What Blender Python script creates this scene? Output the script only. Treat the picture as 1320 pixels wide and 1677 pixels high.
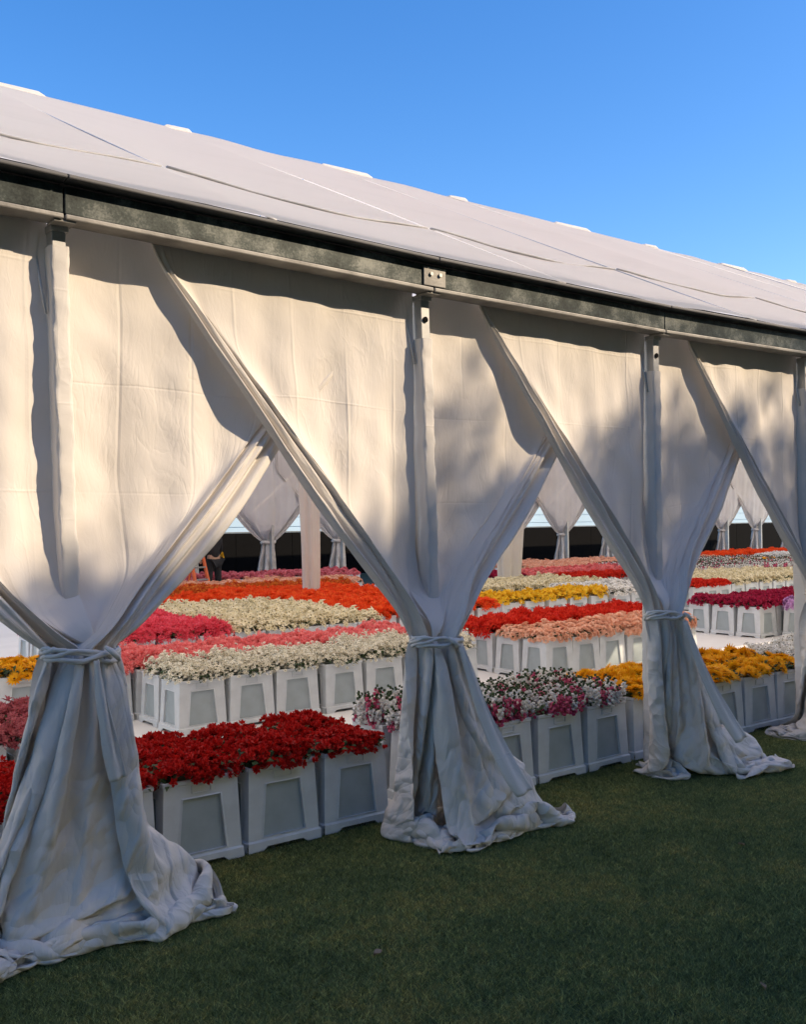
import bpy, math, random
import numpy as np
from mathutils import Vector, Matrix

for _o in list(bpy.data.objects):
    bpy.data.objects.remove(_o, do_unlink=True)
sc = bpy.context.scene
col = sc.collection
R = math.radians

# ------------------------------------------------------------------ camera
EYE = 1.78
YAW, PITCH, ROLL = R(52.826), R(0.4834), 0.012
cam_d = bpy.data.cameras.new('camera')
cam = bpy.data.objects.new('camera', cam_d)
col.objects.link(cam)
sc.camera = cam
cam_d.sensor_fit = 'HORIZONTAL'
cam_d.sensor_width = 36.0
cam_d.lens = 36.0 * 1600 / 1320
cam_d.clip_start = 0.05
cam_d.clip_end = 2000
_fw0 = np.array([math.cos(YAW), math.sin(YAW), 0]); _rt0 = np.array([math.sin(YAW), -math.cos(YAW), 0]); _up0 = np.array([0, 0, 1.0])
_fw = math.cos(PITCH) * _fw0 + math.sin(PITCH) * _up0
_up = -math.sin(PITCH) * _fw0 + math.cos(PITCH) * _up0
_rt = math.cos(ROLL) * _rt0 - math.sin(ROLL) * _up
_up = math.sin(ROLL) * _rt0 + math.cos(ROLL) * _up
cam.matrix_world = Matrix(((_rt[0], _up[0], -_fw[0], 0), (_rt[1], _up[1], -_fw[1], 0), (_rt[2], _up[2], -_fw[2], EYE), (0, 0, 0, 1)))

# ------------------------------------------------------------------ sky and sun
SUN_EL, SUN_AZ = R(33), R(42)        # azimuth: from the wall's outward normal (-Y) towards +X
sun_dir = Vector((math.sin(SUN_AZ) * math.cos(SUN_EL), -math.cos(SUN_AZ) * math.cos(SUN_EL), math.sin(SUN_EL)))
world = bpy.data.worlds.new('World')
sc.world = world
world.use_nodes = True
wn = world.node_tree
bg = wn.nodes['Background']
sky = wn.nodes.new('ShaderNodeTexSky')
sky.sky_type = 'NISHITA'
sky.sun_disc = False
sky.sun_elevation = SUN_EL
sky.sun_rotation = math.atan2(sun_dir.x, sun_dir.y)
sky.air_density = 1.0
sky.dust_density = 0.7
sky.ozone_density = 1.8
hs = wn.nodes.new('ShaderNodeHueSaturation')
hs.inputs['Saturation'].default_value = 1.38
hs.inputs['Hue'].default_value = 0.508
wn.links.new(sky.outputs[0], hs.inputs['Color'])
wn.links.new(hs.outputs[0], bg.inputs[0])
bg.inputs[1].default_value = 0.15
sun_d = bpy.data.lights.new('sun', 'SUN')
sun_d.energy = 3.9
sun_d.angle = R(0.5)
sun_d.color = (1.0, 0.80, 0.56)
sun = bpy.data.objects.new('sun', sun_d)
col.objects.link(sun)
sun.rotation_euler = sun_dir.to_track_quat('Z', 'Y').to_euler()
sun.location = sun_dir * 60
sc.view_settings.view_transform = 'Standard'
sc.view_settings.look = 'None'
sc.view_settings.exposure = 0.78
sc.view_settings.gamma = 1.0
sc.view_settings.use_curve_mapping = False
sc.cycles.max_bounces = 8
sc.cycles.transparent_max_bounces = 8

# ------------------------------------------------------------------ materials
def new_mat(name):
    m = bpy.data.materials.new(name)
    m.use_nodes = True
    nt = m.node_tree
    return m, nt, nt.nodes['Principled BSDF'], nt.nodes['Material Output']

def node(nt, typ, **kw):
    n = nt.nodes.new(typ)
    for k, v in kw.items():
        if k.startswith('i_'):
            key = k[2:]
            n.inputs[int(key) if key.isdigit() else key.replace('_', ' ')].default_value = v
        else:
            setattr(n, k, v)
    return n

def noise(nt, vec, scale, detail=3.0, rough=0.55, dist=0.0):
    n = node(nt, 'ShaderNodeTexNoise', i_Scale=scale, i_Detail=detail, i_Roughness=rough, i_Distortion=dist)
    if vec is not None:
        nt.links.new(vec, n.inputs['Vector'])
    return n

def ramp(nt, fac, stops):
    r = nt.nodes.new('ShaderNodeValToRGB')
    el = r.color_ramp.elements
    while len(el) < len(stops):
        el.new(0.5)
    for e, (p, c) in zip(el, stops):
        e.position = p
        e.color = tuple(c) + (1,) if len(c) == 3 else c
    nt.links.new(fac, r.inputs[0])
    return r

def math_n(nt, op, a, b=None, c=None):
    n = nt.nodes.new('ShaderNodeMath')
    n.operation = op
    for i, x in enumerate((a, b, c)):
        if x is None: continue
        if isinstance(x, (int, float)): n.inputs[i].default_value = x
        else: nt.links.new(x, n.inputs[i])
    return n.outputs[0]

def plain(name, colr, rough=0.6, metal=0.0, var=0.12, scale=8.0, bump=0.0, bscale=60.0, spec=0.4):
    m, nt, p, out = new_mat(name)
    tc = nt.nodes.new('ShaderNodeTexCoord')
    n = noise(nt, tc.outputs['Object'], scale)
    a = [max(0, c * (1 - var)) for c in colr]; b = [min(1, c * (1 + var)) for c in colr]
    r = ramp(nt, n.outputs[0], [(0.3, a), (0.7, b)])
    nt.links.new(r.outputs[0], p.inputs['Base Color'])
    p.inputs['Roughness'].default_value = rough
    p.inputs['Metallic'].default_value = metal
    p.inputs['Specular IOR Level'].default_value = spec
    if bump:
        n2 = noise(nt, tc.outputs['Object'], bscale, 4)
        bp = node(nt, 'ShaderNodeBump', i_Strength=bump, i_Distance=0.01)
        nt.links.new(n2.outputs[0], bp.inputs['Height'])
        nt.links.new(bp.outputs[0], p.inputs['Normal'])
    return m

def translucent_mix(nt, p, out, colsock, fac, normal=None, colr=None):
    t = nt.nodes.new('ShaderNodeBsdfTranslucent')
    if colsock is not None: nt.links.new(colsock, t.inputs[0])
    else: t.inputs[0].default_value = tuple(colr) + (1,)
    if normal is not None: nt.links.new(normal, t.inputs['Normal'])
    mx = nt.nodes.new('ShaderNodeMixShader')
    mx.inputs[0].default_value = fac
    nt.links.new(p.outputs[0], mx.inputs[1])
    nt.links.new(t.outputs[0], mx.inputs[2])
    nt.links.new(mx.outputs[0], out.inputs['Surface'])

def canvas_mat(name, colr, crease=1.0, trans=0.16):
    """cotton canvas: weave, fine crumple, packing folds (from the cloth's own uv, in metres)"""
    m, nt, p, out = new_mat(name)
    uv = nt.nodes.new('ShaderNodeUVMap').outputs[0]
    sep = nt.nodes.new('ShaderNodeSeparateXYZ'); nt.links.new(uv, sep.inputs[0])
    wob = noise(nt, uv, 0.7, 2)
    wob2 = math_n(nt, 'MULTIPLY_ADD', wob.outputs[0], 0.12, -0.06)
    def fold(sock, period, width):
        a = math_n(nt, 'ADD', sock, wob2)
        a = math_n(nt, 'DIVIDE', a, period)
        a = math_n(nt, 'FRACT', a)
        a = math_n(nt, 'SUBTRACT', a, 0.5)
        a = math_n(nt, 'ABSOLUTE', a)
        a = math_n(nt, 'DIVIDE', a, width)
        a = math_n(nt, 'SUBTRACT', 1.0, a)
        return math_n(nt, 'MAXIMUM', a, 0.0)
    fx = fold(sep.outputs[0], 0.31, 0.035)
    fy = fold(sep.outputs[1], 0.52, 0.016)
    gate = ramp(nt, noise(nt, uv, 1.7, 2).outputs[0], [(0.42, (0, 0, 0)), (0.6, (1, 1, 1))])
    fy = math_n(nt, 'MULTIPLY', fy, gate.outputs[0])
    mp = node(nt, 'ShaderNodeMapping'); mp.inputs['Scale'].default_value = (1.0, 0.35, 1.0)
    nt.links.new(uv, mp.inputs[0])
    wr = noise(nt, mp.outputs[0], 15.0, 5, 0.65, 0.8)
    mp2 = node(nt, 'ShaderNodeMapping'); mp2.inputs['Rotation'].default_value = (0, 0, 0.6); mp2.inputs['Scale'].default_value = (1.0, 0.3, 1.0)
    nt.links.new(uv, mp2.inputs[0])
    wr2 = noise(nt, mp2.outputs[0], 6.0, 3, 0.5, 1.2)
    ridge = math_n(nt, 'ABSOLUTE', math_n(nt, 'SUBTRACT', wr2.outputs[0], 0.5))
    h = math_n(nt, 'MULTIPLY_ADD', wr.outputs[0], 0.30, 0.0)
    h = math_n(nt, 'MULTIPLY_ADD', ridge, -0.5, h)
    mp3 = node(nt, 'ShaderNodeMapping'); mp3.inputs['Rotation'].default_value = (0, 0, -0.45); mp3.inputs['Scale'].default_value = (1.0, 0.28, 1.0)
    nt.links.new(uv, mp3.inputs[0])
    wr3 = noise(nt, mp3.outputs[0], 11.0, 3, 0.5, 1.0)
    for src, k_ in ((wr2, 0.09), (wr3, 0.06)):      # thin sharp creases
        c_ = math_n(nt, 'ABSOLUTE', math_n(nt, 'SUBTRACT', src.outputs[0], 0.5))
        c_ = math_n(nt, 'MAXIMUM', math_n(nt, 'SUBTRACT', 1.0, math_n(nt, 'DIVIDE', c_, 0.05)), 0.0)
        h = math_n(nt, 'MULTIPLY_ADD', math_n(nt, 'MULTIPLY', c_, gate.outputs[0]), k_, h)
    gate2 = ramp(nt, noise(nt, uv, 0.9, 2).outputs[0], [(0.40, (0.15, 0.15, 0.15)), (0.62, (1, 1, 1))])
    h = math_n(nt, 'MULTIPLY_ADD', math_n(nt, 'MULTIPLY', fx, gate2.outputs[0]), 0.42, h)
    h = math_n(nt, 'MULTIPLY_ADD', fy, 0.16, h)
    # crumples, strongest where the cloth lies heaped near its lower end
    mr = node(nt, 'ShaderNodeMapRange', interpolation_type='SMOOTHSTEP', i_1=2.2, i_2=3.2, i_3=0.04, i_4=1.0)
    nt.links.new(sep.outputs[1], mr.inputs[0])
    dn = noise(nt, uv, 3.0, 2)
    va = nt.nodes.new('ShaderNodeVectorMath'); va.operation = 'MULTIPLY_ADD'; va.inputs[1].default_value = (.25, .25, .25)
    nt.links.new(dn.outputs['Color'], va.inputs[0]); nt.links.new(uv, va.inputs[2])
    cr = None
    for s_, w_ in ((5.5, 1.0), (12.0, .45)):
        vo = node(nt, 'ShaderNodeTexVoronoi', i_Scale=s_); nt.links.new(va.outputs[0], vo.inputs['Vector'])
        t_ = math_n(nt, 'MULTIPLY', vo.outputs['Distance'], w_)
        cr = t_ if cr is None else math_n(nt, 'ADD', cr, t_)
    h = math_n(nt, 'MULTIPLY_ADD', math_n(nt, 'MULTIPLY', cr, mr.outputs[0]), 4.4, h)
    bp = node(nt, 'ShaderNodeBump', i_Strength=0.55 * crease, i_Distance=0.016)
    nt.links.new(h, bp.inputs['Height'])
    st = noise(nt, uv, 1.3, 4)
    r = ramp(nt, st.outputs[0], [(0.3, [c * 0.93 for c in colr]), (0.7, [min(1, c * 1.05) for c in colr])])
    nt.links.new(r.outputs[0], p.inputs['Base Color'])
    p.inputs['Roughness'].default_value = 0.9
    p.inputs['Specular IOR Level'].default_value = 0.15
    nt.links.new(bp.outputs[0], p.inputs['Normal'])
    translucent_mix(nt, p, out, r.outputs[0], trans, bp.outputs[0])
    return m

M = {}
M['canvas'] = canvas_mat('cream canvas', (0.67, 0.63, 0.585), 1.0, 0.12)
M['sleeve'] = canvas_mat('canvas post sleeve', (0.64, 0.61, 0.575), 1.2, 0.02)

# roof: PVC-coated sheet with faint stains
m, nt, p, out = new_mat('white roof sheet')
tc = nt.nodes.new('ShaderNodeTexCoord')
mp = node(nt, 'ShaderNodeMapping'); mp.inputs['Scale'].default_value = (0.7, 2.2, 2.2); nt.links.new(tc.outputs['Object'], mp.inputs[0])
n1 = noise(nt, mp.outputs[0], 1.1, 6, 0.6)
r1 = ramp(nt, n1.outputs[0], [(0.30, (0.74, 0.76, 0.77)), (0.48, (0.83, 0.845, 0.86)), (0.8, (0.86, 0.875, 0.885))])
nt.links.new(r1.outputs[0], p.inputs['Base Color'])
p.inputs['Roughness'].default_value = 0.55
n2 = noise(nt, mp.outputs[0], 1.6, 3)
bp = node(nt, 'ShaderNodeBump', i_Strength=0.35, i_Distance=0.05); nt.links.new(n2.outputs[0], bp.inputs['Height']); nt.links.new(bp.outputs[0], p.inputs['Normal'])
translucent_mix(nt, p, out, None, 0.66, None, (0.98, 0.94, 0.86))
M['roof'] = m
M['seam'] = plain('roof weld tape', (0.40, 0.40, 0.41), 0.5)
M['seam_light'] = plain('roof keder strip', (0.55, 0.55, 0.55), 0.5)

# galvanised steel with spangle
m, nt, p, out = new_mat('galvanised steel')
tc = nt.nodes.new('ShaderNodeTexCoord')
v = node(nt, 'ShaderNodeTexVoronoi', i_Scale=55.0); dv = noise(nt, tc.outputs['Object'], 30, 3, .6, 1.5); nt.links.new(dv.outputs['Color'], v.inputs['Vector'])
n1 = noise(nt, tc.outputs['Object'], 5.0, 5, 0.65)
mixf = math_n(nt, 'MULTIPLY_ADD', noise(nt, tc.outputs['Object'], 90, 3, .7).outputs[0], 0.32, math_n(nt, 'MULTIPLY', n1.outputs[0], 0.85))
r1 = ramp(nt, mixf, [(0.42, (0.010, 0.014, 0.015)), (0.58, (0.040, 0.050, 0.049)), (0.76, (0.17, 0.18, 0.172))])
nt.links.new(r1.outputs[0], p.inputs['Base Color'])
p.inputs['Metallic'].default_value = 0.25
p.inputs['Specular IOR Level'].default_value = 0.25
p.inputs['Roughness'].default_value = 0.42
bp = node(nt, 'ShaderNodeBump', i_Strength=0.25, i_Distance=0.004); nt.links.new(mixf, bp.inputs['Height']); nt.links.new(bp.outputs[0], p.inputs['Normal'])
M['steel'] = m
M['alu'] = plain('mill aluminium', (0.24, 0.23, 0.215), 0.55, 0.2, 0.35, 7, 0.15)
M['alu_post'] = plain('aluminium post', (0.42, 0.42, 0.42), 0.45, 0.5, 0.1, 12)
M['edge'] = plain('grey roof edge rail', (0.11, 0.11, 0.115), 0.6, 0.1, 0.15, 5)
M['dark'] = plain('matt black', (0.004, 0.004, 0.0045), 0.85, spec=0.08)  # near-black, used also for the shaded gap over the eave beam and bolt holes
M['bolt'] = plain('bolt head', (0.5, 0.5, 0.5), 0.35, 0.8)
M['floor'] = plain('white floor sheet', (0.74, 0.73, 0.715), 0.6, 0, 0.06, 1.5)

# bucket plastic
def plastic(name, c, tr):
    m, nt, p, out = new_mat(name)
    tc = nt.nodes.new('ShaderNodeTexCoord')
    oi = nt.nodes.new('ShaderNodeObjectInfo')
    n = noise(nt, tc.outputs['Object'], 7.0, 5, 0.6)
    r = ramp(nt, n.outputs[0], [(0.25, [q * 0.84 for q in c]), (0.6, c), (0.85, [min(1, q * 1.05) for q in c])])
    nt.links.new(r.outputs[0], p.inputs['Base Color'])
    p.inputs['Roughness'].default_value = 0.42
    translucent_mix(nt, p, out, r.outputs[0], tr)
    return m
M['plastic'] = plastic('white bucket plastic', (0.68, 0.715, 0.74), 0.06)
M['panel'] = plastic('thin grey bucket wall with water behind', (0.40, 0.46, 0.485), 0.08)

def petal(name, c1, c2, tr=0.25, rough=0.6):
    m, nt, p, out = new_mat(name)
    g = nt.nodes.new('ShaderNodeNewGeometry')
    r = ramp(nt, g.outputs['Random Per Island'], [(0.0, c1), (1.0, c2)])
    nt.links.new(r.outputs[0], p.inputs['Base Color'])
    p.inputs['Roughness'].default_value = rough
    p.inputs['Specular IOR Level'].default_value = 0.25
    translucent_mix(nt, p, out, r.outputs[0], tr)
    return m
PET = {
 'red': petal('deep red petals', (0.36, 0.005, 0.005), (0.64, 0.022, 0.016)),
 'white': petal('creamy white petals', (0.80, 0.74, 0.58), (0.90, 0.86, 0.75)),
 'cream': petal('cream petals', (0.80, 0.70, 0.44), (0.90, 0.82, 0.62)),
 'purewhite': petal('white petals', (0.80, 0.78, 0.74), (0.90, 0.88, 0.84)),
 'salmon': petal('salmon pink petals', (0.86, 0.19, 0.20), (0.93, 0.36, 0.33)),
 'hotpink': petal('hot pink petals', (0.80, 0.06, 0.11), (0.90, 0.16, 0.21)),
 'peach': petal('peach petals', (0.88, 0.46, 0.30), (0.94, 0.64, 0.48)),
 'orange': petal('orange red petals', (0.86, 0.06, 0.012), (0.93, 0.17, 0.03)),
 'scarlet': petal('scarlet petals', (0.62, 0.012, 0.01), (0.84, 0.07, 0.03)),
 'flame': petal('red petals flecked with yellow', (0.55, 0.015, 0.01), (0.80, 0.30, 0.04)),
 'crimson': petal('crimson petals', (0.34, 0.012, 0.05), (0.52, 0.03, 0.10)),
 'lilac': petal('lilac petals', (0.52, 0.26, 0.55), (0.70, 0.42, 0.70)),
 'yellow': petal('yellow petals', (0.82, 0.42, 0.01), (0.88, 0.62, 0.04)),
 'gold': petal('golden petals', (0.84, 0.36, 0.006), (0.90, 0.52, 0.015)),
 'mauve': petal('mauve pink petals', (0.40, 0.09, 0.12), (0.58, 0.18, 0.20)),
 'pink': petal('rose pink petals', (0.70, 0.16, 0.20), (0.84, 0.30, 0.34)),
 'magenta': petal('magenta pink florets', (0.50, 0.05, 0.14), (0.72, 0.16, 0.26)),
}
M['leaf'] = petal('dark green leaves', (0.02, 0.04, 0.015), (0.05, 0.09, 0.03), 0.2)
M['disc'] = petal('brown flower discs', (0.035, 0.012, 0.006), (0.08, 0.025, 0.010), 0.0, 0.9)
M['eye'] = petal('dark flower throats', (0.10, 0.09, 0.03), (0.22, 0.17, 0.05), 0.1)

# ------------------------------------------------------------------ mesh helpers
def mesh(name, V, F, mats, mi=None, smooth=False, uv=None):
    me = bpy.data.meshes.new(name)
    V = np.asarray(V, np.float32)
    me.from_pydata(V.tolist(), [], F)
    for mt in mats: me.materials.append(mt)
    if mi is not None:
        me.polygons.foreach_set('material_index', np.asarray(mi, np.int32))
    if smooth:
        me.polygons.foreach_set('use_smooth', np.ones(len(me.polygons), bool))
    if uv is not None:
        l = me.uv_layers.new(name='UVMap')
        li = np.zeros(len(me.loops), np.int32); me.loops.foreach_get('vertex_index', li)
        l.data.foreach_set('uv', np.asarray(uv, np.float32)[li].reshape(-1))
    me.update()
    return me

def obj(name, me, parent=None, loc=(0, 0, 0), rz=0.0):
    o = bpy.data.objects.new(name, me)
    col.objects.link(o)
    o.location = loc
    o.rotation_euler.z = rz
    if parent is not None: o.parent = parent
    return o

def tag(o, label=None, cat=None, group=None, kind=None):
    if label: 
        assert 4 <= len(label.replace(',', ' ').split()) <= 16, label
        o['label'] = label
    if cat: o['category'] = cat
    if group: o['group'] = group
    if kind: o['kind'] = kind
    return o

def thing(name, label, cat, loc=(0, 0, 0), rz=0.0, group=None):
    return tag(obj(name, None, None, loc, rz), label, cat, group)

class MB:
    """collects faces for one mesh"""
    def __init__(s): s.V = []; s.F = []; s.mi = []
    def add(s, V, F, m=0):
        o = len(s.V); s.V += [tuple(v) for v in V]; s.F += [tuple(i + o for i in f) for f in F]; s.mi += [m] * len(F)
    def box(s, x0, x1, y0, y1, z0, z1, m=0):
        s.add([(x0,y0,z0),(x1,y0,z0),(x1,y1,z0),(x0,y1,z0),(x0,y0,z1),(x1,y0,z1),(x1,y1,z1),(x0,y1,z1)],
              [(3,2,1,0),(4,5,6,7),(0,1,5,4),(1,2,6,5),(2,3,7,6),(3,0,4,7)], m)
    def hexa(s, P, m=0):
        s.add(P, [(3,2,1,0),(4,5,6,7),(0,1,5,4),(1,2,6,5),(2,3,7,6),(3,0,4,7)], m)
    def tube(s, pts, rad, n=8, m=0, flat=1.0):
        pts = [Vector(q) for q in pts]; rings = []
        rad = rad if hasattr(rad, '__len__') else [rad] * len(pts)
        V = []; up = Vector((0, 0, 1))
        for i, q in enumerate(pts):
            t = (pts[min(i + 1, len(pts) - 1)] - pts[max(i - 1, 0)]).normalized()
            a = t.cross(up)
            if a.length < 0.05: a = t.cross(Vector((1, 0, 0)))
            a.normalize(); b = a.cross(t)
            for k in range(n):
                w = 2 * math.pi * k / n
                V.append(q + a * math.cos(w) * rad[i] + b * math.sin(w) * rad[i] * flat)
        F = [(i*n+k, i*n+(k+1)%n, (i+1)*n+(k+1)%n, (i+1)*n+k) for i in range(len(pts)-1) for k in range(n)]
        F += [tuple(range(n-1, -1, -1)), tuple((len(pts)-1)*n+k for k in range(n))]
        s.add(V, F, m)
    def mesh(s, name, mats, smooth=False): return mesh(name, s.V, s.F, mats, s.mi, smooth)
    def obj(s, name, mats, parent=None, smooth=False, bevel=0.0, loc=(0, 0, 0)):
        o = obj(name, s.mesh(name, mats if isinstance(mats, list) else [mats], smooth), parent, loc)
        if bevel: 
            b = o.modifiers.new('bevel', 'BEVEL'); b.width = bevel; b.segments = 2; b.limit_method = 'ANGLE'
        return o
ORD = ['', 'first', 'second', 'third', 'fourth', 'fifth', 'sixth', 'seventh', 'eighth', 'ninth', 'tenth', 'eleventh', 'twelfth', 'thirteenth', 'fourteenth', 'fifteenth', 'sixteenth', 'seventeenth', 'eighteenth', 'nineteenth', 'twentieth']

# ------------------------------------------------------------------ ground
g = MB(); g.add([(-400,-400,0),(600,-400,0),(600,600,0),(-400,600,0)], [(0,1,2,3)])
m, nt, p, out = new_mat('lawn soil and thatch')
tc = nt.nodes.new('ShaderNodeTexCoord')
n1 = noise(nt, tc.outputs['Object'], 0.9, 4); n2 = noise(nt, tc.outputs['Object'], 40, 4)
f_ = math_n(nt, 'MULTIPLY_ADD', n2.outputs[0], 0.5, math_n(nt, 'MULTIPLY', n1.outputs[0], 0.5))
r1 = ramp(nt, f_, [(0.3, (0.022, 0.034, 0.014)), (0.55, (0.036, 0.055, 0.022)), (0.75, (0.055, 0.062, 0.026))])
nt.links.new(r1.outputs[0], p.inputs['Base Color']); p.inputs['Roughness'].default_value = 0.95
M['soil'] = m
tag(g.obj('lawn', M['soil']), kind='structure')
g = MB(); g.box(-4, 44, 4.70, 22.0, 0.0, 0.012)
tag(g.obj('floor', M['floor']), kind='structure')

# ------------------------------------------------------------------ marquee: roof, eave beam, posts
PX = [-0.67, 1.42, 3.515, 5.60, 7.55, 9.65, 11.75]           # post positions along the wall
ZB = [3.165, 3.125, 3.08, 3.065, 3.085, 3.10, 3.11]          # underside of the eave beam at each post
LEAN = [0.02, 0.025, 0.025, 0.0, 0.0, 0.0, 0.0]
RIDGE_Y, RIDGE_Z, EAVE_Y = 10.4, 6.28, 4.268
tent = thing('marquee', 'long white canvas roofed marquee with galvanised eave beam and draped open sides', 'marquee', (PX[1], 4.4, 0))
TO = Vector((PX[1], 4.4, 0))
def zb(x): return float(np.interp(x, [-9, *PX, 45], [3.30, *ZB, 3.2]))

def strip(mb, x0, x1, y0, y1, a, b, m=0):
    """a bar along the eave from x0 to x1, y0..y1, from a to b above the beam's underside"""
    za, zc = zb(x0), zb(x1)
    mb.hexa([(x0,y0,za+a),(x1,y0,zc+a),(x1,y1,zc+a),(x0,y1,za+a),(x0,y0,za+b),(x1,y0,zc+b),(x1,y1,zc+b),(x0,y1,za+b)], m)
def part(mb, name, mats, bevel=0.0, smooth=False, parent=None):
    o = mb.obj(name, mats, tent if parent is None else parent, smooth, bevel)
    if parent is None: o.location = -TO
    return o
xs = [-5.0] + PX + [16.0, 24.0, 33.0, 42.0]
for x0, x1 in zip(xs[:-1], xs[1:]):
    b = MB(); strip(b, x0 + .004, x1 - .004, 4.325, 4.44, .026, .150)
    bm_ = part(b, 'eave_beam', [M['steel']], .004)
    b = MB(); strip(b, x0 + .004, x1 - .004, 4.312, 4.43, 0, .024); part(b, 'beam_flange', [M['alu']], .006, parent=bm_)
    b = MB(); strip(b, x0 + .002, x1 - .002, 4.39, 4.50, .152, .235); part(b, 'gap_shade_bar', [M['dark']], parent=bm_)  # near-black bar painted in for the shadow gap between beam and roof
    b = MB(); strip(b, x0 + .002, x1 - .002, 4.262, 4.36, .166, .186); part(b, 'roof_rail', [M['edge']], .006, parent=bm_)

# roof sheets, one per bay, with weld seams; the sheets sag a little between rafters
RXS = [-13.9, -10.0, -7.9, -5.8, -3.7, -1.75, .38, 2.47, 4.56, 6.65, 8.74, 10.83, 12.92, 15.01, 17.1, 19.2, 21.3, 23.4, 25.5, 29.7, 33.9, 38.1, 42.3]
rng = np.random.default_rng(5)
def roof_z(x, t):
    z0 = zb(x) + .191
    return z0 + (RIDGE_Z - z0) * t
for k, (x0, x1) in enumerate(zip(RXS[:-1], RXS[1:])):
    nu, nv = 12, 26
    U = np.linspace(0, 1, nu); T = np.linspace(0, 1, nv)
    V = []; a1, a2, a3 = rng.uniform(-1, 1, 3)
    for t in T:
        for u in U:
            x = x0 + .006 + (x1 - x0 - .012) * u
            sag = math.sin(math.pi * u) * math.sin(math.pi * min(1, t * 1.02))
            z = roof_z(x, t) - .045 * sag + .012 * a1 * math.sin(3 * math.pi * u + 5 * t) + .008 * a2 * math.sin(7 * u + 9 * t)
            V.append((x, EAVE_Y + (RIDGE_Y - EAVE_Y) * t, z))
    n0 = len(V)
    for j in range(1, 7):
        for u in U:
            x = x0 + .006 + (x1 - x0 - .012) * u
            V.append((x, RIDGE_Y + (22.8 - RIDGE_Y) * j / 6, RIDGE_Z + (4.35 - RIDGE_Z) * j / 6))
    F = [(j*nu+i, j*nu+i+1, (j+1)*nu+i+1, (j+1)*nu+i) for j in range(nv + 5) for i in range(nu - 1)]
    o = obj('roof_sheet', mesh('roof_sheet', V, F, [M['roof']], smooth=True), tent, -TO)
    # rafter keder on the sheet's left edge, ridge cap, lower weld
    b = MB()
    P = [(x0, EAVE_Y + (RIDGE_Y - EAVE_Y) * t + .02, roof_z(x0, t) + .004) for t in np.linspace(0.0, 1, 14)]
    b.tube(P, .012, 6, flat=.5); part(b, 'keder_strip', [M['seam_light'] if k % 2 else M['roof']], smooth=True, parent=o)
    b = MB()
    for t0, off in ((.215, 0),):
        P = [(x, EAVE_Y + (RIDGE_Y - EAVE_Y) * (t0 + .012 * math.sin(3 * x)), roof_z(x, t0 + .012 * math.sin(3 * x)) - .045 * math.sin(math.pi * u) * math.sin(math.pi * t0) + .006 + .004 * math.sin(17 * u)) for u, x in [(u, x0 + .02 + (x1 - x0 - .04) * u) for u in np.linspace(0, 1, 12)]]
        b.tube(P, [.012 + .006 * rng.random() for _ in P], 6, flat=.5)
    part(b, 'weld_seam', [M['seam']], smooth=True, parent=o)
    b = MB(); xx = x0
    L = .75 if k % 2 else .30
    b.hexa([(xx-.05, RIDGE_Y-.10, RIDGE_Z-.045), (xx+L, RIDGE_Y-.10, RIDGE_Z-.045), (xx+L, RIDGE_Y+.12, RIDGE_Z-.02), (xx-.05, RIDGE_Y+.12, RIDGE_Z-.02), (xx, RIDGE_Y-.06, RIDGE_Z+.002), (xx+L*.9, RIDGE_Y-.06, RIDGE_Z+.012), (xx+L*.9, RIDGE_Y+.10, RIDGE_Z+.012), (xx, RIDGE_Y+.10, RIDGE_Z+.002)])
    part(b, 'ridge_cap', [M['roof']], .012, parent=o)

# posts with canvas sleeve, bracket, bolts
def wavy_sleeve(name, w, d, z0, z1, seed, lean, mats):
    r = np.random.default_rng(seed)
    n = 28; nz = int((z1 - z0) / .025)
    per = []
    cr = .016
    for k in range(n):
        a = 2 * math.pi * (k + .5) / n
        ca, sa = math.cos(a), math.sin(a)
        per.append((math.copysign(abs(ca) ** .32, ca) * w, math.copysign(abs(sa) ** .32, sa) * d, a))
    ph = r.uniform(0, 6, 8)
    V = []; UV = []
    L = 2 * (w + d) * 2
    for j in range(nz + 1):
        z = z0 + (z1 - z0) * j / nz
        for k, (x, y, a) in enumerate(per):
            wr = .35 * math.sin(z * 23 + ph[0] + 2 * a) + .35 * math.sin(z * 41 + ph[1] - 3 * a) + .45 * math.sin(z * 9 + ph[2] + a) + .3 * math.sin(z * 67 + 5 * a + ph[3])
            corner = abs(math.sin(2 * a)) ** 2
            sc_ = 1 + (.055 + .09 * corner) * wr * .9 + .05
            top = 1.06 if j >= nz - 3 else 1.0
            V.append((x * sc_ * top + lean * (3.1 - z), y * (1 + (sc_ - 1) * .5) * top, z))
            UV.append((L * k / n, 3.1 - z))
    F = [(j*n+k, j*n+(k+1)%n, (j+1)*n+(k+1)%n, (j+1)*n+k) for j in range(nz) for k in range(n)]
    return mesh(name, V, F, mats, smooth=True, uv=UV)
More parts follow.
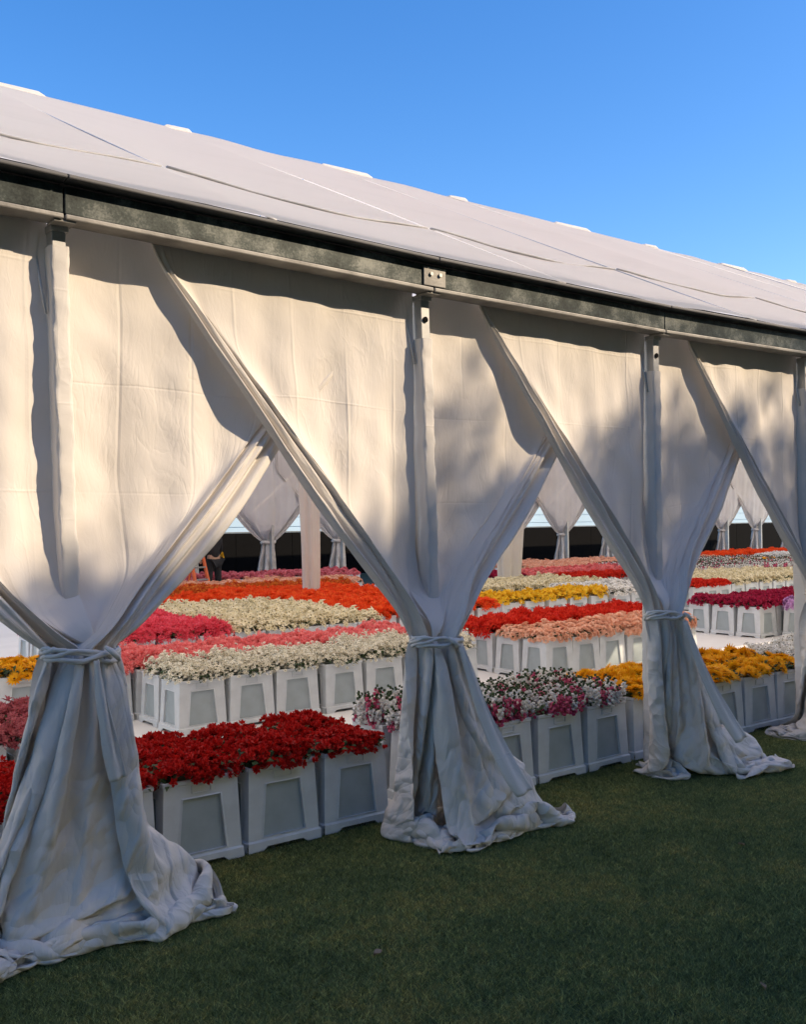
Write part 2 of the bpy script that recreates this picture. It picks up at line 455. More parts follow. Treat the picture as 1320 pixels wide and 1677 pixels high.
for i, (px, z_) in enumerate(zip(PX, ZB)):
    ln = LEAN[i]
    b = MB(); w, d = .031, .062
    lx = ln * 3.1
    b.hexa([(-w+lx,-d,0),(w+lx,-d,0),(w+lx,d,0),(-w+lx,d,0),(-w,-d,z_),(w,-d,z_),(w,d,z_),(-w,d,z_)])
    b.box(-w-.006, w+.012, -d-.010, d+.006, z_ - .035, z_ - .002)
    pst = b.obj('post', [M['alu_post']], tent, bevel=.004, loc=(px - TO.x, 4.465 - TO.y, 0))
    zt = z_ - (.10 if i == 1 else .255)
    obj('post_sleeve', wavy_sleeve('post_sleeve', w + .008, d + .008, .05, zt, i, ln, [M['sleeve']]), pst)
    hb = MB(); hb.tube([(0, -d - .002, z_ - .145), (0, -d - .008, z_ - .145)], .017, 14); hb.obj('bolt_hole', M['dark'], pst)  # black disc standing in for the shade inside the hole
    br = MB()
    if i == 2: br.box(-.075, .085, -.152, -.142, .030, .138)
    br.box(-.045, .055, -.140, -.036, -.012, -.001)
    bo = br.obj('bracket', [M['alu']], pst, bevel=.003, loc=(0, 0, z_))
    for bx in ((-.025, .04) if i == 2 else ()):
        q = MB(); q.tube([(bx, -.150, .097), (bx, -.163, .097)], .011, 8); q.obj('bolt', [M['bolt']], pst, loc=(0, 0, z_))
    ln_ = MB(); ln_.tube([(-.06, .03, z_ - .02), (-.075, .02, z_ - .12), (-.062, .0, z_ - .26), (-.045, -.02, z_ - .40)], .006, 6)
    ln_.obj('tie_cord', [M['seam_light']], pst, smooth=True)

# ------------------------------------------------------------------ curtains
# the cloth below the ties: measured rest shapes, second differences along the rows in half centimetres
SK = [
[(39,67,[
12,-1,-1,-1,-2,-1,-1,-1,-1,-1,-2,-1,-1,-1,-1,-1,-2,-1,-1,-1,-1,-1,-1,-2,-1,-1,-1,-1,-1,-2,-1,-1,-1,-1,-1,-2,-1,-1,-1,-8,2,4,-2,-2,-2,2,2,-4,1,2,7,-3,-1,-4,2,2,-4,6,-3,2,1,0,-4,3,2,2,-3,-4,3,-2,4,-3,-1,-1,1,5,-2,-3,-9,3,2,1,-3,0,-1,2,0,-2,4,-1,4,-3,0,-2,-1,2,-1,3,1,1,-2,0,-1,5,0,-2,-1,-1,1,0,0,-2,0,2,0,1,-1,-6,1,0,0,0,-2,2,0,1,0,0,1,2,-1,-1,-1,-1,1,1,1,1,1,-1,0,0,1,1,-1,-1,-1,1,0,0,-2,0,2,0,0,0,-7,-1,3,-1,2,0,0,0,1,-1,2,0,0,0,0,-1,0,0,-1,2,2,0,-1,0,0,0,1,0,0,-2,1,-1,0,0,-1,1,1,1,0,-5,2,-1,1,-1,2,-1,-1,-1,3,-1,0,0,1,-1,0,-1,2,-1,1,0,1,-1,0,2,0,-1,2,0,-1,-1,-3,3,-1,0,1,0,1,0,-3,0,-1,0,0,1,1,-1,-1,1,0,0,1,0,0,-1,0,0,1,1,0,-1,1,1,0,-1,1,0,0,-1,-1,0,0,1,-1,0,0,1,1,-3,0,0,-1,1,0,1,-1,-1,1,0,1,0,0,0,-1,1,-1,1,1,0,0,0,0,-1,1,1,1,-1,0,0,-2,0,0,1,0,0,1,0,-1,-1,-2,1,-1,2,0,0,0,-1,1,-1,0,1,-1,0,0,1,-1,1,1,0,0,-1,1,0,0,1,0,0,-2,0,-1,1,0,0,0,1,2,-2,-1,0,-1,0,1,0,0,0,0,-1,1,0,0,1,-1,0,1,0,1,-1,0,0,1,0,0,0,0,1,-1,0,0,0,-1,1,0,0,1,1,-2,-1,-1,0,0,1,1,-1,0,0,0,0,0,1,-1,1,0,0,1,0,0,0,0,0,-1,0,1,1,0,0,-1,0,-1,0,1,0,0,1,1,-3,0,-1,-1,1,1,-1,1,1,-2,1,-1,1,0,1,-1,0,1,0,0,1,0,0,-1,0,0,1,1,0,0,-1,-1,1,0,-1,1,1,-1,2,-2,-1,-1,0,0,0,1,0,-1,1,-1,1,0,0,0,1,0,0,0,1,0,-1,1,0,-1,0,0,2,0,-1,1,-1,-1,0,1,0,0,1,1,-3,-1,0,-1,1,1,0,0,0,0,-1,0,1,0,1,0,-1,1,1,-1,1,-1,1,-1,0,0,1,0,1,0,-1,0,0,0,0,0,0,1,0,-4,1,-1,0,0,0,1,0,0,-1,1,-1,1,0,0,1,0,0,-1,1,-1,2,0,0,-1,0,0,1,1,0,0,-1,0,0,0,1,0,-1,2,-4,0,0,-1,2,0,0,0,0,0,0,0,0,0,0,0,0,1,1,-1,-1,3,-1,1,-2,0,0,2,0,0,-1,1,-1,0,1,-1,1,0,1,-4,0,-1,1,1,0,0,0,0,0,-1,1,0,0,0,1,-1,1,-1,0,0,2,1,-1,0,-1,1,0,1,0,0,-1,0,-1,1,0,0,1,0,-3,0,-1,0,1,0,1,-1,0,0,0,-1,0,1,0,-1,2,-2,1,0,1,-1,4,-1,-2,0,0,1,1,0,0,0,-1,0,0,1,0,0,1,-2,-2,1,-1,1,0,1,-1,0,1,-1,0,0,0,0,0,1,0,0,-1,-1,2,2,0,-1,0,0,0,1,-1,0,1,0,0,0,-1,1,0,0,-3,1,-2,1,1,1,-1,0,0,-1,0,0,0,0,0,0,0,1,-1,0,1,-1,2,1,0,-1,1,0,0,0,0,-1,0,0,0,1,-1,1,1,-1,-2,-1,1,2,0,-1,-1,0,1,0,0,-1,-1,1,0,0,0,0,1,0,-1,1,2,-1,1,-1,0,0,1,0,0,-1,1,0,0,0,0,0,-2,0,-1,1,0,1,0,-2,1,0,-1,0,0,-1,1,1,-1,1,0,0,0,0,1,1,0,0,0,0,0,1,-1,0,0,-1,0,0,1,0,0,-1,0,-2,1,1,1,-2,0,0,0,0,-1,0,0,-1,3,1,-2,-1,0,1,0,0,2,1,-1,0,-1,1,0,0,-1,0,1,0,0,0,0,0,0,-2,0,0,0,0,1,-2,0,1,0,-1,-1,0,1,0,1,1,-1,-1,0,0,0,2,0,2,-1,1,0,-1,0,0,0,-1,1,0,0,1,-1,0,-3,2,0,-1,0,0,0,0,1,-1,-2,0,1,0,0,3,-1,-2,0,0,0,0,2,1,-1,1,0,0,0,0,0,0,0,0,0,0,0,1,0,-2,1,0,-2,-1,1,1,-1,1,1,-2,-1,0,1,-1,1,-1,2,-1,0,0,0,1,1,1,-1,1,0,1,0,-1,-1,1,-1,1,0,0,0,-1,2,1,1,-4,-4,-1,4,0,-1,0,0,-3,4,1,-2,-3,1,2,1,-2,0,0,2,1,0,1,0,0,0,0,0,0,-1,1,0,0,0,0,-1,6,0,-1,1,-5,-6,0,5,-3,-3,0,0,0,3,3,-3,-1,0,0,1,-1,1,1,3,-1,0,1,1,0,-1,0,0,0,0,-1,1,0,0,-2,2,5,-1,1,-1,-6,-4,-1,0,0,0,-1,0,1,2,3,-1,-1,-2,0,2,0,2,1,1,0,0,0,0,1,0,-1,0,-1,1,-1,0,1,-2,3,2,6,-7,-2,0,-1,-4,-1,-1,-1,0,0,1,-1,2,2,-1,-1,1,1,0,0,4,-1,0,0,1,1,-1,0,0,0,0,0,0,0,-1,-4,0,0,2,3,-2,2,1,-3,-3,-2,0,-1,-1,0,1,0,-1,1,2,1,1,0,0,2,2,-1,-1,0,1,1,0,-1,0,0,0,0,0,0,3,0,-3,
-5,3,4,-1,0,3,-2,-1,-3,-3,0,-2,0,-1,1,2,2,1,-2,0,0,0,1,1,0,0,2,1,-1,1,-1,-1,0,0,1,0,4,-5,-4,-3,4,5,0,0,1,3,2,-1,0,-5,-1,-2,-2,0,2,0,-1,2,-1,0,0,-2,0,-1,1,2,3,0,0,0,-1,0,0,-1,1,-2,-3,-1,-1,0,4,6,-2,-1,6,1,0,-2,-1,-3,2,-2,-3,-2,1,0,0,0,0,-1,1,0,1,-3,0,4,3,-1,0,-1,-1,1,0,-1,-7,1,0,-1,1,-1,6,4,-2,2,2,0,1,0,0,0,0,0,-5,-4,0,0,0,0,1,1,-2,0,2,-3,-2,4,3,0,-1,0,-1,0,1,-5,-1,-1,2,0,1,0,5,1,2,2,0,0,2,-1,-1,0,1,-1,-2,-5,-2,1,0,-1,0,2,-5,1,1,-1,0,3,3,0,0,-1,0,-1,-5,-1,0,1,2,-2,-2,3,10,-2,1,0,1,-2,3,-2,3,-1,0,-2,-1,-5,-3,1,0,1,-1,-2,-1,1,1,-2,1,3,3,-1,1,-1,-1,-6,-1,3,0,1,2,3,3,2,-1,-1,0,0,-1,1,1,-1,0,1,1,-1,0,-3,-5,1,-2,-1,0,-2,1,0,0,0,1,2,0,-1,1,-1,-8,4,4,3,-1,2,0,0,1,1,-1,1,-4,2,0,1,1,1,-1,1,0,-1,0,-1,-5,-2,-2,-1,-1,0,0,1,-1,1,-1,0,1,0,0,-3,4,0,4,-2,-4,-1,-2,-2,1,4,3,2,3,0,-1,1,-1,0,0,-2,0,0,2,0,-4,-4,-2,0,-2,1,1,0,-2,1,1,0,-1,0,2,1,2,0,0,-6,-4,0,0,-2,2,4,6,3,-1,-3,-2,-2,1,0,-1,0,1,-1,2,2,-1,-5,-2,-1,2,-1,0,-2,1,0,0,-1,1,3,2,1,0,-4,-2,-6,1,1,0,-2,4,7,2,-4,4,-1,1,-6,-3,2,1,-2,0,1,2,2,0,-3,-3,-2,-1,0,0,0,0,0,0,0,7,-2,1,-1,-5,-3,-1,-2,0,0,1,0,1,-1,4,-3,3,-3,4,1,2,0,0,-1,0,0,1,2,-2,-2,-5,1,-1,1,-2,1,-1,-1,-1,8,-3,-1,-5,-2,0,0,-3,-1,2,1,1,-2,-1,2,0,-1,2,-2,1,0,1,2,2,0,0,2,1,1,0,-2,-4,-2,-1,-1,-1,0,1,0,8,0,-6,-6,-1,2,-2,-2,0,2,0,-1,0,-1,-1,2,0,1,0,-2,1,1,5,0,1,1,1,1,0,-1,0,-2,-2,-2,0,-2,-1,1,-1,8,-4,-5,-1,0,-2,1,-3,0,-1,1,0,-3,1,1,0,0,1,2,5,-2,2,-6,3,1,2,2,1,-1,1,-1,0,0,-3,-3,-2,0,-1,1,1,-4,-1,2,0,1,1,-3,-2,0,0,1,3,1,-1,-2,-2,-1,1,-1,3,-1,1,-1,0,-1,2,7,0,-1,1,0,-1,2,-4,-5,-1,0,-1,-2,0,0,1,0,1,0,0,0,1,-1,0,3,3,0,-1,-1,0,-1,-6,-1,-1,3,-1,-1,-1,-1,5,5,1,-1,0,0,1,-2,-5,-2,-2,0,-3,1,0,0,1,-1,-1,3,2,-3,-2,0,1,2,2,3,0,1,-1,1,-4,-3,-4,2,1,-1,-2,0,7,1,1,0,1,-2,1,-2,-5,-2,-1,-1,0,-1,0,2,0,0,5,1,-1,-6,-3,-1,-2,-1,2,4,0,4,2,-1,0,-2,-5,0,-2,1,0,2,4,1,1,-1,0,1,0,-3,-4,-2,0,-2,2,-2,2,0,1,4,-2,-2,-4,-1,-3,-2,4,-1,-1,2,1,2,5,0,0,-3,-6,1,-1,-1,1,2,4,0,1,0,-1,2,3,-2,-6,-2,1,0,1,-1,0,1,2,0,-4,1,-1,-5,0,-1,1,0,1,-1,0,-1,1,2,3,-1,-1,-2,0,0,2,1,2,1,1,0,1,3,1,0,-1,-1,1,2,-3,1,1,0,-1,-2,3,-5,-2,-1,0,2,2,0,-2,0,0,-1,1,0,3,-1,1,-3,0,1,0,1,3,1,0,2,1,2,1,0,0,-2,1,0,-1,0,-2,-2,3,0,0,3,-6,-1,0,1,0,3,-3,0,0,-1,2,-1,1,-1,0,-1,1,1,2,2,-1,1,3,0,1,3,-2,1,0,-2,3,0,-2,-4,3,4,1,-1,-4,1,-3,-2,-1,1,0,2,0,0,-1,-1,1,-1,0,1,-1,1,1,1,1,2,1,-3,2,3,2,-1,1,1,-1,-1,0,1,0,2,1,-1,3,0,1,-4,-1,-3,-3,1,-2,1,1,-1,-2,1,-1,1,-1,0,0,1,1,-1,3,2,4,0,0,0,-1,1,-2,-1,1,3,3,2,-1,1,1,-2,-2,-5,6,3,-4,-3,-3,2,-4,-1,2,0,-3,2,-1,0,0,0,1,0,0,1,2,4,1,0,0,-3,2,3,0,-1,2,4,-2,-2,1,0,-3,-3,3,1,2,3,-4,-2,-1,0,-2,-4,0,0,0,-1,0,0,0,0,1,0,0,2,0,1,1,2,-5,1,4,2,3,2,0,-1,-1,-5,-1,-3,4,1,0,1,3,2,-4,0,1,0,-4,-4,-2,-1,1,-1,0,1,0,1,1,-1,0,1,-1,0,0,-6,0,4,7,3,1,-1,0,-3,1,-6,1,0,-1,0,1,2,3,-4,-4,0,1,3,-3,-1,-3,-2,1,1,-1,0,0,1,2,-1,-1,0,0,-1,2,0,4,2,1,-1,1,-2,0,-7,2,4,-1,-2,-1,-2,2,2,1,-2,-3,-2,1,3,-1,0,-1,-1,-1,-4,0,1,0,0,0,-1,1,0,1,6,-1,-1,1,2,1,-1,0,-1,-1,0,-4,0,-1,-2,3,
-2,-2,5,6,-2,-3,-2,-1,3,1,0,-4,-4,-1,-2,6,1,-3,1,-3,0,0,-1,3,4,-1,0,1,2,-2,-4,-1,2,-1,0,-2,1,-3,-1,-1,-1,1,4,2,-1,-1,3,-1,0,-3,-2,-2,0,0,1,5,0,-2,-1,-5,1,0,1,3,2,0,0,2,-1,1,0,-2,1,-1,-2,-2,-4,-1,-2,-1,2,3,4,1,2,-3,1,-5,-2,-1,0,0,1,-1,4,4,1,0,-8,-3,2,5,1,-1,2,-1,0,0,1,-1,1,-3,0,1,0,-1,-8,-1,1,4,0,3,3,-2,0,-5,-1,-1,0,1,1,-1,-1,-3,5,1,2,1,-7,-2,4,0,0,-3,1,2,2,-2,0,0,-1,0,1,1,0,-5,-4,1,2,1,1,5,-1,-2,-2,0,1,1,-2,-3,0,-1,-2,3,3,0,1,-3,-5,5,-1,-1,-2,-2,0,6,0,-3,0,1,-1,3,-2,-2,-1,-3,2,0,0,-2,5,4,-2,-1,-3,0,-1,0,0,2,-2,0,-3,3,3,1,-2,-4,-7,-1,1,2,3,4,1,0,-2,-4,-3,-3,-1,1,2,3,3,2,1,0,1,1,2,3,2,2,0,-2,-3,-4,-4,-4,-3,-1,0,1,2,1,1,2,-3,-1,1,-2,0,4,2,0,-2,-1,0,-5,3,-1,0,1,2,1,-5,5,1,3,-5,-3,4,2,-2,2,-2,0,-2,1,-3,2,3,0,2,-1,-1,1,0,-3,0,1,2,1,1,-1,-2,1,-1,-3,1,2,1,1,-1,-1,0,3,1,-1,-1,-3,2,2,0,0,-1,0,-1,-1,1,2,-1,2,1,-2,3,-1,-3,2,1,-1,2,0,-2,1,-1,0,-2,1,0,1,2,0,-1,1,0,0,0,-2,0,1,3,-1,0,-1,-1,-1,1,0,1,1,1,0,0,2,-3,-1,-1,1,0,2,-1,2,-1,-1,0,-1,0,1,0,0,1,1,0,1,-2,1,0,-3,2,2,0,0,-1,0,-2,1,1,0,1,0,1,2,-2,0,-1,0,-1,2,0,1,0,0,-1,0,-1,-1,0,1,0,1,1,-2,2,0,-1,-1,0,0,2,1,-1,0,0,-1,0,1,-1,1,1,2,2,-3,0,0,0,0,0,1,-1,1,0,0,0,-1,0,0,0,0,1,1,0,-1,1,0,-1,0,0,1,0,1,0,-1,0,0,1,-1,1,0,0,1,-1,-1,0,0,1,0,-1,2,-2,1,0,1,-1,-1,0,0,1,0,0,1,0,-1,0,-1,1,-1,0,1,1,0,0,0,0,0,0,0,1,1,2,-2,-1,0,1,-1,0,0,1,0,0,1,-1,0,0,-1,0,0,1,1,-1,1,0,-1,1,-1,-1,1,1,0,0,1,-1,1,0,0,0,-1,1,0,0,-1,0,1,1,-1,0,-1,1,-1,1,0,0,-1,0,1,-1,1,1,0,-1,0,0,0,-1,1,-1,1,1,0,0,1,-1,0,0,1,-1,1,1,-2,1,0,0,-1,0,1,0,-1,1,0,0,0,0,0,-1,1,0,1,1,-2,1,0,-1,-1,0,1,1,0,0,1,-1,1,0,0,-1,0,0,-1,1,-1,0,1,-1,1,-1,1,0,0,0,0,0,0,0,0,0,-1,2,-1,0,0,-1,1,0,-1,0,1,1,1,-1,1,-1,0,0,1,0,0,0,-1,0,1,0,0,-1,1,-1,1,-1,1,0,0,-1,1,0,0,0,1,0,-2,1,0,-1,1,0,0,0,1,0,1,-1,1,0,0,-1,0,0,-1,0,0,0,1,0,0,-1,1,-1,0,0,1,-1,1,0,1,-1,0,2,-1,-2,0,1,0,0,-1,0,1,1,0,0,1,0,0,-1,0,0,-1,-1,0,0,1,1,0,-1,0,-1,1,-1,1,0,0,0,1,-1,0,1,0,1,-2,-2,1,0,1,0,0,0,0,1,1,-1,1,0,0,-1,0,0,-1,0,0,1,0,1,0,-1,-1,0,1,-1,1,-1,1,0,0,0,0,0,1,1,-4,2,0,0,0,0,0,1,1,-1,1,-1,1,0,0,-1,-1,0,0,-1,2,0,1,-1,-1,0,0,-1,0,0,1,0,1,0,-1,0,0,0,2,-4,1,0,2,-1,-1,2,0,0,0,0,1,0,-1,0,0,0,-1,0,1,0,1,-1,1,1,-2,0,-1,1,-1,0,2,-1,0,1,0,0,1,1,-2,-1,1,-1,0,0,0,1,0,0,1,0,0,0,-1,0,-1,-1,0,0,3,-1,1,-2,0,0,-1,1,-1,0,1,0,0,0,1,0,0,0,0,1,-2,0,0,-1,1,0,0,1,0,1,0,-1,1,0,-1,-1,0,-1,1,1,0,-1,1,0,-1,0,0,-1,0,0,1,0,2,-1,0,0,-1,1,0,-1,1,-2,2,-1,0,1,0,1,-1,1,0,-1,0,0,0,-1,1,1,1,-1,0,0,-1,0,0,0,-2,1,1,0,0,0,0,0,0,0,1,1,-1,0,-1,0,0,0,1,1,-1,0,1,0,0,-1,0,-1,-1,0,1,2,0,-1,1,-1,0,-1,-1,0,0,0,1,0,0,0,1,0,-1,0,2,-1,-1,0,0,0,1,0,0,1,0,-1,1,0,-1,0,-1,-2,1,3,-1,0,-1,0,0,-1,1,0,-1,-1,1,0,2,-1,0,0,0,-1,1,2,-1,0,-1,0,0,0,1,0,0,1,0,0,-1,1,-1,0,-3,1,4,1,-1,0,-1,0,-1,0,0,-1,0,0,1,-1,1,0,1,0,-1,1,1,0,-1,0,-1,1,-1,0,1,1,-1,1,-1,1,-1,0,-1,-4,3,2,1,1,-1,0,-3,2,0,-1,-1,0,1,0,0,-1,1,0,1,0,-1,1,1,-1,0,0,-1,1,0,0,1,0,0,0,-1,0,-1,0,-5,5,2,0,1,2,-1,-4,-1,1,1,0,-2,2,0,
0,-1,0,0,0,0,0,2,-1,0,0,0,0,-1,1,0,1,1,-1,0,0,0,-1,0,0,3,0,0,0,2,0,-4,0,-1,0,0,0,1,1,-1,0,0,-2,1,2,-1,-1,2,0,0,0,-1,0,0,0,1,0,1,-1,0,-1,0,0,6,-1,-2,0,0,0,0,0,-3,0,-1,2,0,-1,0,1,1,-1,1,0,0,0,-1,1,-1,1,-1,0,0,0,1,-1,2,-1,1,-2,0,0,-1,7,0,-2,-2,0,-1,-3,3,0,0,2,-2,0,-1,0,-1,0,1,0,1,0,0,-2,1,1,-1,0,0,0,0,0,1,1,0,-1,0,-1,0,0,7,-1,0,-2,-3,-6,-2,3,4,2,0,0,0,0,0,-1,0,0,0,1,-1,-3,-1,2,3,0,-1,0,0,1,0,0,1,0,-1,0,-1,0,0,2,1,1,-3,-7,-2,0,0,2,5,2,1,2,-3,0,1,-1,0,1,-3,-3,-1,1,3,6,-1,-2,-1,1,0,0,1,0,0,0,-1,0,-1,0,-8,1,1,2,-2,-1,-1,1,0,0,3,2,4,-2,-1,1,0,0,-2,-3,-1,0,2,0,0,2,1,1,0,2,1,1,1,0,-3,-1,0,0,0,-6,0,0,3,-2,-3,0,-1,2,1,4,-1,-1,1,0,1,1,-1,-4,1,0,0,0,-1,-1,3,3,2,0,0,4,0,-1,0,-1,-1,0,-1,1,-7,2,2,-2,1,-1,-2,-1,-1,5,-1,3,-2,1,0,-1,0,1,4,0,1,1,-1,0,1,0,-3,0,-1,1,3,2,1,0,-1,0,-1,-1,-1,-5,1,-1,-1,1,0,-1,-2,1,-1,3,0,1,1,0,0,1,-2,3,5,2,0,1,-1,1,-1,0,-5,0,-2,-1,5,3,-1,0,0,0,-1,-2,-3,-2,1,1,-2,1,-1,-1,-1,0,1,0,1,3,-2,1,-1,2,0,1,4,3,-1,2,-1,0,0,-5,-1,0,-1,-2,5,4,0,0,-1,-1,-1,-4,0,-1,0,1,0,0,0,-2,0,0,1,2,-2,2,0,0,2,-2,0,1,4,4,-1,2,-1,0,-4,-4,1,-1,-1,0,4,3,2,0,-1,-1,-5,0,-1,1,4,4,3,0,-2,-7,-2,-1,-1,3,2,0,0,-2,1,0,0,0,4,4,-1,2,-1,0,-6,-1,0,0,-1,1,3,0,2,-1,1,-5,0,0,0,8,3,-2,2,0,-3,-7,-1,1,2,0,0,-1,1,0,-2,1,-1,-1,4,4,4,-2,-1,-3,-4,3,-1,-2,0,2,-2,-1,2,5,-5,-1,0,-1,1,2,2,-2,1,-1,-1,-1,0,4,0,-3,1,1,-1,0,0,0,1,-2,1,3,5,1,-1,-5,-1,2,-1,-1,-1,0,0,2,5,-6,0,0,1,-3,0,3,0,0,1,0,1,0,1,-1,0,0,-1,1,1,-1,-1,-1,2,0,-1,1,5,1,-3,-2,1,2,-2,-2,0,0,5,0,-5,-1,0,0,0,-2,2,0,0,1,1,-1,3,-1,-1,2,0,0,0,-2,-1,2,1,-1,-1,-1,0,-1,4,1,0,-3,1,0,0,-1,2,3,1,0,-5,-1,0,-2,1,1,1,-2,2,0,2,0,0,2,-1,1,-3,-1,2,1,-1,0,-3,-1,0,1,1,1,2,-1,0,-1,2,-1,0,2,2,0,1,-4,-3,-1,1,1,0,1,0,-1,0,1,1,0,1,1,-1,2,-2,0,0,1,-2,-2,-1,-1,1,1,1,0,-3,1,1,0,1,2,4,-1,0,-1,-3,-3,0,0,1,0,2,0,-2,0,1,3,1,-2,1,1,-1,3,-1,0,-2,-4,0,0,-1,3,4,-1,2,1,-4,-3,-1,1,4,4,-2,-1,0,2,-3,-4,-1,-2,1,3,2,1,1,0,-1,-2,1,0,0,2,-1,0,-1,-2,1,0,0,0,-2,0,2,2,-1,1,0,-4,3,5,-4,2,-1,3,2,1,-1,-3,0,-1,-1,2,-1,-1,-1,-2,1,0,0,-1,0,3,0,1,1,2,1,-1,0,-3,-1,1,2,1,-2,-2,-1,-1,1,2,0,-1,6,0,2,-1,0,0,0,-2,-2,2,-1,-1,-3,-1,0,-1,1,0,-1,2,1,2,0,1,1,-1,0,2,0,-2,1,0,0,-1,-4,-3,2,1,0,5,2,1,0,-1,-2,-1,2,0,-3,-1,3,1,-6,-2,1,-1,1,0,-1,0,1,3,0,0,2,1,1,-1,-2,-1,3,-1,0,-3,-3,-1,2,1,7,1,0,0,1,-1,-2,1,-1,0,1,0,-3,-6,0,0,1,-2,0,1,1,-1,1,2,1,2,0,0,1,-5,-2,0,1,2,-2,-2,0,-1,4,9,-2,0,1,0,0,-1,-2,1,1,-1,-4,0,0,-3,0,0,0,-1,0,-2,1,-1,3,3,1,0,0,1,-3,-6,-1,3,1,1,2,-1,-1,-1,7,1,1,-1,0,0,-1,-1,1,0,0,0,-6,1,-1,-2,0,0,1,0,-1,-1,0,-2,2,1,3,1,1,2,-3,-7,-3,2,4,2,0,-1,-1,6,1,0,1,1,-1,1,-1,1,-1,-1,-3,0,-3,-1,-1,0,1,-2,1,1,0,-1,1,-2,0,1,2,1,2,0,-2,-6,-2,2,1,1,0,1,8,-1,0,1,0,0,-1,0,-3,1,0,-1,0,0,-2,-2,-1,0,2,-3,0,1,2,-1,-1,-1,1,0,3,2,0,-1,-4,-4,-1,2,0,2,0,7,1,0,0,0,0,-1,-3,-1,0,-1,3,0,2,-1,-4,-2,-1,0,1,0,-1,-2,1,1,0,0,1,0,3,1,0,-1,-5,-3,1,0,-1,1,8,-1,1,1,-1,0,0,-1,-2,-1,1,-3,3,-3,-4,-1,1,1,0,0,2,0,-1,-1,0,0,0,0,0,3,0,0,2,-3,-4,-2,0,1,
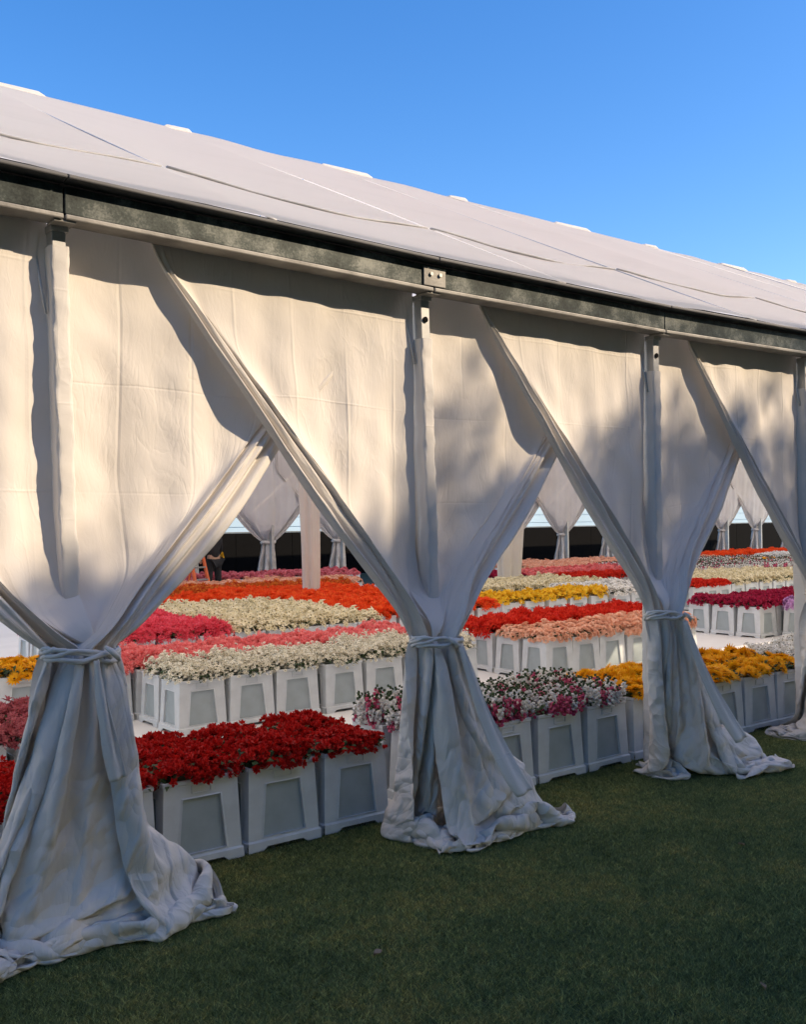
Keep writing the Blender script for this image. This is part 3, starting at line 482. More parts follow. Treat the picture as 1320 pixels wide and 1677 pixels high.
-1,9,0,-2,0,1,-1,-1,-1,0,0,-1,0,0,3,0,-6,-4,1,0,1,-2,1,2,0,1,-1,-1,0,2,2,2,0,-1,-1,-4,-4,0,0,1,7,0,-1,1,0,0,-2,0,0,-1,1,2,-1,0,-1,1,-6,-4,2,0,0,0,0,1,0,1,0,-1,0,1,4,-2,0,1,-3,-2,0,-1,-1,5,0,1,1,0,-2,-3,2,2,0,0,2,-1,-1,0,0,0,-5,-4,0,1,0,-1,0,1,1,0,1,0,1,1,1,-1,1,1,-6,0,0,1,-3,-1,-2,2,4,2,1,0,-1,1,3,-1,1,0,0,1,-1,-3,-5,-2,0,1,0,0,-1,1,1,0,0,1,4,0,-1,0,-1,-2,0,0,0,-9,1,5,0,3,1,1,1,-1,4,-1,-2,-1,1,4,1,-1,-1,-6,-3,0,-1,0,1,0,-1,1,-1,0,2,4,2,0,-2,0,-2,-2,1,-2,-4,-2,4,0,-1,3,0,0,3,-2,0,4,0,3,0,0,2,-2,-5,-5,0,-2,0,-1,1,0,0,1,0,-1,2,3,2,1,0,-1,-3,-2,0,-5,1,-1,1,-1,5,3,1,0,1,1,-2,3,1,-1,0,-1,-2,1,-4,-4,1,0,0,-1,-1,-1,0,0,0,0,6,2,0,0,0,-3,0,0,-5,1,-1,1,0,2,0,-1,2,-1,1,-1,0,1,4,4,-2,0,1,-2,-5,-3,1,-1,0,0,-1,0,0,0,1,1,6,0,0,1,-2,-2,1,-5,3,-1,-2,1,-2,1,1,-1,2,-1,4,2,4,2,-2,0,0,1,1,-3,-5,-5,1,-2,-1,1,1,0,0,-1,1,4,4,0,0,-3,-2,1,0,3,-1,0,-1,-1,-2,2,1,1,2,-1,-2,2,4,0,-1,0,1,0,-2,-4,-4,0,-1,1,-1,-1,0,0,0,0,3,5,1,1,-3,-4,0,2,1,0,1,2,-2,0,-5,-1,0,4,0,-1,-3,-3,8,4,-1,-1,2,-2,1,-5,-6,-1,0,1,-1,1,-1,0,0,1,8,1,0,-1,-2,-4,244,0,0,0,0,0,0,0,0,0,0,0,0,0,0,0,0,0,0,0,0,0,0,0,0,0,0,0,0,0,0,0,0,0,0,0,0,0,0,-7,-2,-2,1,2,2,-2,-1,2,-1,0,-1,1,-1,2,-1,-1,3,-3,0,0,-1,2,0,0,-1,1,-1,2,-1,0,-1,0,1,0,0,0,1,1,-8,0,-1,1,0,0,0,0,0,1,-1,-1,0,2,-1,0,2,-2,0,-1,0,1,-1,1,1,0,-1,1,-1,0,0,0,0,1,0,0,0,1,-1,-8,-1,0,0,1,0,0,-1,0,1,-3,2,-1,1,0,1,0,-1,0,0,0,0,1,0,-1,2,-1,0,-1,1,-1,0,1,0,1,0,0,0,1,-10,1,0,0,0,0,0,0,0,-1,2,-1,0,0,0,0,-1,1,0,0,0,0,0,0,1,-1,0,1,0,-1,1,0,0,-1,1,0,0,0,0,-10,0,0,1,0,-1,0,1,1,-1,1,-1,0,-1,1,0,1,-1,1,-1,0,1,-1,0,0,0,1,-1,0,1,0,0,-1,1,0,0,0,1,0,-9,-1,1,0,0,0,0,1,-2,2,-1,1,-1,0,0,1,-1,0,0,1,-1,0,1,0,0,-1,0,1,0,0,0,1,0,-1,0,1,0,-1,1,-11,1,1,0,-1,0,1,0,1,-2,1,0,0,0,0,0,1,-1,1,-1,1,0,-1,0,0,1,0,-1,1,0,0,0,0,0,1,-1,1,0,0,-10,1,0,-1,1,-1,0,0,0,1,0,-1,0,1,0,1,-1,0,0,1,0,-1,1,0,-1,0,0,0,0,1,0,0,0,0,0,1,-1,0,0,-9,0,0,1,-1,0,0,1,-1,0,0,0,0,0,0,0,1,0,0,0,0,0,0,0,0,0,0,0,0,0,0,0,0,1,-1,0,1,0,0,-10,1,1,-1,1,-1,0,-1,1,0,0,0,1,-1,1,0,-1,1,0,-1,1,0,-1,1,0,-1,0,1,0,0,0,0,0,0,1,0,0,0,0,-9,0,0,0,0,1,-1,0,0,1,0,-1,0,0,0,0,1,0,-1,1,-1,0,1,-1,1,0,0,0,0,0,0,0,0,0,0,0,1,-1,0,-9,0,0,1,0,-1,0,1,0,0,0,0,-1,1,-1,0,1,0,0,0,0,1,-2,1,0,0,0,0,0,0,1,0,0,0,0,0,0,0,1,-8,-1,1,0,-1,0,0,0,0,1,-1,1,0,-1,1,0,0,0,1,-1,0,0,0,0,0,0,0,0,0,0,0,1,0,0,0,0,0,0,0,-9,0,0,0,0,0,0,0,1,0,0,-1,0,1,0,-1,1,-1,1,1,-1,-1,1,-1,1,0,0,0,0,0,0,0,0,0,0,1,-1,1,-1,-9,1,-1,1,0,-1,1,0,0,-1,1,0,0,0,0,1,-1,1,-1,0,1,0,-1,0,0,0,0,0,0,1,0,-1,1,0,0,0,0,0,0,-9,0,1,0,-1,1,0,0,0,0,0,0,0,0,0,0,0,0,0,0,0,0,0,0,0,1,0,-1,1,-1,0,1,0,0,0,0,0,0,1,-8,0,0,-1,1,0,0,0,-1,0,0,1,0,0,0,1,-1,0,0,0,1,-1,0,0,-1,1,0,1,-1,1,0,-1,0,0,1,0,0,0,-1,-9,1,0,0,-1,0,1,0,0,-1,1,0,0,0,1,-1,1,0,0,1,-1,0,-1,0,0,0,0,0,1,-1,0,1,0,0,0,0,0,1,0,-8,-1,1,0,0,0,-1,0,0,1,-1,1,0,1,-1,0,0,0,1,-1,0,0,0,0,0,0,1,0,0,0,0,0,0,0,0,0,1,-1,0,-9,1,0,-1,0,0,1,0,0,-1,1,-1,1,0,0,1,-1,
0,0,1,-1,1,-1,0,0,0,0,0,0,1,0,0,0,0,0,0,0,0,0,-9,1,0,0,-1,0,0,1,0,0,0,0,0,1,0,-1,1,0,0,-1,1,-1,1,-1,0,1,0,0,0,0,0,0,-1,1,0,0,0,1,0,-8,0,0,0,0,0,0,0,0,0,0,1,0,0,0,-1,0,0,1,0,-1,1,0,0,0,-1,0,1,0,0,0,0,1,-1,0,1,0,-1,0,-9,0,1,0,0,-1,0,1,0,0,0,1,-1,0,1,0,-1,1,-1,1,0,0,-1,0,0,0,1,0,0,0,0,0,0,0,0,0,0,0,1,-7,0,-1,0,0,1,-1,0,0,0,0,0,1,0,-1,1,-1,0,1,0,0,-1,1,0,0,0,-1,0,1,0,0,0,0,1,0,-1,1,0,-1,-7,-1,0,0,1,1,0,-2,0,0,0,1,0,0,0,0,0,0,0,0,0,1,0,-1,0,-1,1,0,0,0,0,1,-1,0,1,0,-1,1,0,-6,-2,0,1,0,3,0,-3,0,0,0,0,2,-2,-1,1,2,0,-2,-1,1,0,0,0,-1,1,0,0,0,0,0,0,1,0,-1,1,0,-1,0,4,-5,-6,0,3,-3,2,1,-4,1,1,4,0,0,-4,-1,1,1,1,0,-1,0,-1,-1,0,0,0,0,0,0,1,-1,0,0,1,0,-1,1,0,4,0,-4,-5,-1,0,-2,4,3,-1,3,-2,-1,3,-1,-5,-2,0,1,3,-2,-1,0,0,-1,0,0,0,0,1,-1,1,0,0,0,0,0,0,0,2,1,2,-4,-1,-2,-2,-3,2,4,0,0,2,0,2,-2,-3,-3,1,-1,1,-2,1,-1,0,-1,0,0,0,0,1,-1,1,0,0,-1,1,-1,1,-5,1,1,0,4,2,-1,-5,-3,-1,3,3,1,0,1,2,-1,-1,-2,-4,-1,2,-1,0,-2,1,0,-1,0,0,0,1,0,0,0,0,0,0,0,-2,0,-2,1,-2,6,1,1,-5,0,-2,-1,3,0,-1,1,0,1,-4,1,2,-1,-2,0,2,-2,-1,0,-1,1,1,0,1,-1,0,0,-1,0,0,-2,-2,2,2,-4,0,6,-1,-2,3,1,-2,-3,-5,0,1,1,-1,2,-1,1,0,0,4,-2,2,0,-3,-2,-1,1,1,-1,1,-1,-1,1,-1,0,-5,3,4,-1,-4,-2,3,3,0,1,1,1,-3,-5,-2,-1,1,-1,5,5,-2,-1,-2,-1,5,1,3,0,-4,-5,-3,3,0,-1,1,0,-2,0,-1,-2,3,1,-1,0,-4,-4,6,5,-2,0,0,-4,0,-2,1,-1,0,-4,2,5,1,3,-3,-1,1,-1,7,1,-4,-4,-4,3,0,-1,0,-1,-1,-1,0,3,0,-1,1,-3,-3,-1,7,-2,0,-1,-1,-1,-1,0,0,1,0,-3,-1,6,4,-1,-3,-1,-1,1,6,1,-3,-5,-3,3,-1,2,-2,0,-2,6,-2,-1,0,4,0,-4,-6,2,3,-1,-2,-3,1,1,-2,2,2,0,-1,-2,-3,5,5,-1,-2,-1,-3,4,4,0,-4,-4,-2,1,2,1,-2,-2,3,-2,-4,0,0,0,2,1,-4,0,1,0,2,1,3,2,-1,0,-2,-1,0,-1,-6,3,7,-1,-1,-3,0,4,0,0,-2,-3,-2,1,0,0,0,1,-4,-1,-1,-1,6,5,-1,-4,-4,0,3,5,2,0,-1,-1,-2,3,-1,-4,1,-2,-3,0,4,2,0,-5,4,4,0,-3,0,-1,-1,-1,0,-1,-5,-1,1,2,2,4,3,0,-5,-4,-3,2,2,1,0,-2,1,1,-2,2,3,-1,2,-3,-4,-1,2,2,-2,1,5,1,0,-4,1,-3,2,-2,2,-5,2,0,3,2,0,1,2,0,-4,-6,-1,1,3,-2,0,-1,1,3,-1,2,-1,0,4,0,-2,-5,-2,4,-2,1,7,1,-2,-2,1,-2,0,0,-5,5,-1,2,2,0,-3,3,1,0,-2,-7,0,1,0,2,1,-1,0,4,3,1,0,0,-2,0,-3,-3,-3,0,0,5,4,-1,-2,-3,0,2,0,-6,2,4,3,0,-5,-2,4,3,1,1,2,-2,0,3,-1,-1,-2,-3,-1,-4,-1,0,4,4,-4,0,0,0,-4,2,0,4,3,-4,-2,-1,1,3,0,-1,3,1,-6,-3,2,1,5,0,2,1,-3,1,2,1,0,-1,-3,-6,0,1,2,1,0,1,-1,0,1,1,-1,-2,-1,3,0,-4,2,2,1,0,-1,6,-8,0,-1,1,-1,2,3,-1,-4,3,1,2,3,0,1,0,1,-3,1,-6,-1,-1,3,0,4,0,-3,-3,-3,2,2,2,-2,1,2,-3,5,1,-5,3,-3,0,-4,1,-2,-1,-1,0,6,1,-1,-1,2,2,3,1,-1,-3,-2,-6,0,1,5,2,-3,-2,-1,0,-1,0,2,5,2,-3,-3,7,-2,-4,4,1,-1,-6,-3,-3,1,1,4,-1,-2,0,-1,-1,4,3,3,3,-1,-1,-3,-4,-2,1,2,5,0,-2,3,-2,-5,2,4,-2,-1,-2,-3,-3,3,3,4,-1,1,-8,-1,2,2,-1,-4,1,1,1,1,-3,-1,0,3,5,5,-1,-1,-4,-2,-3,4,4,1,-3,-2,-2,-1,-1,2,1,1,-5,3,2,0,2,4,0,-2,-1,1,-1,-1,-4,-1,-3,1,0,1,0,0,-2,0,3,5,3,0,-4,-3,-1,4,1,-2,-1,1,-2,0,1,2,0,-3,4,-1,-1,3,0,2,-3,0,-2,-2,2,5,-2,-3,-1,-2,-2,0,-1,1,-1,1,0,3,6,0,-2,-6,1,5,1,0,2,-1,-4,-1,0,3,3,-1,1,-1,-1,1,0,1,-3,-2,3,4,0,-5,5,-2,1,0,-2,3,-4,-3,-2,0,0,2,2,-1,0,-3,-1,6,4,1,0,
-1,-6,-3,2,-1,0,2,-1,0,1,-2,2,-2,0,4,0,-2,-2,3,3,-2,0,0,-4,2,-1,0,1,-2,-2,0,3,1,-1,-6,1,5,3,3,0,-3,-2,-1,1,-3,1,3,-1,-2,0,1,0,1,3,-2,-3,1,0,4,3,-1,0,-2,-1,0,-3,-2,0,0,5,0,-3,2,-2,-5,1,4,2,-1,2,-2,-1,-1,1,-1,1,-1,-1,0,-1,3,1,-2,-3,0,3,1,2,1,2,1,-1,-1,-2,1,0,-1,0,-4,-1,3,1,0,-4,-3,1,3,3,1,2,-3,-3,3,0,-2,1,-3,1,-1,0,2,-1,6,-2,-4,1,1,3,1,1,2,-2,0,-2,-2,1,-4,2,1,1,0,2,-3,-5,0,2,1,2,-1,0,1,-1,1,0,-4,0,-1,2,2,0,1,-2,-1,1,-3,1,-2,0,2,4,4,0,-1,-2,-1,-1,-1,1,-1,1,2,2,-5,-6,2,5,0,2,0,1,1,-3,-1,1,-2,-1,2,4,1,-3,-5,1,4,1,-5,-2,-1,0,-1,4,6,3,0,-2,-1,-1,0,-2,-1,4,-2,1,-1,-5,1,1,-1,6,2,2,2,-4,-5,-2,3,5,3,-3,-5,-1,4,2,-1,-2,-4,-3,0,0,0,2,3,4,1,1,-3,-2,1,-2,2,3,1,-3,-4,2,0,0,-1,0,0,3,-1,-5,2,1,2,-7,0,2,5,2,1,-1,-2,-2,-2,2,-3,-3,-2,3,1,2,2,0,0,-1,-2,1,4,1,-1,-2,-3,1,1,-1,-3,1,-1,0,3,1,-1,0,1,3,3,-2,0,0,0,-2,-1,-1,-3,3,-1,-1,-6,1,1,3,3,1,0,-3,-1,2,3,2,-2,-1,3,-3,-1,-1,-1,-3,4,1,-2,2,2,4,0,0,-1,-4,-4,3,2,0,1,3,2,-1,-2,-1,-4,0,-1,1,-1,0,1,-3,2,1,1,3,-3,1,2,-4,1,-6,-1,0,4,1,1,0,4,-1,-5,-4,0,4,1,0,1,-1,-4,1,3,-1,1,0,-2,0,4,3,-3,-1,-2,-3,0,2,0,0,4,1,0,5,-5,-2,0,0,2,5,0,-5,-6,1,0,2,2,-2,2,2,3,-5,-2,5,4,1,-1,-2,-3,-4,-2,4,3,-4,0,1,-1,0,-1,2,4,-1,4,0,-4,-4,0,4,1,0,-4,2,-3,1,1,-2,-2,5,5,-1,-2,-5,2,5,-2,-1,-1,0,1,0,1,0,1,-3,-1,1,0,0,-3,4,4,6,0,-2,-2,-1,0,0,0,-2,-1,2,4,-1,-3,-2,2,-2,1,2,-2,-2,2,0,-2,1,2,1,1,-1,-4,1,1,4,-1,1,0,-6,1,2,6,0,2,-1,-2,-1,-3,-1,1,-1,2,-1,-2,0,0,-2,2,-2,1,3,-2,0,-1,2,0,-1,1,1,-3,3,3,-4,1,0,-1,0,0,-4,4,7,0,0,0,0,1,-2,-3,1,2,1,-1,1,-2,-4,-7,2,3,4,1,-1,-4,0,-1,1,1,-1,-2,3,3,0,-1,-4,1,0,0,-2,-2,1]),
 (47,67,[
-12,1,1,1,1,1,1,1,1,1,1,1,0,1,1,1,1,1,1,1,1,1,1,1,1,1,1,1,1,1,1,1,1,1,1,0,1,1,1,1,1,1,1,1,1,1,1,0,1,-7,1,-1,3,1,-1,1,-3,6,-5,4,3,-1,-4,6,-1,-2,0,4,-2,-1,0,-1,2,2,-2,-4,-1,2,-1,2,4,0,-3,-1,-4,4,1,1,-4,3,4,-3,-1,-1,-1,0,-1,-1,-1,2,2,-2,-1,2,0,1,-2,1,1,1,0,0,0,3,0,-1,-4,3,0,0,1,-2,-1,-1,1,2,1,0,0,-1,-2,0,-1,2,1,0,0,1,0,-1,-2,1,-3,0,-2,1,0,1,0,-1,1,0,2,-2,2,0,1,-1,1,1,2,-1,-1,-1,0,2,0,0,-2,-1,0,-1,3,0,1,0,-1,-1,0,-2,2,1,0,0,0,0,0,-1,-1,-1,0,-1,1,-1,1,0,-2,2,1,1,0,-1,0,1,1,0,1,2,-1,0,-1,-2,2,0,-1,0,-1,0,0,1,2,0,0,-1,0,1,-3,1,0,0,1,0,1,-2,-1,1,-3,0,-1,0,0,0,1,0,1,-1,1,0,0,1,1,-1,0,3,0,0,0,-1,-2,1,1,0,-1,0,-1,1,0,1,0,0,0,0,1,-1,-2,1,1,-1,1,0,0,-1,0,-2,0,0,0,0,0,0,0,0,1,0,0,0,1,0,1,1,1,-1,0,1,0,-2,0,2,-2,0,0,-1,1,1,-1,1,0,0,0,1,-1,-1,0,1,0,-1,1,-1,0,-1,-1,1,-1,-1,0,0,0,1,1,-1,1,-1,0,1,2,-1,2,1,0,-1,0,1,-2,0,0,0,-1,0,1,-1,1,1,-1,0,1,-1,2,0,-3,1,2,-2,1,0,-1,0,-3,1,-1,1,-1,0,0,1,0,0,0,0,1,0,1,0,0,1,0,1,1,0,0,-1,-1,0,-1,0,0,1,0,0,0,1,0,-1,1,1,-1,-1,0,0,1,-1,0,1,-1,-2,0,0,1,0,-1,-1,1,0,1,0,0,0,0,0,1,1,0,0,0,0,1,0,-1,0,0,0,0,0,0,1,-1,1,-1,0,0,1,0,1,-3,0,2,0,0,0,-1,0,-2,0,0,0,-1,0,1,0,1,0,0,-1,0,1,1,0,0,0,1,0,1,1,0,0,-3,1,-1,0,0,1,0,1,-1,0,0,0,1,0,0,-1,0,0,1,-1,0,0,0,-3,1,0,-2,2,-1,0,1,0,0,0,1,1,-1,0,1,1,0,0,0,1,0,1,-1,-1,0,0,0,0,0,0,0,0,0,0,0,0,2,0,-2,-1,1,0,1,0,-1,0,-2,-1,1,0,0,0,0,-1,1,0,1,0,0,1,0,0,0,0,1,-1,1,1,1,0,-1,-1,0,-1,1,0,1,-1,1,0,-1,0,1,-1,1,0,-2,1,0,0,0,1,-1,-2,0,0,1,-1,0,-1,1,1,0,-1,0,2,0,-1,1,0,1,-1,1,0,1,1,0,-2,0,-1,1,0,1,-1,1,-1,0,0,0,1,0,0,-1,-2,2,0,0,0,0,0,-3,1,0,0,-1,0,0,1,0,0,0,1,0,0,1,0,0,0,1,0,0,1,0,1,-1,-1,0,-1,1,0,1,-1,1,-1,-1,1,1,0,0,0,-2,0,0,1,1,-1,0,-1,-2,2,-1,-1,0,0,0,1,0,1,0,1,0,0,0,0,1,-1,0,1,1,1,0,-1,-1,0,0,0,1,0,0,-1,0,0,1,0,0,0,0,-1,-1,1,0,0,0,0,-2,1,-1,-1,0,-1,1,1,0,1,-1,1,0,1,-1,1,0,0,1,0,0,0,2,0,-1,-1,-1,0,1,1,0,0,0,-1,0,0,1,0,0,0,-2,0,1,-1,1,1,-1,-2,1,0,0,-2,0,-1,1,2,-1,1,-1,2,0,0,0,-1,1,0,0,1,1,0,1,-1,-1,0,0,0,0,1,0,0,-1,0,0,1,0,0,0,-1,-1,0,1,0,0,1,-2,0,0,0,0,-1,0,1,0,0,0,1,1,-1,1,0,0,0,0,1,-1,1,2,0,0,-2,-1,0,1,1,0,0,-1,1,-1,1,0,0,1,0,-1,-3,2,0,0,0,0,-2,0,0,0,0,-1,1,0,0,1,-1,1,0,1,0,0,0,0,1,-1,1,0,1,1,-1,-1,-1,0,1,1,0,0,0,-1,0,1,0,1,0,-1,0,-1,-1,0,1,0,0,-3,1,0,0,0,0,0,0,0,0,0,1,0,0,0,1,0,0,0,0,0,1,1,1,0,-2,0,0,0,2,-1,0,0,-1,0,1,1,-1,1,1,-2,-2,0,1,0,1,-1,-3,1,1,0,-1,0,0,0,1,-1,0,1,1,0,0,-1,1,0,-1,1,0,1,1,1,0,-2,-1,0,2,0,0,0,0,0,0,1,0,0,0,0,1,-2,-2,0,1,0,1,-3,1,0,0,0,-1,1,0,0,0,1,0,0,0,0,1,0,0,1,-1,0,0,2,1,0,-1,-1,0,1,0,0,0,0,0,0,1,0,-1,1,1,0,-2,-2,0,1,0,0,-4,1,1,0,1,0,-1,1,-1,1,-1,1,0,0,1,0,0,0,-1,0,1,0,1,1,2,-2,0,0,1,0,0,0,0,-1,1,1,-1,-1,0,2,0,-1,-2,-1,0,2,-1,-5,2,0,1,1,0,-2,0,1,1,0,-1,0,0,1,0,1,0,0,0,-1,1,0,2,0,0,-1,1,1,-1,0,1,-1,1,1,1,-1,0,0,1,-1,0,-3,-1,1,0,1,-6,1,4,2,2,-2,-3,-2,2,-1,1,0,0,1,0,0,0,1,0,0,1,-2,0,2,1,0,0,1,0,-1,1,-1,1,0,1,0,0,1,0,-1,1,0,-3,-3,1,1,0,-8,1,1,2,2,4,-1,-3,-1,1,0,1,
1,-1,0,1,-1,0,0,0,-1,0,0,2,2,0,0,1,1,-1,0,0,0,1,1,1,0,-1,-2,2,1,0,-1,-4,-1,1,1,-8,0,0,1,1,-1,3,2,2,-1,0,0,-1,1,0,-2,0,-1,1,-1,0,2,-1,1,4,0,0,2,0,0,-2,0,1,2,1,-1,0,0,0,0,0,0,0,-4,-1,2,0,-8,1,0,0,1,1,3,4,-3,0,-2,0,0,-1,0,1,0,1,-2,1,0,-1,2,-1,3,3,0,2,0,0,-1,-1,-1,2,1,0,0,0,1,-1,0,0,0,-1,-4,1,0,-8,1,1,1,4,5,0,-3,-1,-1,1,-1,-2,0,1,0,-1,0,0,0,0,0,-3,1,1,3,4,2,0,0,0,-2,0,-1,1,1,1,0,0,-1,1,0,0,-1,-2,-1,1,-6,3,1,1,-1,2,1,-1,0,1,0,-1,-1,-1,-1,0,1,-1,0,0,-1,-1,-1,0,2,4,4,1,-1,1,0,0,-1,-1,0,1,0,1,0,0,0,0,0,0,-3,-1,1,-1,-3,2,3,0,-3,-2,3,2,-1,-3,-1,0,1,0,0,0,0,0,-1,-1,2,0,-3,-1,5,5,1,1,-1,1,0,0,-1,0,0,0,0,1,0,0,0,0,0,-1,-2,0,0,0,-2,2,2,-2,-1,-3,-2,-2,1,2,1,0,1,-1,-1,0,0,0,2,-3,-1,2,1,-2,1,4,3,2,1,0,0,0,0,-1,0,0,0,1,0,0,-1,1,-1,-2,1,1,-2,1,0,-1,4,0,-3,1,2,-1,-2,0,-1,-2,-1,0,-1,0,0,0,-1,0,0,0,2,2,1,0,2,1,2,-1,2,-1,0,0,0,0,0,0,0,1,-1,0,-1,0,9,-1,-3,-4,-2,0,3,4,0,-1,1,-1,-1,-2,0,1,-1,0,-1,0,-1,-3,0,0,-1,0,0,0,0,-1,0,1,4,0,1,-1,1,2,0,2,0,0,-1,1,0,-1,-1,8,1,0,-2,-2,-5,-1,4,1,0,0,0,1,0,-1,-1,1,-1,0,0,-4,3,1,-1,-1,-2,0,0,-1,1,-1,0,-2,2,3,2,-1,0,1,0,2,-1,1,0,0,-1,0,7,1,0,-1,0,-1,-2,-3,1,3,0,3,-3,-2,1,0,-1,1,0,-1,1,-2,-1,2,0,1,-3,1,0,0,1,-1,0,-3,-1,3,2,-1,3,-2,0,2,0,-1,0,1,-1,-1,2,3,1,2,0,0,-4,-1,-1,2,0,3,0,-3,1,-1,1,0,0,2,1,-3,-3,2,0,-1,-3,2,0,1,1,-1,1,-1,-1,0,1,-1,2,2,0,0,1,0,-1,0,-5,-1,1,3,1,3,-1,2,-2,1,1,0,1,3,-2,-1,0,-1,1,-1,1,1,2,-3,-3,0,1,-3,-1,1,0,-1,2,1,1,0,-1,0,-2,1,1,4,0,0,1,0,0,-7,2,0,-1,0,1,3,2,3,-2,0,1,1,0,3,-3,1,0,0,1,-2,-1,3,1,-2,-5,-3,2,1,-1,0,2,1,0,1,1,0,-2,1,-2,0,3,1,1,0,0,1,-5,-1,-1,2,1,1,0,2,0,2,-1,-1,-2,-1,0,5,2,1,1,-1,1,0,-2,2,1,0,-2,-1,-4,-1,0,0,1,1,0,-1,0,-1,1,2,-1,-2,4,3,0,1,0,-3,-2,0,1,1,2,0,-1,1,-1,-1,1,0,2,3,0,-1,-2,2,2,2,0,-1,-1,2,-1,0,-2,0,-3,-3,0,0,1,0,1,0,-1,-2,4,0,-2,-3,4,1,4,2,-7,3,2,0,1,-1,1,0,-3,0,1,0,2,0,0,1,1,2,-3,2,-1,2,3,0,-2,0,0,1,-1,1,-3,-3,-1,-1,1,0,2,1,-3,0,2,1,3,-2,4,-1,1,-3,2,1,1,1,0,0,-4,-1,1,1,0,1,1,0,-3,-1,1,0,-1,2,2,2,1,1,0,-1,0,1,0,1,-2,-4,-1,-2,0,1,4,1,-5,1,1,3,3,0,0,0,1,-1,0,-1,0,0,2,1,0,0,-1,-1,-1,0,-1,-1,1,-1,1,0,0,1,3,2,0,3,0,-4,1,0,2,0,-1,-3,-1,-1,-4,2,4,1,-2,2,0,0,2,1,-1,-1,1,-1,0,-1,1,-1,3,2,-1,0,0,-3,-2,1,3,0,0,0,1,-1,-1,-2,2,4,1,2,1,-5,-3,2,2,0,1,-2,-1,-1,-5,1,3,0,1,0,-1,1,3,2,0,-1,1,-1,0,1,0,0,1,1,1,-1,1,0,-1,-1,-1,1,0,0,-1,1,-1,0,1,2,3,2,-2,-4,-1,2,3,-2,0,-2,1,-3,-6,2,2,-1,0,0,-2,2,3,-1,0,-1,1,0,0,0,0,0,0,0,2,2,0,0,-1,1,-2,1,-2,2,-1,0,0,-1,1,2,3,0,0,-4,-1,2,2,-1,-2,-3,2,2,-7,-1,0,-1,0,1,-1,1,-4,1,0,1,1,0,-1,1,0,-1,0,1,-1,3,0,1,0,0,-1,0,0,0,0,0,0,0,2,0,4,1,-5,-2,-1,2,2,1,0,-1,0,1,-6,-4,0,-1,0,0,0,-2,0,1,0,-2,-1,1,0,0,1,0,-1,2,0,0,0,0,1,0,1,-1,1,0,0,0,1,0,2,2,1,-1,-6,-3,1,4,2,0,-3,-1,3,2,-4,-5,-2,1,-1,0,-1,0,0,0,0,0,0,-1,0,0,1,-1,-1,0,-1,1,1,1,2,-1,1,-1,0,1,0,0,0,1,2,1,1,-3,-2,-4,1,3,2,1,0,-4,4,1,-3,-5,-3,1,-1,1,-1,0,0,1,-2,-1,1,0,0,-1,0,0,-2,3,0,-1,0,-1,2,0,0,1,-1,1,0,0,1,1,4,1,-2,-3,0,-4,0,5,0,-4,1,-1,5,1,
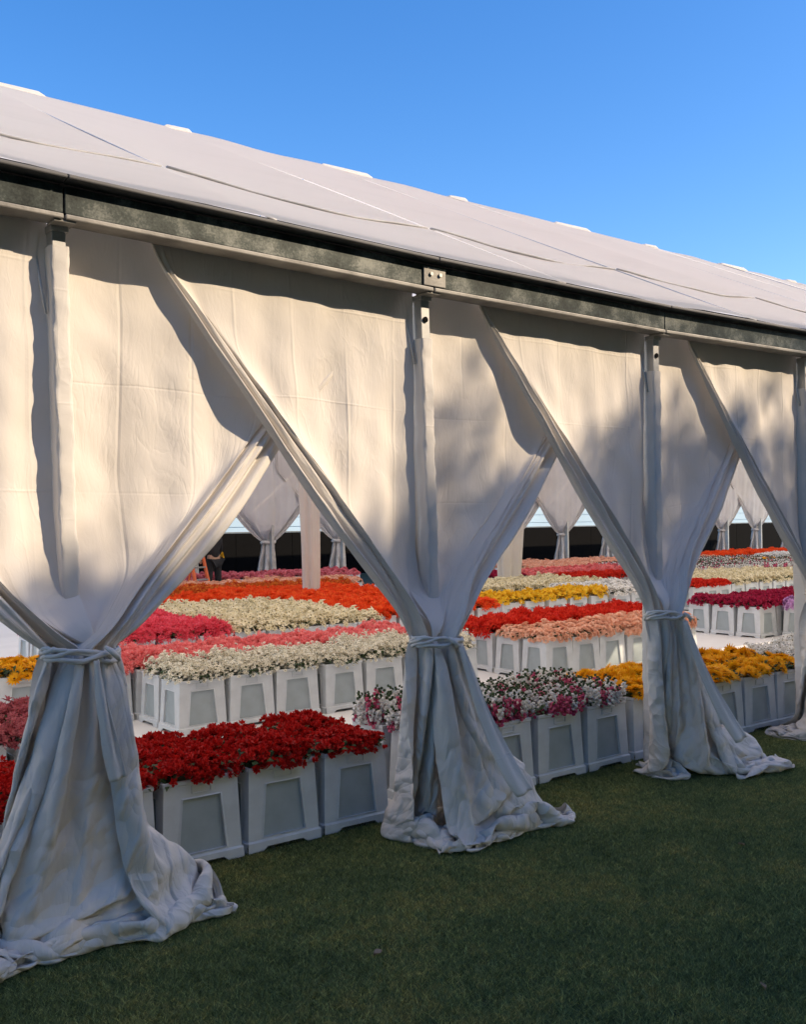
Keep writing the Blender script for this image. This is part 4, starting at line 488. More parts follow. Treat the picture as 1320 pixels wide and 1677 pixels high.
-2,-5,-3,-1,2,-2,1,-1,0,-1,0,1,-1,-2,-1,0,-1,2,1,-1,2,-2,1,-1,-1,2,0,0,0,0,0,0,0,4,3,0,-1,-2,-2,-2,-1,0,5,-1,-1,3,1,1,-2,-5,-3,1,-1,-1,2,0,1,-1,-1,1,-2,0,0,1,-2,-1,1,-1,2,-2,1,1,-3,0,1,1,0,1,-1,1,0,5,0,1,0,-5,-4,0,3,2,-1,0,-1,4,1,-1,-3,-3,0,1,1,-2,0,2,1,-3,-3,1,0,0,-1,1,0,0,0,0,0,-1,-1,2,-1,0,-1,1,0,1,0,-1,2,4,2,0,0,-2,-6,3,-2,2,0,-1,0,5,0,-1,-4,4,-3,-1,1,-2,1,-2,-2,0,1,0,1,2,0,-2,1,0,-3,1,0,1,0,0,0,-1,-1,0,0,0,1,-1,8,2,-1,1,-2,-2,-2,1,2,-2,-1,2,1,0,0,-1,4,-4,-1,0,2,-4,-3,2,1,0,0,0,0,0,2,0,-1,2,-2,-1,0,0,1,0,1,0,0,-1,0,0,1,3,2,0,1,-1,-1,-3,-3,0,3,-1,1,0,3,0,1,2,-1,-1,-2,-1,0,4,0,0,-1,-1,-1,0,0,-1,0,1,1,0,1,-2,0,0,-1,0,1,0,1,0,-1,0,0,3,-2,4,3,-2,-3,-2,-2,3,0,-2,2,2,1,-1,-1,5,0,0,0,0,0,1,-1,0,-1,-1,-2,-1,-2,1,-2,-1,2,-1,2,-1,0,0,0,0,0,-1,1,0,2,0,0,1,-2,4,0,-1,0,-3,-1,4,0,-1,-1,1,2,-1,4,0,-1,-2,2,-1,0,-2,2,2,0,-2,-4,-1,-2,1,0,0,2,-1,0,0,2,0,0,0,1,-1,-1,-2,0,2,7,0,-3,-1,1,4,-3,-4,2,-1,0,-1,2,3,-5,0,1,1,1,0,0,0,2,1,-1,-3,-1,-3,2,1,0,0,-1,0,1,1,1,-1,0,1,-1,-1,1,2,-1,0,-2,2,3,2,-2,-1,0,3,-3,-2,2,1,-1,-1,-1,1,-4,-1,0,-1,-2,2,1,2,-2,-2,-2,1,4,-1,-1,1,-1,0,-1,2,0,-1,1,1,-1,1,2,-2,1,1,-2,1,0,0,3,-1,0,-2,6,0,-4,0,-1,1,3,0,4,-7,-3,1,0,0,0,-1,1,1,0,-2,-1,2,1,0,-1,1,0,2,-2,1,0,0,-1,1,1,-1,1,-2,1,2,0,-3,3,3,0,1,-2,-2,6,-2,-3,0,0,-1,2,4,-2,-6,-3,2,0,-1,1,-1,1,-1,1,-2,3,0,-1,-1,1,1,0,1,-1,1,0,0,0,0,0,0,1,0,1,-1,2,-2,-1,6,-3,-2,-3,1,4,-1,-3,4,1,3,4,-1,-3,-3,-1,0,0,-1,0,-1,0,0,2,-2,0,2,2,-1,0,0,0,0,-1,0,0,0,0,0,1,0,0,1,1,0,-1,-1,6,1,-3,-1,1,1,0,0,-1,2,-3,3,2,-2,-7,-1,0,0,0,0,-1,0,1,1,0,1,-1,0,1,0,-1,0,1,1,-1,1,0,0,0,-1,-1,0,0,0,0,0,-1,4,5,2,0,-6,-2,2,1,0,-1,-1,2,1,0,-3,-6,0,2,-1,-1,-2,1,2,1,0,0,0,0,0,0,1,0,0,0,1,0,-1,0,1,0,1,0,-2,-1,2,-1,0,0,5,4,0,-1,-1,-1,-1,-3,1,5,2,0,-1,-2,-3,-3,-3,-2,-2,-2,0,-1,-1,0,-1,0,-1,1,2,3,3,3,3,1,1,-1,-2,-3,-2,-2,-1,0,1,2,2,1,1,1,-1,-1,0,-1,1,0,2,1,1,-1,5,-2,-1,-3,4,-3,-1,-1,-2,-1,2,6,2,-5,-3,1,4,1,2,-7,-2,3,3,-4,-2,6,-1,-2,-2,-2,5,-3,0,3,-1,3,-1,6,-2,-3,0,-5,4,2,0,3,1,0,1,-2,0,-1,0,0,-1,-1,0,2,2,0,0,-2,0,1,1,1,-2,-3,0,1,0,-1,1,3,-1,-2,-1,1,0,-1,2,0,1,2,0,1,1,-5,1,-1,1,2,1,2,0,0,-2,0,-1,2,-2,-1,-1,0,3,0,0,0,-1,0,1,2,-1,-1,-2,-1,1,0,-1,1,2,-1,-1,-1,0,1,0,0,1,0,1,2,1,-1,0,-2,0,1,1,0,1,1,-1,0,-1,-1,0,0,-1,0,1,0,0,1,0,-1,1,0,1,-2,1,-2,-2,0,1,1,0,0,1,0,0,-2,0,1,0,0,1,1,0,3,-2,0,0,-1,1,1,0,1,-1,1,0,-1,-1,0,0,-1,0,1,0,1,0,-1,1,0,1,-1,0,-1,0,-2,0,1,1,0,-1,1,-1,0,0,0,0,1,0,0,2,-1,2,0,0,-1,0,0,0,1,2,-1,-1,0,0,0,-1,-1,1,0,0,1,0,-1,1,0,0,0,-1,0,0,0,-2,0,1,1,0,0,-1,1,0,-1,1,0,-1,1,1,0,0,1,1,-1,0,0,0,1,-1,2,-2,0,0,1,-2,1,-1,0,0,1,-1,0,0,0,0,1,-1,1,-1,0,-1,-1,-1,2,1,-1,0,1,0,-1,0,0,1,0,1,-1,1,0,1,1,0,0,-1,0,0,0,2,-1,0,0,-1,0,-1,1,-2,1,0,1,-1,0,1,0,0,0,-1,0,1,0,-2,-1,1,0,0,1,0,-1,1,-1,0,1,0,0,1,0,0,0,2,0,-1,0,0,0,0,2,-2,-1,1,0,0,-1,0,0,1,0,0,0,-1,0,1,0,-1,0,0,0,0,-1,-1,2,0,1,-2,0,1,0,-1,1,0,0,1,0,0,0,0,1,0,1,-1,0,0,0,1,0,0,-1,0,-1,1,-1,1,-1,0,0,0,0,0,0,1,0,-1,
0,1,-1,0,-2,1,1,0,1,-1,0,0,-1,1,0,0,1,0,-1,1,-1,3,0,-1,0,0,0,0,1,0,-1,0,1,-1,0,0,-1,1,0,0,0,0,0,0,-1,0,0,0,0,0,-1,0,-1,2,-1,1,-1,0,0,1,-1,1,0,0,0,1,0,0,1,1,0,0,0,-1,0,2,-2,0,1,-1,0,0,-1,1,-1,0,0,1,-1,0,0,0,0,-1,0,1,1,-1,-2,1,1,0,-1,1,0,0,-1,1,0,0,1,0,0,-1,0,1,2,0,-1,0,0,0,2,-1,0,-1,1,-1,0,0,-1,1,0,0,-1,0,0,1,0,-1,0,0,0,0,0,-1,0,1,0,0,-1,0,0,0,1,0,1,0,0,-1,1,-1,1,1,0,0,0,1,-1,1,0,-1,-1,1,1,-1,0,1,-1,0,0,0,0,-1,0,0,-1,0,0,2,0,-1,0,-1,1,0,-1,0,0,1,0,0,1,-1,0,0,1,0,0,0,2,0,0,0,-1,0,-1,0,0,2,-1,-1,0,1,0,0,0,0,-1,0,0,0,0,0,-1,1,0,0,1,-2,-1,2,-1,1,0,0,-1,1,0,0,0,1,0,-1,0,0,0,2,1,-1,0,0,0,-2,1,0,-1,1,0,1,0,0,0,0,0,-1,0,0,1,0,-2,0,0,1,1,-1,0,-1,0,1,-1,0,0,1,-1,1,0,1,0,0,0,0,-1,0,2,0,1,-1,1,-1,0,-1,0,0,1,0,-1,1,0,0,0,-1,1,-1,0,0,0,0,-1,-1,2,1,0,-1,-1,0,0,0,0,1,0,0,0,1,-1,0,0,0,1,-1,0,1,2,-1,1,-1,0,0,-1,0,1,-1,0,0,1,0,1,-1,0,-1,-1,1,0,0,0,-1,0,0,1,1,-1,-1,1,-1,0,0,1,0,0,0,0,1,0,0,0,-1,1,-2,2,1,0,0,1,-1,0,0,-1,0,0,1,-1,1,0,0,0,0,-2,0,0,1,0,-1,1,-1,1,1,0,0,-2,0,0,0,0,0,1,0,0,0,0,1,-1,0,1,0,-1,1,2,0,-1,0,1,0,-1,0,0,0,0,1,-1,1,0,0,0,-2,0,0,1,0,0,-1,1,-1,1,1,-1,0,-1,0,0,0,1,0,0,0,1,0,0,0,0,0,0,-1,0,2,0,0,0,0,0,0,0,-1,0,0,1,0,0,0,0,-1,-2,1,0,1,0,-1,1,-1,0,1,1,0,-1,-1,0,-1,0,3,-1,0,1,-1,0,0,0,1,0,0,-1,-1,3,1,-1,1,0,1,-1,0,0,0,-1,1,0,0,-1,2,-3,-1,0,1,0,0,0,-1,0,0,2,1,0,0,-2,-1,1,0,1,0,1,-1,1,0,0,0,0,0,1,-1,-1,2,1,0,-1,0,1,-1,-1,1,0,0,-1,0,0,1,-1,-2,-1,0,1,1,-2,0,1,0,0,0,3,-1,0,0,-2,-1,2,2,0,-1,1,-1,1,-1,0,1,-1,2,-1,-1,1,1,0,0,1,0,0,1,-1,-1,0,-2,1,2,1,-3,-3,1,-1,1,-1,0,1,0,0,0,1,2,1,-1,-2,0,-1,2,2,1,-1,-1,1,-1,-1,1,-1,2,-1,1,-1,0,3,-1,1,-1,0,1,-1,-2,0,0,-1,-2,2,-1,-2,0,1,0,0,0,0,-1,0,0,2,1,1,2,-2,-2,0,-1,3,1,1,1,-1,-1,0,0,0,0,-1,1,1,1,-1,2,-1,0,1,0,-1,0,1,-1,0,0,-1,-3,2,2,2,0,1,0,-1,-1,0,0,1,0,-1,-3,3,-1,-2,0,-1,1,2,4,-1,-2,0,-1,0,-1,1,0,0,2,0,-2,1,1,0,0,-3,1,1,0,0,0,0,2,3,1,1,1,-1,0,0,-3,1,2,-1,-2,-4,-4,1,4,-1,-1,-2,0,1,1,3,1,-1,-2,0,0,0,0,0,1,1,0,0,-2,2,-1,1,-2,1,0,1,0,1,3,2,0,0,-2,-2,0,-1,0,3,0,-4,-3,-2,-1,1,2,2,3,-4,-3,1,1,0,1,3,2,-3,-1,0,0,0,0,0,1,1,-1,-1,1,1,0,-4,1,2,1,4,3,0,-3,-3,-3,-1,-1,-2,0,1,0,0,0,3,-2,2,3,2,-3,1,-1,-2,-2,0,-1,2,3,2,1,-2,-2,0,0,0,1,0,0,0,-1,0,1,1,-7,1,1,0,1,1,2,0,3,-1,-2,-1,-2,-1,-1,-1,0,4,-2,4,5,1,-3,-3,1,0,-1,0,-3,0,0,1,3,1,-1,1,-1,-1,1,-1,1,0,0,0,-1,1,0,-6,-1,1,2,-1,-1,-1,4,-1,1,0,-2,1,-1,-1,1,2,1,6,0,-5,-4,0,2,-1,2,1,2,-3,-1,-2,0,1,2,2,-1,0,0,0,1,0,0,0,0,-1,0,1,-5,-1,-2,1,3,-1,-1,-1,4,0,-2,0,1,0,2,3,3,0,-2,-3,1,2,-2,-4,-1,1,0,0,4,-1,-1,-2,-1,1,2,2,0,0,-1,0,0,0,1,0,0,-1,0,-7,1,-1,1,-2,3,1,-2,1,7,1,0,-2,0,3,0,-3,-1,1,6,-1,-4,-4,-2,1,1,3,3,0,-2,-1,-1,-2,-2,0,0,2,1,0,0,1,0,0,0,0,-1,1,2,-1,-3,-4,-1,-1,2,3,-3,0,9,2,0,0,-7,-3,-1,0,0,-1,1,3,1,1,-2,0,2,5,2,0,0,-1,-2,-1,-2,2,-1,-2,0,1,-1,0,0,1,0,-1,0,3,-2,2,-2,-3,-4,-2,3,2,-2,2,8,-2,0,5,-5,-3,0,0,-3,1,-2,3,5,-2,-2,-1,-1,1,1,1,3,0,-1,-1,-3,0,0,-1,0,2,-1,0,1,0,0,-1,2,0,0,0,-1,0,-4,-5,2,3,
-3,3,7,-3,0,4,0,-4,-2,4,-1,-3,-2,1,7,-1,-5,-4,-1,1,0,2,3,2,1,-1,-2,-1,-1,1,0,3,-1,-1,0,0,0,-5,3,0,2,1,0,2,-2,-4,-3,0,-2,5,6,-6,5,3,-1,-4,-2,0,4,-4,-4,2,7,3,-6,-3,-1,0,-1,0,2,1,0,0,0,1,-1,1,1,2,0,0,-1,0,-6,-1,2,1,0,1,7,2,-3,-3,-5,-2,0,5,5,-6,0,7,0,-7,-1,1,3,-3,-1,5,4,0,-2,-2,-2,-1,-1,-3,0,1,2,1,1,0,-1,1,1,1,-1,2,-1,-6,-1,1,-1,2,0,3,8,1,-2,-1,-4,-1,-2,4,3,-4,-3,6,2,-6,-2,4,-1,-4,-1,4,5,0,0,-1,-4,-2,1,-2,-1,0,2,0,1,0,0,0,2,2,-1,1,-5,0,-1,1,1,6,-1,-4,4,1,0,4,0,0,-2,0,1,-2,-2,3,1,-4,-1,4,-2,-4,2,4,1,0,-1,-1,-2,-3,0,0,0,0,-1,-1,1,-1,2,2,0,1,0,-6,2,-2,0,2,1,-3,1,-2,1,8,2,-3,-3,1,0,2,-4,-1,3,4,1,0,2,-1,0,-5,-3,0,5,4,0,0,-2,-4,-1,0,0,2,-2,0,0,-1,-1,1,1,1,-6,-1,3,4,2,-5,-1,-1,4,4,-3,-6,-1,0,2,1,0,2,-2,-3,3,5,3,-1,3,0,0,-4,-3,-3,3,5,2,0,-1,-3,-2,0,-1,1,0,-1,-2,-1,2,0,1,-4,5,5,-1,0,2,-2,-1,2,-2,-3,-1,-1,0,-3,0,0,2,-2,-2,-2,0,2,4,2,5,0,2,-2,-7,-2,2,5,2,1,-2,-2,-2,1,0,-1,-1,0,-1,0,1,-1,0,2,0,-1,0,0,2,1,-2,2,2,1,0,0,-2,-3,1,-3,0,-1,-3,-2,-1,1,2,2,5,4,-2,-2,-5,-1,0,4,3,0,0,-2,-2,1,0,1,-1,-1,-2,0,1,-8,-1,1,1,-1,1,0,0,2,3,3,2,-3,-3,-2,2,1,2,5,1,0,0,-6,-5,3,-1,3,4,2,-1,-4,-5,-2,3,3,4,0,-1,-1,-1,-1,1,2,-1,-2,-1,-1,-4,-2,-1,-1,1,1,1,4,-3,-3,0,2,7,4,0,-4,-4,2,-2,4,3,1,-1,0,-6,-1,-1,3,5,2,-1,-6,-3,-1,1,4,2,0,-2,0,1,-1,0,2,-2,-1,0,-2,-2,-5,2,1,1,4,0,-1,-1,-4,-1,1,4,5,3,-1,-4,-1,-1,2,2,4,-1,0,-5,-2,-1,6,4,-2,0,-7,-3,1,-1,0,2,2,1,1,1,-1,0,2,-3,0,-4,0,3,0,2,1,0,0,1,-2,1,-3,-3,-2,-1,4,5,4,0,-2,-3,-1,0,3,-1,-2,-3,0,1,4,5,-4,4,-7,-4,0,1,2,1,-1,-1,0,3,-1,0,1,0,3,3,1,2,-2,1,-1,-1,0,2,0,0,-1,-2,-2,-1,0,0,3,1,1,-2,-2,-1,1,-1,-2,-5,1,4,2,4,-1,0,-4,-3,2,1,0,-1,1,-3,-1,3,0,1,-1,7,1,0,-1,-1,0,-1,1,0,0,1,-1,1,-2,-1,-1,-2,-1,-3,3,1,3,2,0,0,0,-4,-3,-2,-1,3,0,2,6,-1,-3,-2,-1,0,0,1,1,-4,-2,3,0,0,9,-1,0,0,0,-3,-1,-4,0,-2,-2,-1,-2,-1,3,1,2,1,2,-2,-1,-1,2,3,3,1,0,-3,-5,-1,0,1,1,2,4,0,-4,-2,0,1,-1,2,1,-4,-2,2,0,8,-1,1,0,-1,1,0,-1,-4,-4,-3,0,-1,1,-2,0,-1,3,1,1,3,1,-2,0,0,-1,0,0,-2,-3,1,1,2,2,3,2,-1,-3,-2,0,0,1,3,0,-6,-2,2,8,0,-1,0,0,0,1,0,-1,-2,0,0,1,-1,1,-3,-2,-2,-1,-2,-1,3,1,-2,-2,1,2,3,-3,-2,0,-1,0,1,-2,5,4,2,-6,1,0,-3,3,3,1,-5,-3,6,2,0,1,0,-3,-1,1,-2,1,2,1,0,0,-1,0,0,-1,-1,-2,-3,-6,-1,0,1,2,3,2,3,0,-4,-2,-2,-1,2,1,3,2,-4,-4,0,3,-1,4,1,-4,-4,9,-1,0,-1,0,2,-7,-5,-1,2,-1,1,0,0,1,1,1,-5,0,1,0,0,-1,1,3,2,0,0,2,1,-2,0,-6,0,1,0,2,2,2,-8,1,0,0,1,-2,2,-2,8,1,-3,-1,-1,-3,-2,-2,1,-2,-1,-3,2,3,0,-1,0,3,-2,0,0,2,2,0,-3,-1,-2,-2,1,-1,3,5,-1,-2,0,0,1,1,0,-1,-3,1,0,-2,6,0,-1,7,-1,0,-4,0,-3,2,1,-1,-1,-2,-2,-2,-1,0,0,1,3,4,2,3,-1,1,-1,0,0,0,-2,-3,-2,-3,1,4,0,-1,1,-1,-1,2,-1,-3,0,0,1,2,5,1,10,-2,-1,0,-3,0,1,0,-1,0,0,0,-4,-2,-3,3,2,3,2,1,-2,1,-1,1,0,-1,-3,3,2,-2,-4,-5,1,4,1,-1,-2,-1,3,-2,-1,-1,0,-1,0,3,6,3,-1,-1,0,-2,1,0,1,0,3,2,1,1,-2,1,0,0,-2,-3,-3,-1,0,-1,0,1,3,4,1,-3,-1,-1,1,-2,-5,1,2,0,-2,-1,3,0,-2,0,0,-1,1,3,-6,1,0,0,2,0,-1,0,2,3,0,1,4,-3,3,0,-1,-4,-3,1,1,-1,-1,-1,-1,-2,4,1,1,4,1,-3,-2,-3,-1,1,-3,1,0,2,0,3,-1,2,-3,-1,-2,-5,-2,1,-1,1,0,
1,0,0,-2,3,4,2,4,-3,-1,-3,-2,-1,1,-1,-1,1,-1,2,1,-3,0,4,1,2,0,0,-4,-1,-2,-1,0,4,0,1,-1,1,0,2,0,-5,-7,0,0,1,0,0,-1,0,1,0,2,4,3,4,0,-3,-2,2,2,0,0,1,-1,1,-2,-3,-1,-1,-3,2,3,4,0,-2,-7,-4,2,1,3,3,-1,-2,0,-1,1,-2,-1,-7,1,1,0,-1,-1,2,0,-1,0,2,2,0,0,3,1,1,0,1,-4,2,0,1,0,0,2,0,0,0,-2,1,0,2,0,-4,-8,3,0,-3,4,3,-3,-2,1,2,-2,3,-8,1,-2,2,0,1,0,-1,1,0,1,3,2,4,0,-2,-1,0,0,2,-3,1,0,-1,-2,-2,0,1,3,2,1,3,0,-1,-2,-4,-1,-1,-1,-2,0,3,1,-1,0,2,1,-7,-1,1,0,1,0,-2,2,0,4,2,0,0,1,-1,2,0,0,-1,0,1,-1,-1,-1,2,-2,1,0,-1,0,0,1,2,0,-1,0,-4,3,2,-3,-4,-1,2,0,0,2,-1,-6,-1,0,0,1,-2,2,-1,2,6,-1,-1,0,1,-1,-1,2,-2,0,1,2,0,0,2,-2,2,-2,-2,1,0,1,-2,0,3,1,2,-7,-1,3,0,-2,-1,-1,0,0,-1,4,244,0,0,0,0,0,0,0,0,0,0,0,0,0,0,0,0,0,0,0,0,0,0,0,0,0,0,0,0,0,0,0,0,0,0,0,0,0,0,0,0,0,0,0,0,0,0,-11,2,1,-2,2,-2,0,0,0,2,0,-1,0,0,-1,1,1,-1,-1,2,1,1,-3,-1,0,2,0,-1,-1,2,1,-2,2,1,-1,-1,0,0,1,0,0,-2,1,1,-1,0,2,-8,-2,0,2,-1,1,-1,0,1,0,-1,0,-1,1,0,0,0,0,1,0,1,-2,0,0,1,-1,0,1,0,0,0,1,-1,1,0,0,-1,1,0,-1,0,1,-1,1,0,1,-1,-10,1,1,0,-1,-1,1,0,0,-1,0,1,0,-1,1,0,-1,1,0,1,-1,1,0,-1,-1,2,0,-1,2,-1,0,0,1,0,0,0,0,-1,0,1,0,-1,1,-1,1,0,0,-9,0,-1,1,0,0,-1,0,1,0,0,-1,1,0,0,-1,1,0,1,-2,2,-1,0,0,0,-1,1,0,0,0,0,1,0,0,0,0,0,0,-1,1,0,0,-1,1,1,0,0,-10,0,1,-1,0,1,-1,1,0,-1,0,1,-1,0,0,1,0,0,0,1,-1,0,1,-1,0,0,0,0,0,0,1,0,0,-1,1,0,0,0,0,0,0,0,1,0,0,-1,0,-9,0,-1,2,-1,0,0,0,0,0,0,0,1,-1,0,0,0,0,0,0,0,1,0,0,0,0,-1,1,0,0,0,0,0,1,-1,0,1,0,0,0,0,0,-1,0,1,0,0,-10,1,0,-1,1,0,0,0,-1,1,0,-1,0,1,0,0,0,0,0,0,0,0,0,1,-1,0,0,0,0,1,-1,1,0,0,0,0,0,1,-1,0,0,1,0,0,-1,1,-1,-9,-1,1,0,0,0,0,0,0,-1,0,1,0,0,0,0,0,0,0,0,0,0,1,-1,1,-1,0,1,-1,0,1,0,0,0,0,1,-1,1,0,-1,0,0,0,0,1,-1,0,-9,0,0,0,0,0,1,-1,0,0,0,0,0,0,1,-1,0,1,0,-1,0,1,0,0,-1,1,0,-1,1,0,0,1,0,-1,1,-1,1,-1,1,-1,1,0,0,0,0,0,1,-9,0,0,0,0,0,0,0,0,0,0,0,0,0,0,1,-1,0,0,0,0,0,0,1,0,-1,0,1,0,0,0,0,0,0,0,0,1,0,0,0,-1,1,-1,0,0,1,-1,-10,1,0,0,-1,1,0,0,0,0,0,0,0,0,0,0,1,-1,0,0,0,0,1,0,0,0,0,-1,0,0,1,0,0,0,0,1,-1,1,-1,0,1,-1,1,0,0,0,0,-8,-1,0,0,1,0,0,0,-1,0,0,0,0,1,-1,0,0,1,-1,1,0,0,0,0,0,-1,1,0,0,1,-1,1,-1,1,0,-1,1,0,0,0,-1,1,0,0,0,0,0,-9,1,-1,0,0,0,0,0,0,0,0,0,0,0,1,0,0,-1,1,-1,0,1,0,0,-1,1,-1,1,0,0,1,-1,1,-1,0,1,0,0,0,0,0,0,0,-1,1,0,0,-9,-1,1,0,1,0,-1,0,0,0,0,0,0,0,0,0,0,1,-1,1,-1,0,1,0,0,0,0,-1,1,0,0,0,0,0,1,0,0,-1,1,0,-1,1,0,0,-1,1,0,-9,1,-1,0,1,-1,1,0,0,-1,1,0,0,-1,1,0,0,-1,1,-1,1,0,0,1,0,-1,0,0,0,0,0,1,0,0,-1,0,1,1,0,-1,0,0,0,0,1,-1,0,-9,0,0,0,0,1,0,0,-1,1,-1,0,0,1,-1,1,-1,1,0,0,0,0,0,0,0,0,0,0,1,0,0,0,0,0,0,0,0,0,0,0,0,0,0,0,0,0,1,-9,0,0,1,0,0,0,-1,1,-1,0,0,1,-1,1,-1,1,0,0,0,0,0,0,0,0,0,0,0,0,0,0,0,0,1,0,0,0,0,0,0,0,-1,1,0,0,0,-1,-8,-1,1,-1,0,1,0,0,-1,1,0,0,-1,1,0,0,0,0,0,0,-1,1,0,1,0,-1,0,0,0,0,1,0,0,-1,1,0,0,1,0,0,-1,0,0,0,0,0,1,-9,1,-1,1,0,-1,1,-1,1,-1,1,0,0,0,0,0,0,0,0,0,1,-1,0,0,0,0,0,1,0,0,-1,1,0,0,0,0,1,0,0,0,0,-1,0,0,0,1,-1,-8,0,0,-1,0,1,-1,1,-1,1,-1,0,0,1,0,0,0,0,0,0,0,
0,0,0,1,-1,0,0,0,1,0,-1,1,0,0,1,0,-1,1,0,-1,0,0,0,0,0,1,-8,-1,1,0,-1,1,0,0,0,0,0,0,1,-1,0,0,0,0,0,1,-1,0,1,0,-1,1,-1,0,1,-1,1,0,0,0,0,0,0,1,1,-1,0,-1,1,0,0,-1,0,-8,0,-1,1,0,-1,1,0,0,0,0,0,0,0,0,0,0,1,0,0,0,-1,0,1,0,0,0,0,0,0,0,0,0,1,-1,1,0,0,0,1,-1,0,-1,0,0,1,0,-7,-1,0,0,0,0,0,-1,1,0,0,0,1,0,0,-1,1,-1,1,0,0,0,-1,0,1,-1,0,0,1,0,-1,1,0,0,1,0,1,-1,0,1,0,-1,-1,1,-1,0,0,-7,0,0,-1,0,0,1,0,-1,-1,1,2,-1,0,0,1,-1,1,-1,0,0,0,0,0,0,0,0,1,-1,0,0,0,1,0,0,2,0,1,-1,0,-1,0,-1,-1,1,0,0,-6,-1,-1,0,0,0,0,3,-1,1,1,-1,-1,0,0,0,1,0,0,0,-1,-1,-1,0,1,1,-1,1,0,-1,0,1,0,0,1,0,1,0,0,0,0,0,-2,0,-1,1,0,-4,0,-2,-1,0,0,0,0,0,1,-1,-1,1,1,-1,1,0,1,1,-2,0,0,0,-2,1,0,1,0,1,-1,0,-1,0,2,0,1,0,0,-1,1,1,-1,-1,-1,0,-1,0,-1,-1,1,1,-3,0,-3,-3,3,0,4,2,1,0,1,1,1,-2,-3,-3,-2,1,0,-2,0,1,0,1,0,-2,0,1,0,1,1,0,0,0,1,-1,0,0,0,-3,0,1,0,-1,-1,-1,1,1,-4,-1,3,4,3,0,1,1,0,-1,-3,-4,-3,0,2,1,-2,-3,1,-2,2,1,1,-1,1,-2,-1,1,0,2,0,0,1,0,-1,0,0,0,-1,-1,0,0,-1,0,-3,-4,0,2,5,1,-3,1,0,1,-1,-1,-2,-1,1,0,-1,0,0,1,2,-2,-2,0,1,1,1,1,-1,-2,0,1,0,1,0,0,0,0,0,0,0,0,-2,-1,0,-1,4,0,-3,-2,-1,-1,1,-1,-1,-2,-1,2,1,0,2,-2,0,-1,-1,3,4,-4,-2,0,-1,1,0,1,2,1,-1,-2,-1,1,0,0,0,1,0,1,0,-1,0,-2,0,0,-4,3,6,1,0,-1,-5,-5,0,0,0,0,0,0,2,-3,-1,1,2,6,2,-5,0,-1,0,-3,1,0,-1,1,2,1,-2,-2,0,0,0,1,0,0,0,0,0,0,0,-2,0,-6,1,3,7,2,-2,-1,-3,2,-1,-2,-3,-1,-1,-2,1,2,3,5,0,-4,-3,0,2,0,1,-3,-2,-2,1,2,2,2,-1,-3,-1,0,0,0,1,0,0,0,0,-1,0,-1,-6,1,2,-2,7,3,1,-1,-8,2,2,-6,-3,0,4,5,4,1,0,-3,-2,-4,0,2,4,2,0,-6,-3,-1,-1,0,1,2,1,-1,-1,-1,0,0,0,0,1,-1,1,-2,0,0,-2,-4,2,-1,6,4,0,-1,-9,2,9,-4,-4,-3,0,3,2,1,2,1,-1,0,-1,0,-1,-3,0,0,-1,0,-2,-1,0,-1,0,1,0,1,1,0,0,0,0,0,0,-1,3,-2,-2,-1,-4,1,4,5,1,-1,-7,3,6,0,-5,-6,-2,1,-1,2,3,3,0,-2,-4,0,6,0,-2,-2,-3,0,1,-1,0,0,0,0,1,0,1,0,0,0,0,-1,0,4,-3,2,0,-3,-4,-3,5,5,4,-4,-6,6,4,-1,-3,-7,-3,1,0,4,7,-1,1,-4,-3,-2,2,2,-1,-2,-1,-2,0,0,0,0,1,0,-1,1,2,-1,1,-1,0,0,-7,2,0,2,5,2,-4,-7,0,4,7,-3,-5,6,5,-1,-2,-6,-4,-1,1,5,6,-2,2,-1,-1,3,-1,-2,0,-2,-2,-2,-1,-1,0,0,0,2,0,-1,2,1,-1,0,-1,0,0,-2,-2,0,1,-1,0,-2,-2,3,6,-2,-4,8,3,-1,-1,-6,-3,0,1,5,4,1,1,-2,0,2,0,0,-1,-1,-2,-4,-2,0,-1,-2,-1,2,2,0,0,1,0,0,4,-3,-1,-1,0,-4,1,2,3,-1,-4,-3,2,2,-1,7,4,-2,0,-6,-5,0,1,7,-1,-3,3,3,1,1,-1,1,0,0,0,-2,-5,-2,0,-1,0,-1,1,1,1,0,2,2,-1,-1,2,-4,0,6,4,1,-1,0,-5,-4,-2,-1,0,5,5,0,-1,-6,-4,1,3,3,-2,-5,0,3,5,2,0,1,-1,1,0,-1,-2,-1,0,-3,-3,0,2,1,2,-2,4,-2,0,-4,3,2,1,2,-1,-3,-4,7,0,-6,-8,1,1,4,7,2,-3,-7,1,1,3,1,-4,-5,2,0,4,3,1,1,2,1,0,-2,-2,0,-1,0,-1,0,-2,0,1,2,3,1,1,0,-3,-1,-4,-4,4,8,-3,-2,0,0,-6,0,-1,2,3,5,-3,-5,0,5,0,-1,-4,-1,1,-2,2,2,2,2,3,0,0,0,-1,0,1,-4,-4,0,1,1,-2,2,2,0,-3,-1,-4,0,7,4,-2,0,3,1,0,-4,-4,-1,-4,2,2,3,-4,-1,2,4,1,-4,-3,-1,2,-2,0,4,2,1,4,0,-1,1,-2,-3,1,-2,1,-1,0,-9,1,0,1,0,0,0,1,0,0,4,5,1,-1,-2,-1,-4,-3,0,0,1,5,1,-3,-1,4,3,-1,-4,-4,3,2,-3,-2,2,0,5,5,0,-4,1,2,0,-1,-3,-1,0,0,-1,2,-1,1,2,1,-3,-3,-2,-3,-1,2,6,4,3,0,1,-3,-4,-1,0,3,-4,-4,1,5,2,-2,0,-6,2,2,-2,-3,2,-1,5,5,2,0,
